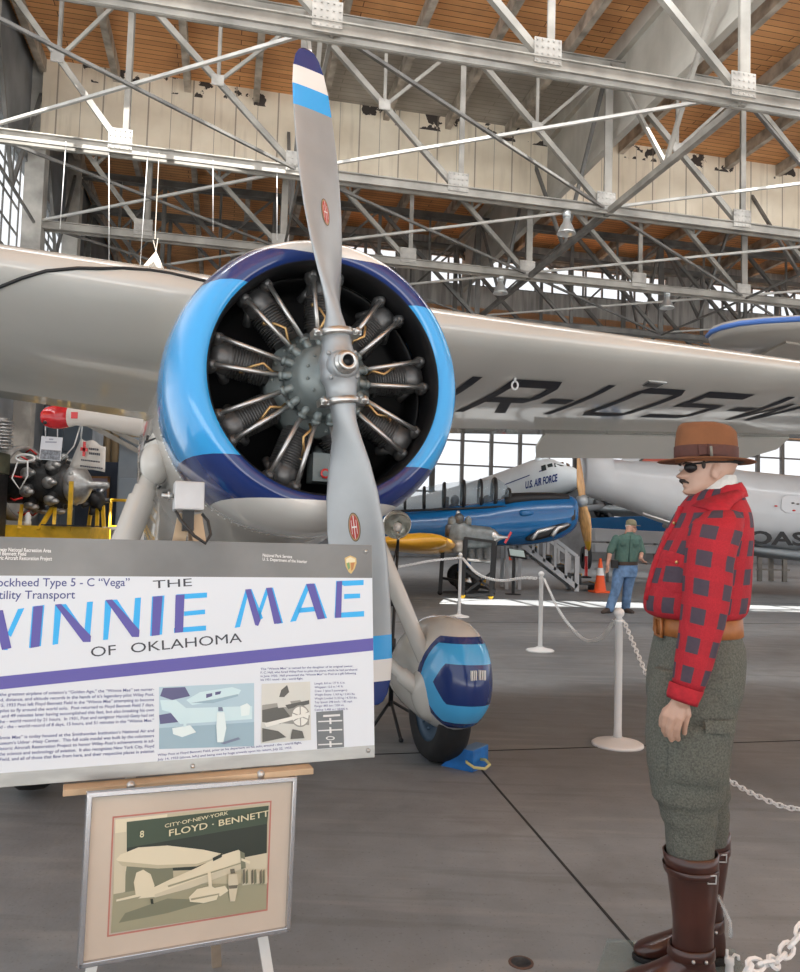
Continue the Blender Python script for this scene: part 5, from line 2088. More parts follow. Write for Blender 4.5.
mb.loft([fb(533.5, 624.5, 632.5, .075), fb(535.5, 619, 638, .11), fb(539, 615.5, 641, .15), fb(546, 615.5, 640, .165), fb(554, 615, 638.5, .18), fb(560, 614.5, 637.5, .18), fb(564.5, 614.5, 637, .17)])
for a, b in ((sl_, el_), (sr_, er_)):
    d = (b - a)
    limb(mb, [a + V((0, 0, .0)), a + d * .5, a + d * .98], [.076, .080, .080])
shv = mb.build('shirt', mat('green_shirt', (.075, .150, .125), .8, 0, .15, 20, .3, 10), vis)
remesh(shv, .012, 2)
mb = MB()
m_gf = mat('green_flap', (.050, .105, .088), .8)
for px, py, yy in ((621, 544.5, -.166), (633.5, 545, -.166)):
    mb = MB()
    mb.box(P(px, py) + V((0, yy, 0)), (.105, .03, .045))
    mb.build('pocket_flap', m_gf, shv)
mb = MB()
mb.tube([P(628.8, 536) + V((0, -.13, 0)), P(628, 541) + V((0, -.166, 0)), P(627, 551) + V((0, -.183, 0)), P(626, 562) + V((0, -.186, 0))], .012, 6)
mb.build('placket', m_gf, shv)
mb = MB()
mb.loft([fb(534, 625, 633.5, .085), fb(532, 625.5, 633, .08)], cap=False)
mb.build('collar', mat('green_collar', (.08, .16, .13), .8), shv)
mb = MB()
mb.loft([fb(561.5, 614, 637.6, .186), fb(565, 614, 637.4, .186)], cap=False)
vbelt = mb.build('belt', mat('brown_belt', (.05, .025, .015), .5), vis)
mb = MB()
mb.box(P(614.5, 564, -.13), (.13, .09, .16))
mb.build('holster', mat('holster_black', (.015, .015, .015), .6), vbelt, bevel=.01)
mb = MB()
mb.loft([fb(562, 614.6, 637, .175), fb(570, 614, 637.5, .18), fb(577, 615, 636, .16)])
for hp_, kn_, an_, dy in (((618.5, 574, -.03), (615.5, 590, -.07), (609.2, 608, -.09)), ((630.5, 574, .03), (627.5, 590, .04), (626, 607, .10))) and [((618.8, 573, -.03), (615.8, 590, -.07), (609.6, 608.5, -.09), 0), ((630, 573, .03), (627.5, 590, .04), (625.8, 606.5, .11), 0)]:
    limb(mb, [P(*hp_), P(*kn_), P(*an_)], [.125, .095, .085], 16)
jn = mb.build('jeans', mat('blue_denim', (.16, .28, .48), .85, 0, .35, 9, .3, 20), vis)
remesh(jn, .014, 2)
for f_, d in ((lf, V((-.75, -.65, 0))), (rf, V((.5, -.85, 0)))):
    d.normalize()
    mb = MB()
    sd2 = V((d.y, -d.x, 0))
    rg = []
    for t, hw, zt in ((-.07, .025, .07), (-.05, .045, .12), (.02, .05, .13), (.10, .05, .09), (.17, .055, .07), (.22, .04, .05), (.24, .012, .03)):
        rg.append(ell(f_ + d * t + V((0, 0, zt / 2)), sd2 * hw, (0, 0, zt / 2), 16, 2.5))
    mb.loft(rg)
    mb.build('shoe', mat('brown_shoe', (.06, .04, .03), .6), vis)
# cap, hair, glasses-free face
mb = MB()
rg = []
for z, k_, f_ in ((.150, 1.08, 0), (.165, 1.10, 0), (.19, 1.09, 0), (.215, 1.02, 0), (.235, .78, 0), (.247, .35, 0), (.249, .02, 0)):
    f, b, w_ = interp(HT_, .165)
    rg.append([hv((f + b) / 2 + (f - b) / 2 * math.cos(a) * k_, w_ * math.sin(a) * k_, z) for a in [2 * PI * q / 24 for q in range(24)]])
mb.loft(rg)
cap_ = mb.build('cap', mat('khaki_cap', (.24, .22, .14), .85, 0, .15, 20), vis)
mb = MB()
rg = []
for q in range(13):
    a = -1.15 + 2.3 * q / 12
    rg.append([hv(.085 * math.cos(a), .078 * math.sin(a), .158), hv(.17 * math.cos(a) ** .6 if math.cos(a) > 0 else 0, .075 * math.sin(a), .150), hv(.17 * math.cos(a) ** .6 if math.cos(a) > 0 else 0, .075 * math.sin(a), .145), hv(.085 * math.cos(a), .078 * math.sin(a), .152)])
mb.loft(rg)
mb.build('cap_peak', mat('khaki_peak', (.21, .19, .12), .85), cap_)
mb = MB()
rg = []
for z, k_ in ((.060, 1.0), (.085, 1.10), (.13, 1.13), (.156, 1.12)):
    f, b, w_ = interp(HT_, z)
    rg.append([hv(b * .22 + (b * .86) * math.cos(a) * k_, w_ * math.sin(a) * k_ * 1.01, z) for a in [2 * PI * q / 20 for q in range(20)]])
mb.loft(rg)
mb.build('hair', mat('white_hair', (.62, .60, .57), .8), vis)
mb = MB()
for s_ in (-1, 1):
    mb.sphere(hv(.080, .030 * s_, .107), (.010, .012, .006), 8, 6)
    mb.tube([hv(.090, .018 * s_, .124), hv(.084, .042 * s_, .124)], .004, 6)
mb.build('eyes_and_brows', mat('eye_dark', (.05, .035, .03), .4), vis)
mb = MB()
tc_ = P(646.5, 563.5, -.36)
mb.box(tc_, (.26, .18, .018), Matrix.Rotation(.05, 3, 'Y'))
solo(mb, 'tablet', m_dk, 'dark flat tablet held by the standing person in green', 'tablet', tc_, bevel=.004)
# ------------------------------------------------------------------ stanchions and chains
def stanchion(p, label, h=.95):
    t = thing('stanchion', label, 'stanchion', p, (0, 0, 0), 'white rope stanchions')
    mb = MB()
    mb.lathe([(0, .055), (.045, .055), (.06, .045), (.12, .030), (.165, .022), (.18, .012), (.18, 0), (0, 0)], (0, 0, 0), n=36)
    mb.build('base', m_white, t, world=False)
    mb = MB()
    mb.lathe([(.0, .05), (.030, .05), (.027, .12), (.027, h - .09), (.031, h - .085), (.031, h - .07), (0, h - .07)], (0, 0, 0), n=20)
    mb.build('post', m_white, t, world=False)
    mb = MB()
    mb.lathe([(.0, h - .075), (.027, h - .07), (.020, h - .055), (.034, h - .040), (.038, h - .02), (.030, h - .0), (.012, h + .012), (0, h + .014)], (0, 0, 0), n=20)
    mb.build('finial', m_white, t, world=False)
    return t


g1, g2, g3 = ground(617.5, 745), ground(540, 651), ground(459, 617)
stanchion(g1, 'nearest white stanchion, standing beside the mannequin in red')
stanchion(g2, 'middle white stanchion, between the blue propeller airplane and the wheel fairing', 1.0)
stanchion(g3, 'farthest white stanchion, in front of the old engine on its stand', 1.12)
g4 = V((2.95, 3.7, 0))


def chain(path, label, link=.045, wire=.0045, seg=1.0):
    # resample
    pts = [V(p) for p in path]
    # smooth by catmull
    sm = []
    for i in range(len(pts) - 1):
        p0, p1, p2, p3 = pts[max(0, i - 1)], pts[i], pts[i + 1], pts[min(len(pts) - 1, i + 2)]
        for q in range(24):
            t = q / 24
            sm.append(.5 * ((2 * p1) + (p2 - p0) * t + (2 * p0 - 5 * p1 + 4 * p2 - p3) * t * t + (3 * p1 - p0 - 3 * p2 + p3) * t ** 3))
    sm.append(pts[-1])
    out, acc = [sm[0]], 0
    for a, b in zip(sm, sm[1:]):
        d = (b - a).length
        while acc + d >= link * .74:
            f = (link * .74 - acc) / d
            a = a + (b - a) * f
            out.append(a)
            d = (b - a).length
            acc = 0
        acc += d
    mb = MB()
    for i in range(len(out) - 1):
        c_ = (out[i] + out[i + 1]) / 2
        t = (out[i + 1] - out[i]).normalized()
        s1 = t.cross(V((0, 0, 1)))
        s1 = s1.normalized() if s1.length > .01 else V((1, 0, 0))
        s2 = t.cross(s1)
        sd_ = (s1 * .7 + s2 * .7) if i % 2 else (s1 * .7 - s2 * .7)
        ring = [c_ + t * (link * .5 * math.cos(a)) + sd_ * (link * .30 * math.sin(a)) for a in [2 * PI * k / 10 for k in range(10)]]
        mb.tube(ring, wire, 5, closed=True)
    solo(mb, 'plastic_chain', m_white, label, 'chain', out[0], 'white plastic chains')


T1, T2, T3 = g1 + V((0, 0, .87)), g2 + V((0, 0, .92)), g3 + V((0, 0, 1.04))
e_ = V((.035, 0, 0))
chain([T1 + e_, at(650, 682, 5.25), at(682, 740, 5.0), at(725, 777, 4.7), at(762, 798, 4.42), at(800, 809, 4.22), at(860, 800, 4.0), at(950, 745, 3.8), g4 + V((-.03, 0, .87))], 'white plastic chain sagging to the floor behind the mannequin legs')
chain([T2 + e_, at(560, 612, 8.8), at(582, 638, 7.6), at(600, 638, 6.6), T1 - e_], 'white plastic chain sagging between the nearest and middle stanchions')
chain([T3 + e_, at(478, 574, 12.6), at(500, 580.5, 11.6), at(523, 578, 10.6), T2 - e_], 'white plastic chain between the middle and farthest stanchions', .06, .008)
chain([T3 - e_, at(430, 561, 13.6), at(395, 567, 14), at(340, 570, 14.4), at(290, 560, 14.8)], 'white plastic chain leading left from the farthest stanchion behind the work light', .06, .008)
stanchion(g4, 'white stanchion right of the mannequin, just outside the picture')
g5 = ground(735, 1010)
g6 = V((1.62, 2.35, 0))
chain([V((.62, 1.70, .02)), at(742, 985, 1.92), at(770, 964, 1.97), at(800, 934, 2.06), g6 + V((-.03, 0, .87))], 'white plastic chain in the bottom right corner, nearest of all chains', .05, .0055)
stanchion(g6, 'white stanchion holding the nearest chain, beyond the bottom right corner')

# ------------------------------------------------------------------ tripod work light beside the wheel
wl = ground(390, 728)
t = thing('work_light', 'round silver work light on a black tripod beside the propeller', 'lamp', wl)
mb = MB()
mb.tube([wl + V((0, 0, .16)), wl + V((0, 0, .62)), wl + V((0, 0, .63)), wl + V((.02, 0, 1.40))], [.018, .018, .013, .011], 10)
mb.tube([wl + V((0, 0, .56)), wl + V((0, 0, .66))], .026, 10)
mb.tube([wl + V((0, 0, .90)), wl + V((0.005, 0, 1.0))], .024, 10)
mb.build('pole', m_black, t)
for px, py in ((421, 720), (401, 742), (371, 731)):
    mb = MB()
    f_ = ground(px, py) + V((0, 0, .012))
    mb.tube([wl + V((0, 0, .20)), f_], .012, 8)
    mb.sphere(f_, .018, 8, 6)
    mb.build('leg', m_black, t)
mb = MB()
lp = wl + V((.02, 0, 1.40))
ax = V((-.12, -.95, .30)).normalized()
lc = at(397.5, 527, lp.y) - ax * .02
mb.lathe([(.03, .12), (.05, .10), (.07, .04), (.095, -.04), (.106, -.085), (.110, -.085), (.104, -.05), (.075, .04), (.05, .09), (.0, .10)], lc, -ax, 32)
mb.tube([lp, lc + V((0, .03, -.06))], .012, 8)
mb.build('reflector', mat('reflector_silver', (.62, .62, .58), .25, .85), t)
mb = MB()
mb.sphere(lc + ax * .015, (.036, .045, .036), 16, 10)
mb.build('bulb', mat('bulb_white', (.72, .72, .70), .3), t)
mb = MB()
mb.tube([lc - ax * .1, lp + V((-.05, .03, -.3)), wl + V((-.045, .02, .62)), wl + V((-.035, .02, .35))], .005, 6)
mb.build('cord', m_black, t)

# ------------------------------------------------------------------ background aircraft and gear, right
def colring(px, yt, yb, Y, hy, n=24, p=2.2):
    a, b = at(px, yt, Y), at(px, yb, Y)
    return ell((a + b) / 2, (0, hy, 0), (0, 0, (a.z - b.z) / 2), n, p)


m_tblue = mat('trainer_blue', (.006, .115, .31), .25, 0, .1, 2, coat=.4)
m_tyel = mat('trainer_yellow', (.62, .30, .012), .35, 0, .1, 2, coat=.3)
YT = 20.8
tr = thing('trainer_airplane', 'blue low-wing airplane with yellow wing, long glazed canopy and wooden propeller', 'airplane', (at(480, 560, YT).x, YT, 0))
mb = MB()
mb.loft([colring(p, a, b, YT, h_) for p, a, b, h_ in ((577, 503, 522, .20), (575, 498, 528, .36), (570, 495.5, 533, .46), (562, 494.5, 538.5, .52), (548, 494, 542.5, .56), (530, 494, 545, .58), (510, 496, 546, .60), (485, 502, 546, .62), (460, 505, 545.5, .62), (435, 508, 544.5, .60), (405, 511, 543, .55), (370, 514, 541, .45), (330, 517, 538, .35), (290, 519, 535, .24), (262, 520, 533, .12))])
tf = mb.build('fuselage', m_tblue, tr)
mb = MB()
mb.loft([colring(p, a, b, YT, h_) for p, a, b, h_ in ((567, 494.2, 503, .34), (550, 492.6, 504, .42), (530, 492.3, 505, .47), (512, 493.0, 507, .50), (503, 495, 509, .50))])
mb.build('glare_panel', mat('glare_black', (.012, .012, .014), .6), tf)
mb = MB()
CN = [(511, 494, 507, .42), (505, 484, 508, .42), (497, 478.5, 508, .43), (486, 479.5, 508.5, .44), (465, 481, 509, .44), (445, 483, 510, .43), (425, 487, 511, .42), (405, 493, 512, .38), (385, 503, 513, .3)]
mb.loft([colring(p, a, b, YT, h_, 24, 2.4) for p, a, b, h_ in CN])
cn = mb.build('canopy', glass('canopy_glass', (.25, .35, .42), .22), tr)
for i, p in enumerate((508, 494, 480, 463, 444, 424, 405)):
    for (p0, a0, b0, h0), (p1, a1, b1, h1) in zip(CN, CN[1:]):
        if p1 <= p <= p0:
            f = (p0 - p) / (p0 - p1)
            rg = colring(p, lerp(a0, a1, f), lerp(b0, b1, f), YT, lerp(h0, h1, f) + .01, 24, 2.4)
            break
    mb = MB()
    mb.tube(rg, .05 if i in (1, 3) else .038, 6, closed=True)
    mb.build('canopy_frame', m_black, cn)
mb = MB()
for s_ in (-.47, ):
    mb.tube([at(510, 507, YT) + V((0, s_, 0)), at(385, 512, YT) + V((0, s_, 0))], .03, 6)
mb.build('canopy_rail', m_black, cn)
for px in (487, 455):
    mb = MB()
    c_ = at(px, 503, YT)
    mb.sphere(c_ + V((0, 0, .06)), (.12, .13, .15), 12, 8)
    mb.sphere(c_ + V((-.02, 0, -.22)), (.2, .26, .22), 12, 8)
    mb.box(c_ + V((-.2, 0, -.15)), (.06, .5, .6))
    mb.build('cockpit_seat', mat('cockpit_dark', (.05, .045, .05), .7), tr)
# near wing with dihedral, root to tip towards the camera
mb = MB()
rg = []
for t_, le, te, z0 in ((0, 462, 360, 547), (1, 449, 371, 541)):
    pass
rootY, tipY = 20.4, 15.2
for q in range(8):
    f = q / 7
    Y = lerp(rootY, tipY, f)
    le = at(lerp(462, 446, f), lerp(547, 541, f), Y)
    ch = lerp(2.3, 1.55, f) * (1 if q < 7 else .75)
    th = lerp(.34, .30, f) * (1 if q < 7 else .5)
    ring = []
    for k in range(20):
        a = 2 * PI * k / 20
        x = (1 - math.cos(a)) / 2
        z = math.sin(a) * (1 - .65 * x) * th * .8
        ring.append(V((le.x - x * ch, Y, le.z + z - x * .05)))
    rg.append(ring)
mb.loft(rg)
mb.build('wing', m_tyel, tr)
mb = MB()
rg = []
for q in range(4):
    f = q / 3
    Y = lerp(21.2, 26.5, f)
    le = at(478, 547, 20.4)
    rg.append([V((le.x - .3 * f - (1 - math.cos(a)) / 2 * lerp(2.3, 1.5, f), Y, le.z + .3 * f + math.sin(a) * .14)) for a in [2 * PI * k / 16 for k in range(16)]])
mb.loft(rg)
mb.build('wing', m_tyel, tr)
for dY in (-1.4, 1.4):
    wx = at(463, 575, YT).x
    mb = MB()
    mb.lathe([(.12, -.09), (.26, -.10), (.32, -.06), (.33, 0), (.32, .06), (.26, .10), (.12, .09)], (wx, YT + dY, .33), (0, 1, 0), 28)
    w_ = mb.build('wheel', m_rubber, tr)
    mb = MB()
    mb.lathe([(0, -.08), (.14, -.07), (.14, .07), (0, .08)], (wx, YT + dY, .33), (0, 1, 0), 20)
    mb.build('wheel_hub', m_alu2, w_)
    mb = MB()
    mb.tube([(wx, YT + dY - .14 * (1 if dY > 0 else -1), .33), (wx + .05, YT + dY * .95, 1.3)], .055, 10)
    mb.build('wheel_strut', m_tblue, tr)
mb = MB()
for p0, p1, y0_, y1_ in ((532, 566, 536.5, 525), (552, 568, 533, 524.5)):
    a, b, c_ = at(p1, y1_, YT - .50), at(p0 + 6, y0_ - 5, YT - .60), at(p0, y0_ + 3, YT - .66)
    mb = MB()
    mb.tube([a, b, c_], .055, 10)
    mb.build('exhaust_pipe', m_alu2, tr)
mb = MB()
mb.sphere(at(548, 532, YT - .50), (.62, .12, .13), 16, 8, rot=Matrix.Rotation(R(20), 3, 'Y') @ Matrix.Rotation(R(-40), 3, 'Y'))
mb.build('exhaust_recess', m_black, tf)
mb = MB()
mb.loft([colring(p, a, b, YT - .52, h_, 16) for p, a, b, h_ in ((519, 510.5, 516, .06), (522, 509.5, 517, .13), (528, 510, 516.5, .12), (534, 512, 514.5, .04))])
mb.build('air_scoop', m_tblue, tf)
mb = MB()
mb.prism([at(571, 511, YT - .42), at(575, 509.5, YT - .40), at(575, 519, YT - .40), at(571.5, 521, YT - .44)], (0, -.04, 0))
mb.build('air_intake', m_black, tf)
m_pwood = mat('propeller_wood', (.60, .33, .12), .25, 0, .3, 4, stretch=(8, 8, 1), coat=.5)
hub = at(582.5, 501, YT)
mb = MB()
mb.lathe([(0, -.16), (.12, -.14), (.17, -.02), (.15, .10), (0, .14)], hub, (1, 0, 0), 20)
mb.build('propeller_hub', m_alu, tr)
for s_, tip, ctl in ((1, at(577.5, 441, YT), at(580, 478, YT)), (-1, at(588.5, 551, YT), at(586, 527, YT))):
    mb = MB()
    rg = []
    for t_, w1, th in ((0, .16, .15), (.12, .22, .12), (.3, .34, .09), (.5, .36, .07), (.7, .33, .05), (.78, .31, .045), (.80, .30, .04), (.92, .24, .03), (1, .08, .02)):
        p = hub * (1 - t_) ** 2 + ctl * 2 * t_ * (1 - t_) + tip * t_ * t_
        tw = R(65 - 50 * t_)
        wd_ = V((math.sin(tw), math.cos(tw) * s_, 0))
        rg.append(ell(p, wd_ * (w1 / 2), V((wd_.y, -wd_.x, 0)) * (th / 2), 14))
    mb.loft(rg, mis=[0] * 6 + [1, 1] if s_ < 0 else [0] * 8)
    mb.build('propeller_blade', [m_pwood, mat('blade_tip_yellow', (.50, .28, .02), .4)], tr)

# air force transport behind
m_tsil = mat('transport_silver', (.66, .70, .72), .38, .1, .1, .6, .05, 1.5)
YA = 38
af = thing('transport_airplane', 'silver twin-engine airplane with U.S. AIR FORCE on its nose', 'airplane', (at(520, 520, YA).x, YA + 3, 0))
mb = MB()
AFR = [(579.5, 476, 482, 36.6, .15), (577.5, 470.5, 487, 36.8, .5), (573, 467.5, 491, 37.2, .85), (566, 465.5, 493.5, 37.6, 1.05), (560, 463, 495, 38, 1.18), (552, 459.5, 497, 38.4, 1.25), (545, 458.5, 498.5, 38.8, 1.3), (532, 460, 501.5, 39.6, 1.3), (515, 466.5, 505.5, 41, 1.3), (490, 475.5, 510, 43, 1.25), (465, 483.5, 514, 45, 1.15), (440, 490.5, 517.5, 46.5, 1.0), (410, 497, 520, 47.5, .8), (385, 503, 522, 48.5, .5)]
mb.loft([colring(p, a, b, Y, h_, 28, 2.0) for p, a, b, Y, h_ in AFR])
aff = mb.build('fuselage', m_tsil, af)
abv = BVHTree.FromPolygons(mb.v, mb.f)


def acast(px, py, off=.04):
    d = ray(px, py).normalized()
    h, n_, i_, d_ = abv.ray_cast(CAM, d)
    return (h - d * off) if h else at(px, py, 38)


def onfus(name, pl, m_, par):
    mb = MB()
    mb.poly([acast(x, y) for x, y in pl])
    mb.build(name, m_, par)


m_cabin = mat('cabin_glass', (.03, .045, .05), .15, coat=.5)
for pl in ([(547, 464.5), (552, 463), (553, 466.5), (548, 467.5)], [(554, 463), (563.5, 461.8), (564, 466), (554.5, 467)], [(566, 462.5), (569.5, 464), (570, 466.5), (566.5, 466)], [(541, 466), (545.5, 464.5), (546.5, 470), (541.5, 471.5)]):
    onfus('cockpit_window', [(x, y) for x, y in pl], m_cabin, aff)
onfus('stripe', [(505, 484), (542, 470), (542, 471), (505, 485)], m_navy, aff)
a, b = acast(525.5, 488.5, .10), acast(557.5, 481, .10)
mb = MB()
xd = (b - a).normalized()
text_on(mb, 'U.S. AIR FORCE', a, xd, V((0, 0, 1)), .34, (b - a).length, bold=.03)
for i, p in enumerate(mb.v):
    h_ = abv.ray_cast(p - V((0, 4, 0)), V((0, 1, 0)))[0]
    if h_:
        mb.v[i] = h_ - V((0, .05, 0))
mb.build('marking_text', m_navy, af)
mb = MB()
mb.sphere(acast(542, 459.5, -.3), (.35, .35, .3), 14, 10)
mb.build('astrodome', m_tsil, aff)
# nacelle, propeller, wing towards the right
nc = at(603, 506, 36)
mb = MB()
mb.lathe([(.62, 0), (.72, .1), (.78, .5), (.74, 1.6), (.5, 3), (.1, 3.6)], nc, V((-.5, .86, .05)), 28)
mb.build('nacelle', mat('nacelle_dark', (.10, .11, .115), .5, .3), af)
mb = MB()
mb.lathe([(0, -.1), (.16, -.05), (.2, .12), (.62, .2), (.62, .3), (0, .3)], nc, V((-.5, .86, .05)), 24)
for k in range(12):
    a = 2 * PI * k / 12
    mb.sphere(nc + V((math.cos(a) * .42, .1, math.sin(a) * .42)), .10, 8, 6)
en2 = mb.build('engine', m_black, af)
for ang_ in (-52, 68, 188):
    d = V((math.cos(R(ang_)) * .86, .5 * math.cos(R(ang_)), math.sin(R(ang_))))
    pd = V((0, 0, 1)).cross(d).normalized()
    mb = MB()
    o_ = nc + V((.08, -.15, 0))
    sd_ = d.cross(V((.5, -.86, 0))).normalized()
    mb.loft([ell(o_ + d * t_, sd_ * w_ / 2, V((.5, -.86, 0)) * .03, 10) for t_, w_ in ((.1, .14), (.4, .26), (.9, .30), (1.4, .24), (1.65, .05))])
    mb.build('propeller_blade', mat('blade_dark', (.10, .105, .11), .4, .4), af)
mb = MB()
wr_ = at(560, 508, 38.5)
rg = []
for f in (0, .25, .5, .75, 1):
    p = lerp(wr_, at(860, 522, 33), f)
    rg.append(ell(p, V((.45, .9, 0)) * lerp(2.2, .9, f), (0, 0, lerp(.32, .12, f)), 20, 2))
mb.loft(rg)
mb.build('wing', mat('wing_grey_dark', (.16, .18, .19), .5), af)
mb = MB()
wp_ = at(606, 548, 36.3)
mb.lathe([(.2, -.16), (.5, -.16), (.55, 0), (.5, .16), (.2, .16)], (nc.x - .5, 37, .56), (1, 0, 0), 24)
mb.build('wheel', m_rubber, af)
mb = MB()
mb.tube([(nc.x - .5, 37, .56), nc + V((-.3, .9, -.3))], .1, 10)
mb.build('wheel_strut', m_tsil, af)

# coast guard machine on the right
m_cg = mat('coastguard_white', (.56, .58, .60), .35, 0, .08, .8, .05, 2, coat=.3)
m_cg2 = mat('coastguard_grey', (.28, .31, .33), .5)
YG = 23
cg = thing('coast_guard_aircraft', 'white and grey aircraft with an orange-red fin stripe and black letters on its side', 'aircraft', (at(800, 560, YG).x + 3, YG, 0))
mb = MB()
CGR = [(583, 452, 494, .40), (584, 451, 495.5, .46), (608, 449.5, 502, .62), (609.5, 459, 503, .60), (625, 461, 508, .72), (650, 461.5, 518, .88), (680, 462.5, 529, 1.0), (710, 466, 539, 1.08), (740, 471, 546, 1.12), (770, 474, 550, 1.14), (800, 476.5, 554, 1.15), (880, 478, 560, 1.15), (1000, 480, 566, 1.1)]
mb.loft([colring(p, a, b, YG, h_, 32, 2.5) for p, a, b, h_ in CGR])
cgf = mb.build('fuselage', m_cg, cg)
cgb = BVHTree.FromPolygons(mb.v, mb.f)
mb = MB()
KR = [(672, 523, 528, .75), (700, 533, 541, .95), (740, 545.5, 553, 1.0), (770, 548, 558, 1.02), (800, 550.5, 561, 1.03), (880, 556, 566, 1.03), (1000, 562, 574, 1.0)]
mb.loft([colring(p, a, b, YG, h_ + .12, 24, 3) for p, a, b, h_ in KR])
mb.build('keel', m_cg2, cgf)
mb = MB()
mb.tube([at(p, b - (0 if p < 660 else 0), YG) + V((0, -.75, .0)) for p, b in ((635, 514), (655, 520.5), (675, 527), (700, 537), (740, 547), (770, 550), (800, 553))], .025, 6)
mb.build('chine', m_wht, cgf)


def cgcast(px, py, off=.015):
    d = ray(px, py).normalized()
    h, n_, i_, d_ = cgb.ray_cast(CAM, d)
    return (h - d * off) if h else at(px, py, YG - 1.15)


a, b = at(676, 540, YG - 1.17), at(866, 546.5, YG - 1.17)
xd = (b - a).normalized()
o0 = at(748.5, 543.5, YG - 1.17)
kx, ky = .80, .345 / .70
c_w = max(v.x for v in text_geo('C', 1.0, .035)[0])
o_start = min(v.x for v in text_geo('CO', 1.0, .035)[0] if v.x > c_w + .001)
for wd_, x0_ in (('COAST', o_start), ('GUARD', o_start - 3.3)):
    mb2 = MB()
    vs, fs_ = text_geo(wd_, 1.0, .035)
    mb2.add([o0 + xd * ((v.x - x0_) * kx) + V((0, 0, 1)) * (v.y * ky) for v in vs], fs_)
    mb2.build('marking_text', m_black, cg)
mb = MB()
mb.prism([at(610, 462, YG - .06), at(620, 461, YG - .06), at(650, 438, YG - .06), at(700, 430, YG - .06), at(700, 465, YG - .06)], (0, .12, 0))
fin = mb.build('fin', m_cg, cg)
m_or = mat('fin_orange', (.40, .065, .035), .45)
mb = MB()
mb.prism([at(640, 462.5, YG - .07), at(664, 440, YG - .07), at(700, 432, YG - .07), at(700, 464, YG - .07)], (0, -.03, 0))
mb.build('fin_stripe', m_or, fin)
mb = MB()
mb.prism([at(637, 462.5, YG - .08), at(640, 462.5, YG - .08), at(664, 440, YG - .08), at(661, 440, YG - .08)], (0, -.03, 0))
mb.build('fin_stripe_edge', m_black, fin)
mb = MB()
mb.prism([at(609, 454.5, YG + .4), at(646, 452.5, YG + .4), at(660, 440, YG + .4), at(609, 440, YG + .4)], (0, .1, 0))
mb.build('rudder', m_red, fin)
mb = MB()
mb.prism([at(782, 498, YG - 1.15), at(786, 495.5, YG - 1.15), at(840, 496, YG - 1.15), at(840, 513, YG - 1.15), at(786, 513, YG - 1.15), at(781, 509, YG - 1.15)], (0, -.012, 0))
mb.build('access_panel', mat('panel_white', (.62, .63, .65), .4), cgf)
for px, py in ((776, 506), (794, 510.5), (793, 503), (798, 504)):
    mb = MB()
    mb.sphere(at(px, py, YG - 1.175), (.05, .012, .022), 8, 6)
    mb.build('fastener_mark', m_red if py > 505 else m_fin, cgf)
# rounded wing with blue edge, high on the right
z_w = 4.25


def atz(px, py, z):
    return onplane(px, py, V((0, 0, z)), V((0, 0, 1)))


out = [(707.5, 337.5), (712, 333), (722, 329), (740, 325), (765, 322.5), (800, 320.5), (860, 319), (980, 318)]
bot = [(980, 352), (860, 352), (800, 352), (770, 352.5), (742, 356), (730, 353), (718, 348), (710, 343)]
up = [atz(*p, z_w) for p in out]
lo = [atz(*p, z_w) for p in bot]
ctr = sum(up + lo, V()) / (len(up) + len(lo))
oc = up + lo
ins = [lerp(p, V((p.x + .25, ctr.y, p.z)), .12) + V((0, 0, -.09)) for p in oc]
tp_ = [lerp(p, V((p.x + .25, ctr.y, p.z)), .12) + V((0, 0, .10)) for p in oc]
mb = MB()
mb.loft([ins, oc, tp_])
wg = mb.build('wing', mat('stabilizer_grey', (.36, .34, .31), .4, 0, .12, 1, coat=.2), cg)
mb = MB()
mb.tube([p + V((0, 0, .02)) for p in up], .035, 8)
mb.build('leading_edge', mat('edge_blue', (.06, .16, .48), .4), wg)
mb = MB()
q = [atz(x, y, z_w - .12) for x, y in ((748, 364), (762, 355), (786, 343), (802, 345.5), (980, 347), (980, 372), (800, 369))]
mb.prism(q, (0, 0, .06))
mb.build('flap', mat('flap_tan', (.42, .38, .33), .5, 0, .1, 2), wg)
mb = MB()
mb.box((13.5, 16.5, z_w - .1), (2.6, 11, .25))
mb.build('wing_root', m_cg, cg)
mb = MB()
mb.box((13.5, YG, 3.3), (1.6, .8, 2.2))
mb.build('pylon', m_cg, cg)
for px in (830, 960):
    mb = MB()
    p = at(px, 560, YG)
    mb.tube([V((p.x, YG, .30)), V((p.x, YG, 1.1))], .09, 10)
    mb.lathe([(.1, -.12), (.28, -.12), (.32, 0), (.28, .12), (.1, .12)], (p.x, YG, .32), (0, 1, 0), 24)
    mb.build('wheel', m_rubber, cg)

# bench behind, below the coast guard hull
bp = at(775, 566, 31)
t = thing('trestle', 'grey steel trestle on the floor below the black letters of the white aircraft', 'trestle', (bp.x, 31, 0))
for px in (759.5, 771, 784.5):
    mb = MB()
    p = at(px, 566, 31 + (.4 if px == 771 else 0))
    mb.box((p.x, p.y, .5), (.16, .12, 1.0))
    mb.build('leg', m_steel, t)
mb = MB()
mb.box((bp.x - .1, 31, 1.02), (2.0, .5, .08))
mb.build('top', m_steel, t)
mb = MB()
mb.box((bp.x - .1, 30.96, .45), (1.3, .05, .06))
mb.build('rail', m_steel, t)
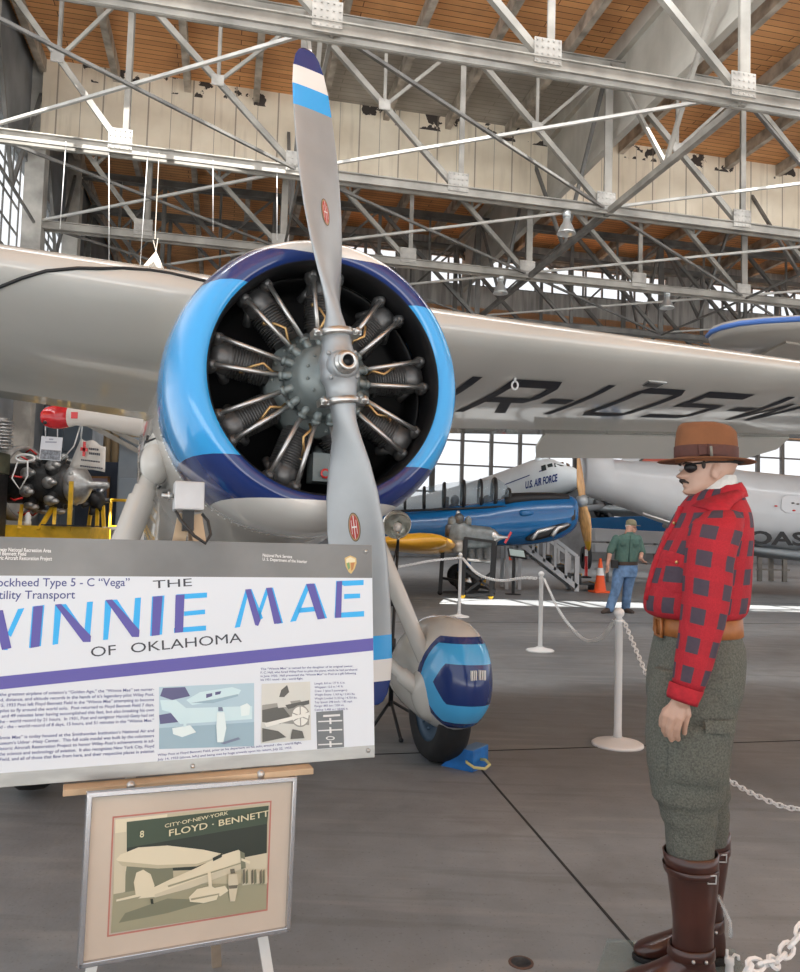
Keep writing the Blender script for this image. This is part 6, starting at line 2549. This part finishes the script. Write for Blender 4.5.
# white panels and blue machine behind the visitor
def slab(name, label, cat, pl, Y, th, m_, feet=True):
    t = thing(name, label, cat, (at(pl[0][0], pl[0][1], Y).x, Y, 0))
    mb = MB()
    mb.prism([at(x, y, Y) for x, y in pl], (0, th, 0))
    mb.build('panel', m_, t, bevel=.02)
    if feet:
        xs_ = [at(p[0], p[1], Y).x for p in pl]
        for x in (lerp(min(xs_), max(xs_), .2), lerp(min(xs_), max(xs_), .85)):
            mb = MB()
            zz = min(at(p[0], p[1], Y).z for p in pl) + .05
            mb.box((x, Y + th / 2, zz / 2), (.08, .08, zz))
            mb.build('foot', m_steel_dark, t)
    return t


slab('wing_panel', 'white wing panel standing on the floor behind the person in green, lower of the pair', 'wing panel', [(595, 543), (668, 546), (668, 554), (595, 552)], 27, .5, m_cg, True)
slab('wing_panel', 'white wing panel behind the person in green, upper of the pair', 'wing panel', [(595, 528), (668, 532), (668, 544), (595, 541)], 27.9, .5, m_cg, True)
t = slab('fuselage_shell', 'dark blue airplane fuselage lying behind the white wing panels', 'fuselage', [(590, 518), (640, 516), (690, 520), (700, 532), (590, 530)], 30, 1.2, m_tblue, True)

# stairs
st = at(560, 560, 22)
t = thing('boarding_stairs', 'grey boarding stairs with white railings and yellow-edged steps behind the wooden propeller', 'stairs', (st.x, 22, 0))
m_rail = mat('rail_grey', (.50, .52, .54), .5)
sx0, sx1 = at(577, 590, 21.9).x, at(530, 540, 21.9).x
N_ = 5
for q in range(N_):
    f = q / (N_ - 1)
    x = lerp(sx1 + .15, sx1 - .0, 0)
    xx = lerp(sx0 + .35, sx1, f)
    z = .22 + .24 * q
    mb = MB()
    mb.box((xx, 22.5, z - .025), (.42, .9, .05), None)
    mb.box((xx + .20, 22.5, z - .14), (.03, .9, .22), None)
    mb.box((xx + .22, 22.5, z - .01), (.02, .9, .06), None, 1)
    mb.build('step', [mat('step_dark', (.05, .06, .065), .6), m_yellow], t)
zt = lambda f: lerp(.9, 2.05, f)
for yy in (21.95, 23.0):
    mb = MB()
    mb.beam((sx0, yy, .95 if yy < 22 else .95), (sx1 - .2, yy, 2.05), .07, .09)
    mb.build('handrail', m_rail, t)
    mb = MB()
    mb.beam((sx0, yy, .12), (sx1 - .2, yy, 1.22), .06, .14)
    mb.build('stringer', m_rail, t)
    for q in range(6):
        f = q / 5
        x = lerp(sx0, sx1 - .2, f)
        mb = MB()
        mb.beam((x, yy, .0 if q == 0 else lerp(.12, 1.22, f)), (x, yy, lerp(.95, 2.05, f)), .12 if q == 0 else .07, .06)
        mb.build('baluster', m_rail, t)
for yy in (22.0, 23.0):
    for q in range(1, 3):
        mb = MB()
        x = sx1 - .25 - .35 * (q - 1)
        mb.box((x, yy, .6), (.09, .06, 1.2))
        mb.build('support_post', m_rail, t)


def cone(px, py, h, label, band_=True):
    p = ground(px, py)
    t = thing('traffic_cone', label, 'traffic cone', p, (0, 0, .2), 'orange traffic cones')
    mb = MB()
    mb.box((0, 0, .025), (.48 * h / .9, .48 * h / .9, .05))
    mb.build('base', m_orange, t, world=False, bevel=.01)
    mb = MB()
    r_ = lambda z: lerp(.17, .03, z / h) * h / .9
    zs = [.04, .5 * h, .5 * h + .001, .72 * h, .72 * h + .001, h] if band_ else [.04, h]
    mb.lathe([(r_(z), z) for z in zs] + [(0, h)], (0, 0, 0), n=24, mis=[0, 0, 1, 0, 0, 0] if band_ else [0, 0])
    mb.build('cone_body', [m_orange, m_white], t, world=False)


cone(600, 592.5, .92, 'orange traffic cone with white band at the foot of the stairs')
cone(508.5, 560, .70, 'small plain orange traffic cone under the blue airplane', False)
# delineator post behind the steps
p = ground(586, 578)
t = thing('delineator_post', 'orange and white marker post beside the stairs', 'marker post', p)
mb = MB()
mb.lathe([(.0, .0), (.2, 0), (.2, .05), (.06, .08), (.055, .8), (.055, .801), (.055, 1.05), (.055, 1.051), (.05, 1.2), (0, 1.22)], p, n=18, mis=[2, 2, 2, 0, 0, 1, 1, 0, 0])
mb.build('post', [m_red, m_white, m_rubber], t)

# old inline engine on a black stand
YE = 18.7
ep = at(478, 560, YE)
t = thing('inline_engine', 'old grey inline engine with upright red-tipped shaft on a black wheeled stand', 'engine', (ep.x, YE, 0))
m_eng = mat('engine_grey', (.20, .225, .23), .45, .4, .3, 8)
E = lambda px, py, d=0: at(px, py, YE + d)
mb = MB()
mb.loft([colring(p, a, b, YE, h_, 16, 3.2) for p, a, b, h_ in ((447, 524, 548, .15), (450, 520, 550, .28), (464, 521, 550, .30), (470, 525, 549, .28), (490, 527, 548, .27), (496, 531, 546, .2))])
en = mb.build('crankcase', m_eng, t)
m_sil2 = mat('cylinder_grey', (.30, .31, .31), .45, .3, .25, 8)
mb = MB()
mb.loft([colring(p, a, b, YE, h_, 16) for p, a, b, h_ in ((489, 527, 546, .24), (494, 529, 544, .28), (499, 534, 541, .12), (503, 535.5, 539, .06), (508, 536, 538.5, .04))])
mb.build('nose_case', m_alu2, en)
mb = MB()
mb.box(E(508, 537.5), (.05, .05, .30), Matrix.Rotation(.5, 3, 'Y'))
mb.build('red_tag', m_red, en)
for k, (px, py, r_) in enumerate(((452, 524, .10), (459, 521, .11), (468, 524, .08), (449, 531, .09))):
    mb = MB()
    c_ = E(px, py, -.15)
    mb.lathe([(0, -.1), (r_, -.1), (r_, .12), (r_ * .6, .16), (0, .2)], c_, (0, -.3, 1), 16)
    mb.build('accessory', m_fin if k % 2 else m_eng, en)
mb = MB()
mb.lathe([(0, -.05), (.05, -.05), (.05, .1), (.025, .14), (0, .15)], E(458, 516.5), (0, 0, 1), 12)
mb.build('filler_cap', m_alu2, en)
for px in (462, 470.5, 478.5, 486.5):
    mb = MB()
    a, b = E(px, 546), E(px + .5, 558)
    pr = [(.08, 0)]
    L = (b - a).length
    for q in range(8):
        pr += [(.075, q / 8 * L), (.095, q / 8 * L), (.095, (q + .5) / 8 * L), (.075, (q + .5) / 8 * L)]
    pr += [(.08, L), (0, L)]
    mb.lathe(pr, a, b - a, 14)
    mb.sphere(b, .085, 10, 8)
    mb.build('cylinder', m_sil2, en)
mb = MB()
mb.tube([E(456, 556, -.2), E(470, 560, -.2), E(492, 562, -.2)], .045, 8)
mb.build('intake_pipe', m_alu2, en)
mb = MB()
mb.lathe([(0, 0), (.14, 0), (.15, .22), (0, .24)], E(453.5, 546, -.25), (.9, -.3, 0), 18)
mb.build('drum', mat('drum_tan', (.36, .33, .29), .4, .4), en)
for px, py0, dy in ((443.5, 537, .5), (495.5, 540, .5), (466, 537, -.35), (494, 541, -.35)):
    mb = MB()
    a = E(px, py0, dy)
    mb.beam((a.x, a.y, a.z), (a.x - .05, a.y, .08), .09, .09)
    mb.build('stand_post', m_black, t)
    mb = MB()
    mb.lathe([(0, -.03), (.06, -.03), (.06, .03), (0, .03)], (a.x - .05, a.y, .06), (0, 1, 0), 12)
    mb.build('caster', m_rubber if dy > 0 else m_yellow, t)
for a, b in (((442, 540, .5), (494, 541, .5)), ((465, 538, -.35), (495, 542, -.35)), ((443, 578, .5), (495, 590, -.35)), ((443, 592, .5), (494, 592, .5)), ((466, 595, -.35), (494, 595, -.35)), ((466, 592, -.35), (495, 570, -.35)), ((466, 570, -.35), (495, 592, -.35))):
    mb = MB()
    mb.beam(E(*a), E(*b), .06, .06)
    mb.build('stand_rail', m_black, t)
# information lectern
lp0 = ground(513, 594.5)
t = thing('information_lectern', 'small black post with a slanted display panel beside the old engine', 'sign', lp0)
mb = MB()
mb.box(lp0 + V((0, 0, .48)), (.07, .07, .96))
mb.build('post', m_black, t)
mb = MB()
mb.lathe([(0, 0), (.2, 0), (.2, .02), (0, .03)], lp0, n=20)
mb.build('base', m_black, t)
rt = Matrix.Rotation(R(35), 3, 'X') @ Matrix.Rotation(R(8), 3, 'Y')
mb = MB()
mb.box(lp0 + V((.08, 0, 1.02)), (.46, .34, .025), rt)
mb.build('panel', m_black, t)
mb = MB()
mb.box(lp0 + V((.08, -.008, 1.034)), (.38, .27, .006), rt)
mb.build('display_sheet', mat('display_sheet', (.45, .55, .52), .3), t)
yb = ground(475, 585)
mb = MB()
mb.prism([yb + V((x, -.12, z)) for x, z in ((-.3, 0), (.3, 0), (.3, .22), (-.05, .2))], (0, .24, 0))
solo(mb, 'wheel_chock', m_yellow, 'yellow wheel chock under the old engine stand', 'wheel chock', yb, bevel=.01)

# ------------------------------------------------------------------ left background
m_pn = mat('door_bluegrey', (.115, .145, .175), .55, 0, .25, 1.2)
m_pn2 = mat('navy_wall', (.035, .048, .075), .6, 0, .2, 2)
mb = MB()
YP = 20.0
a, b = at(-60, 540, YP), at(86, 540, YP)
mb.box(((a.x + b.x) / 2, YP, 2.2), (b.x - a.x, .12, 4.4))
q = a.x
while q < b.x:
    mb.box((q, YP - .08, 2.2), (.06, .06, 4.4))
    q += .42
for z in (.9, 2.1, 3.3):
    mb.box(((a.x + b.x) / 2, YP - .09, z), (b.x - a.x, .05, .07))
struct(mb, 'door_1', m_pn)
mb = MB()
a, b = at(70, 540, 19.6), at(128, 540, 19.6)
mb.box(((a.x + b.x) / 2, 19.9, 1.5), (b.x - a.x, .2, 3.0))
struct(mb, 'wall_partition', m_pn2)
# grey cabin
cbx = (at(116, 500, 18).x + at(185, 500, 18).x) / 2
t = thing('office_cabin', 'blue-grey steel cabin with a door behind the left landing gear strut', 'cabin', (cbx, 18.8, 0))
m_cab = mat('cabin_grey', (.23, .265, .30), .5, 0, .1, 2)
wd_ = at(185, 500, 18).x - at(116, 500, 18).x
mb = MB()
mb.box((cbx, 18.8, 1.72), (wd_, 1.6, 3.44))
mb.build('shell', m_cab, t, bevel=.03)
mb = MB()
dx = at(133, 500, 18).x
mb.box((dx, 17.98, 1.25), (.66, .05, 2.5))
d_ = mb.build('door', mat('cabin_door', (.20, .235, .27), .5), t, bevel=.01)
mb = MB()
mb.box((dx + .08, 17.945, 1.95), (.16, .02, .14))
mb.build('door_window', m_black, d_)
# framed picture on the navy wall
pp = at(99.5, 489, 19.72)
t = thing('wall_picture', 'small wooden-framed picture on the dark wall left of the grey cabin', 'picture', pp)
mb = MB()
for dx, dz, sx, sz in ((-.22, 0, .05, .62), (.22, 0, .05, .62), (0, .29, .48, .05), (0, -.29, .48, .05)):
    mb.box(pp + V((dx, 0, dz)), (sx, .05, sz))
mb.build('frame', mat('picture_wood', (.28, .14, .05), .5), t)
mb = MB()
mb.box(pp + V((0, .01, 0)), (.42, .02, .56))
mb.poly([pp + V((x, -.003, z)) for x, z in ((-.2, -.27), (.2, -.27), (.2, .02), (.1, .05), (0, .0), (-.1, .04), (-.2, 0))], 1)
mb.build('print', [mat('print_sky', (.36, .30, .36), .6), mat('print_ground', (.10, .12, .16), .6)], t)
# cluster of tan tubes and clutter above the cabin
for k in range(5):
    p = at(108 + 8.2 * k, 430, 20.6)
    mb = MB()
    mb.lathe([(0, 0), (.10, 0), (.10, 4.6 + .12 * (k % 2)), (.07, 4.75 + .12 * (k % 2)), (0, 4.76 + .12 * (k % 2))], (p.x, 20.6, 0), n=16)
    solo(mb, 'storage_tube', mat('tube_tan', (.34, .25, .14), .5, 0, .3, 3), 'tall tan tube in the dark storage above the grey cabin', 'tube', (p.x, 20.6, 0), 'tan storage tubes')
for k, (p0, p1) in enumerate((((80, 420), (140, 452)), ((84, 415), (150, 449)), ((95, 410), (155, 438)))):
    mb = MB()
    mb.beam(at(*p0, 17.5 + .3 * k), at(*p1, 17.5 + .3 * k), .10, .10)
    solo(mb, 'loose_beam', m_steel, 'slanting steel beam in the storage above the grey cabin, %s of three' % ('lowest', 'middle', 'highest')[k], 'beam', at(*p0, 17.5 + .3 * k), 'stored steel beams')
# big radial engine on yellow stand
YR = 14.2
ec = at(52, 484, YR)
t = thing('radial_engine', 'big black and silver radial engine with red wires on a yellow stand', 'engine', (ec.x, YR, 0))
m_sil = mat('engine_silver', (.42, .42, .41), .35, .7, .3, 9)
A = lambda px: at(px, 484, YR).x - ec.x
X1 = V((1, -.15, 0)).normalized()
mb = MB()
mb.lathe([(.62, A(9)), (.67, A(9)), (.67, A(24)), (.62, A(24)), (.60, A(10))], ec, X1, 40)
mb.build('exhaust_ring', mat('ring_grey', (.36, .355, .34), .45, .15, .2, 6), t)
mb = MB()
mb.lathe([(0, A(-18)), (.30, A(-18)), (.36, A(5)), (.36, A(72)), (.30, A(76)), (.0, A(80))], ec, X1, 32)
ecase = mb.build('crankcase', m_dk, t)
mb = MB()
mb.lathe([(.32, A(74)), (.36, A(77)), (.34, A(83)), (.24, A(88)), (.14, A(92)), (.07, A(94)), (.06, A(112)), (0, A(113))], ec, X1, 28)
for k in range(12):
    a = 2 * PI * k / 12
    mb.sphere(ec + X1 * A(79) + V((0, math.cos(a) * .33, math.sin(a) * .33)), .045, 8, 6)
mb.build('nose_case', m_sil, t)
for row, (px, off) in enumerate(((36, 0), (60, .35))):
    for k in range(9):
        a = 2 * PI * k / 9 + off
        er = V((0, math.cos(a), math.sin(a)))
        o = ec + X1 * A(px)
        mb = MB()
        pr = [(.10, .30)]
        for q in range(6):
            h = .32 + q * .022
            pr += [(.10, h), (.125, h), (.125, h + .012), (.10, h + .012)]
        pr += [(.11, .46), (.09, .51), (0, .52)]
        mb.lathe(pr, o, er, 14, mis=[1] * 25 + [0, 0, 0])
        mb.sphere(o + er * .49 + X1 * .09, (.09, .06, .055), 8, 6, mi=0)
        mb.build('cylinder', [m_sil, m_dk], ecase)
for k in range(9):
    a = 2 * PI * k / 9 + .2
    er = V((0, math.cos(a), math.sin(a)))
    o = ec + er * .55
    mb = MB()
    mb.tube([o + X1 * A(22), o + X1 * A(27) + er * .06, o + X1 * A(34) - er * .03], .017, 6)
    mb.build('ignition_wire', m_red, ecase)
mb = MB()
mb.tube([ec + X1 * A(39) + V((.10 * math.cos(a) * 1.6, -.62, .32 + .06 * math.sin(a) + .08)) for a in [2 * PI * k / 20 for k in range(20)]], .022, 6, closed=True)
mb.tube([ec + X1 * A(31) + V((.02, -.63, .36)), ec + X1 * A(27) + V((0, -.64, .05)), ec + X1 * A(36) + V((0, -.64, -.14)), ec + X1 * A(43) + V((0, -.63, .1)), ec + X1 * A(42) + V((0, -.63, .36))], .014, 6)
mb.build('white_hose', m_white, ecase)
zb_ = at(52, 530, YR).z
mb = MB()
mb.box((ec.x - .22, YR, zb_ - .10), (2.24, .9, .34))
mb.build('stand_deck', m_yellow, t)
for px in (2, 33, 52, 66, 81):
    mb = MB()
    x = at(px, 500, YR).x
    mb.beam((x, YR - .45, zb_), (x + (-.12 if px in (33, 66) else .1 if px == 52 else 0), YR - .45 + (.3 if px not in (81, 2) else 0), zb_ + (.42 if px < 80 else .85)), .06, .06)
    mb.build('stand_post', m_yellow, t)
for dx in (-1.2, -.2, .8):
    for dy in (-.4, .4):
        mb = MB()
        mb.box((ec.x + dx, YR + dy, (zb_ - .27) / 2), (.10, .10, zb_ - .27))
        mb.build('stand_leg', m_yellow, t)
mb = MB()
mb.box((at(70, 521, YR - .5).x, YR - .45, zb_ + .09), (.9, .3, .02))
mb.build('stand_tray', m_dk, t)
# small plastic bottle-shaped finial on the deck
fp = at(27, 535, YR - .35)
mb = MB()
mb.lathe([(0, 0), (.055, 0), (.06, .05), (.045, .10), (.055, .13), (.04, .19), (.02, .23), (0, .23)], (fp.x, fp.y, zb_ + .07), n=14)
solo(mb, 'white_finial', m_white, 'small white knob standing on the yellow engine stand', 'knob', (fp.x, fp.y, zb_ + .07))
# black small radial with shaft, right of the engine
rc_ = at(95, 500, 15.4)
t = thing('small_radial_engine', 'small black radial engine on a yellow frame right of the big engine', 'engine', (rc_.x, 15.4, 0))
mb = MB()
mb.lathe([(0, -.1), (.14, -.08), (.16, .1), (0, .14)], rc_, (.8, -.6, 0), 20)
cs = mb.build('crankcase', m_black, t)
for k in range(7):
    a = 2 * PI * k / 7
    er = V((.6 * math.cos(a), .8 * math.cos(a), math.sin(a)))
    mb = MB()
    mb.tube([rc_ + er * .12, rc_ + er * .30], [.055, .05], 10)
    mb.build('cylinder', m_black, cs)
for dx in (-.25, .05, .3):
    mb = MB()
    mb.beam((rc_.x + dx, 15.5, 0), (rc_.x + dx * .4, 15.5, rc_.z - .1), .06, .06)
    mb.build('stand_leg', m_yellow, t)
mb = MB()
mb.beam((rc_.x - .3, 15.5, .45), (rc_.x + .35, 15.5, .45), .06, .06)
mb.build('stand_rail', m_yellow, t)
# finned barrel at the far left
fc_ = at(1, 434, 13.4)
mb = MB()
pr = [(0, -.26), (.13, -.26)]
for q in range(9):
    h = -.24 + q * .055
    pr += [(.12, h), (.19, h), (.19, h + .026), (.12, h + .026)]
pr += [(.13, .27), (0, .27)]
mb.lathe(pr, fc_, (0, -.1, 1), 24)
solo(mb, 'finned_cylinder', m_sil, 'silver finned engine cylinder at the left edge below the wing', 'engine part', fc_)
mb = MB()
bxp = at(-10, 463, 13.5)
mb.box(bxp, (.45, .5, .36))
ob = solo(mb, 'olive_box', mat('olive', (.09, .095, .06), .6, 0, .3, 5), 'olive metal box under the finned cylinder at the left edge', 'box', bxp, bevel=.02)
mb = MB()
mb.box((bxp.x, 13.5, (bxp.z - .19) / 2), (.42, .46, bxp.z - .19))
solo(mb, 'dark_cabinet', m_dk, 'dark cabinet carrying the olive box at the left edge', 'cabinet', (bxp.x, 13.5, 0))
# red-nosed pod hanging below the wing
t = thing('red_nosed_pod', 'white torpedo-shaped pod with a glossy red nose hanging below the left wing', 'pod', at(95, 420, 11.5))
PD = [(41.5, 417, 419, 11.0), (43, 410, 423.5, 11.02), (47, 407, 427, 11.08), (54, 405.5, 429, 11.16), (62, 405.5, 428.8, 11.28), (70, 406, 427, 11.4), (76, 406.5, 425.5, 11.5), (95, 406, 427, 11.8), (120, 404, 433, 12.2), (150, 402, 439, 12.6), (185, 402, 446, 13.2)]
mb = MB()
mb.loft([colring(p, a, b, Y, (b - a) * Y / 1600 * .95, 28, 2.0) for p, a, b, Y in PD], mis=[1] * 5 + [0] * 5)
mb.m[-2], mb.m[-1] = 1, 0
pb = mb.build('shell', [mat('pod_white', (.62, .60, .56), .3, coat=.4), mat('pod_red', (.48, .012, .018), .15, coat=.7)], t)
mb = MB()
mb.sphere(at(47.5, 423.5, 11.0) + V((0, -.08, 0)), (.03, .02, .025), 10, 8)
mb.build('nose_hole', m_black, pb)
mb = MB()
mb.box(at(75, 415.5, 11.3) + V((0, -.02, 0)), (.09, .02, .09))
mb.build('red_mark', m_red, pb)
# its hanger, poster and flag
ps = at(51, 448.5, 11.3)
t = thing('poster', 'small pale poster hung by two strings below the red-nosed pod', 'poster', ps)
mb = MB()
mb.box(ps, (.30, .015, .335), Matrix.Rotation(R(3), 3, 'Y'))
mb.build('sheet', mat('poster_paper', (.60, .62, .66), .6), t)
mb = MB()
mb.box(ps + V((0, -.010, -.09)), (.28, .006, .135), Matrix.Rotation(R(3), 3, 'Y'))
mb.build('picture', mat('poster_picture', (.22, .24, .27), .6, 0, .5, 30), t)
for k, (w_, z) in enumerate(((.06, .145), (.16, .10))):
    mb = MB()
    mb.box(ps + V((0, -.010, z * .9)), (w_, .006, .02))
    mb.build('faded_heading', mat('faded_ink', (.30, .32, .38), .7), t)
for px in (45.5, 57.5):
    mb = MB()
    mb.tube([at(px, 437.5, 11.3), at(px, 424, 11.2)], .008, 6)
    mb.build('string', m_white, t)
fl0 = at(88, 456, 11.8)
t = thing('cloth_banner', 'crumpled white cloth banner with a red cross hanging at a slant', 'banner', fl0)
cr = [(81, 438), (106, 446), (105, 472), (70, 466.5)]
mb = MB()
vs = []
for j in range(7):
    for i in range(9):
        u_, v_ = i / 8, j / 6
        x = lerp(lerp(cr[0][0], cr[1][0], u_), lerp(cr[3][0], cr[2][0], u_), v_)
        y = lerp(lerp(cr[0][1], cr[1][1], u_), lerp(cr[3][1], cr[2][1], u_), v_)
        y += (2.4 * math.sin(u_ * 9) if j == 0 else .5 * math.sin(u_ * 7)) * (.5 if j else .7)
        vs.append(at(x, y, 11.8 + .05 * math.sin(u_ * 8 + v_ * 3)))
mb.add(vs, [(j * 9 + i, j * 9 + i + 1, (j + 1) * 9 + i + 1, (j + 1) * 9 + i) for j in range(6) for i in range(8)], 0, True)
cb = mb.build('cloth', mat('banner_cloth', (.58, .56, .52), .85, 0, .1, 5), t)
cb.modifiers.new('solid', 'SOLIDIFY').thickness = .012
mb = MB()
for pl in ([(83.2, 441.5), (85.6, 441.8), (84.8, 456.5), (82.2, 456)], [(80.6, 447.2), (87.4, 448), (87, 451.5), (80.2, 450.6)]):
    mb.prism([at(x, y, 11.68) for x, y in pl], (0, .02, 0))
mb.build('red_cross', m_red, t)
for y0_, x0_, x1_, h_ in ((447.5, 89, 97, 2.2), (452, 89, 99, 2.4), (459, 81, 100, 1.6), (465, 80, 101, 1.6)):
    mb = MB()
    x = x0_
    while x < x1_:
        w_ = random.uniform(.9, 2.0)
        mb.prism([at(x, y0_ + (x - x0_) * .12, 11.68), at(x + w_, y0_ + (x + w_ - x0_) * .12, 11.68), at(x + w_, y0_ + h_ + (x - x0_) * .12, 11.68), at(x, y0_ + h_ + (x - x0_) * .12, 11.68)], (0, .02, 0))
        x += w_ + .7
    mb.build('faded_lettering', m_ink, t)
mb = MB()
mb.tube([at(81, 438, 11.75), at(82, 428, 11.65), at(82, 418, 11.6)], .012, 6)
mb.tube([at(81, 424, 11.7), at(74, 446, 11.7), at(62, 460, 11.8)], .010, 6)
mb.build('cord', m_white, t)
# yellow barrier and small white table by the cabin
yp = at(130, 520, 16.5)
t = thing('yellow_barrier', 'yellow tube railing in front of the grey cabin', 'railing', (yp.x, 16.5, 0))
mb = MB()
a, b = at(111, 500, 16.5), at(150, 500, 16.5)
for z in (a.z, lerp(0, a.z, .72)):
    mb.tube([(a.x, 16.5, z), (b.x, 16.5, z)], .03, 8)
mb.build('rail', m_yellow, t)
for x in (a.x, lerp(a.x, b.x, .55), b.x):
    mb = MB()
    mb.tube([(x, 16.5, 0), (x, 16.5, a.z + .02)], .03, 8)
    mb.build('post', m_yellow, t)
tw_ = at(124, 533, 14.9)
t = thing('white_table', 'low white table in front of the yellow railing', 'table', (tw_.x, 14.9, 0))
mb = MB()
zt_ = at(124, 527, 14.9).z
mb.box((tw_.x, 14.9, zt_ - .03), (.62, .5, .05))
mb.build('table_top', m_white, t)
for dx in (-.28, .28):
    for dy in (-.2, .2):
        mb = MB()
        mb.box((tw_.x + dx, 14.9 + dy, (zt_ - .05) / 2), (.05, .05, zt_ - .05))
        mb.build('leg', m_white, t)

# ------------------------------------------------------------------ lamps and wires in the roof
m_shade = mat('lamp_shade', (.58, .60, .60), .28, .6)
def atv(px, py, v):
    return onplane(px, py, H(0, v, 0), V((-math.sin(HT), math.cos(HT), 0)))


for px, py, vv, sc, lab in ((566.5, 227, VS[1], 1.0, 'bell-shaped grey pendant lamp under the second truss, nearest of the pendant lamps'), (500.5, 288, VS[2], 1.0, 'bell-shaped pendant lamp above the wing just right of the cowling'), (667, 303, VS[2], 1.05, 'bell-shaped pendant lamp in the dark roof above the dark checked-shirt mannequin')):
    p = atv(px, py, vv)
    t = thing('pendant_lamp', lab.replace('dark checked-shirt', 'checked-shirt'), 'lamp', p, (0, 0, 0), 'roof pendant lamps')
    mb = MB()
    mb.lathe([(.03, .20), (.06, .18), (.08, .08), (.12, .02), (.17, -.10), (.19, -.14), (.18, -.14), (.11, .0), (.06, .08), (0, .1)], p, n=24)
    mb.build('lamp_shade', m_shade, t)
    mb = MB()
    mb.lathe([(0, .18), (.075, .18), (.085, .30), (.05, .34), (0, .35)], p, n=16)
    mb.build('ballast', m_shade, t)
    mb = MB()
    mb.tube([p + V((0, 0, .33)), V((p.x, p.y, ZB))], .012, 8)
    mb.build('stem', m_dk, t)
    mb = MB()
    mb.sphere(p + V((0, 0, -.04)), .07, 12, 8)
    mb.build('bulb', m_white, t)
for k, (px, y0_, y1_, nm) in enumerate(((66, 142, 229, 'leftmost'), (109, 147, 262, 'second from left'), (148, 151, 266, 'third from left'), (213, 161, 231, 'fourth from left'), (277, 170, 240, 'nearest to the propeller'))):
    a = atv(px, y0_, VS[1] - .09)
    a = V((a.x, a.y, ZB))
    b = at(px - (6 if k == 0 else 8 if k == 2 else 0), y1_, a.y)
    mb = MB()
    mb.tube([a, b], .0065, 6)
    solo(mb, 'hanging_wire', m_white, 'thin pale wire hanging from the second truss above the left wing, %s' % nm, 'wire', b, 'hanging wires')
mb = MB()
kq = lambda x, y, d=0: atv(x, y, VS[1] - .1 + d)
ap = kq(156, 251)
mb.add([ap, kq(138, 272), kq(150, 275, -.4), kq(166, 273), kq(152, 273, .4)], [(0, 1, 2), (0, 2, 3), (0, 3, 4), (0, 4, 1), (1, 2, 3, 4)])
for q in (kq(153, 240), kq(158, 238)):
    mb.tube([ap, q], .007, 5)
kt = kq(155, 239)
mb.tube([kt, V((kt.x, kt.y, ZB))], .007, 5)
solo(mb, 'hanging_cloth', mat('kite_cloth', (.55, .50, .43), .9), 'small pointed tan cloth hung by cords above the left wing', 'cloth', ap)
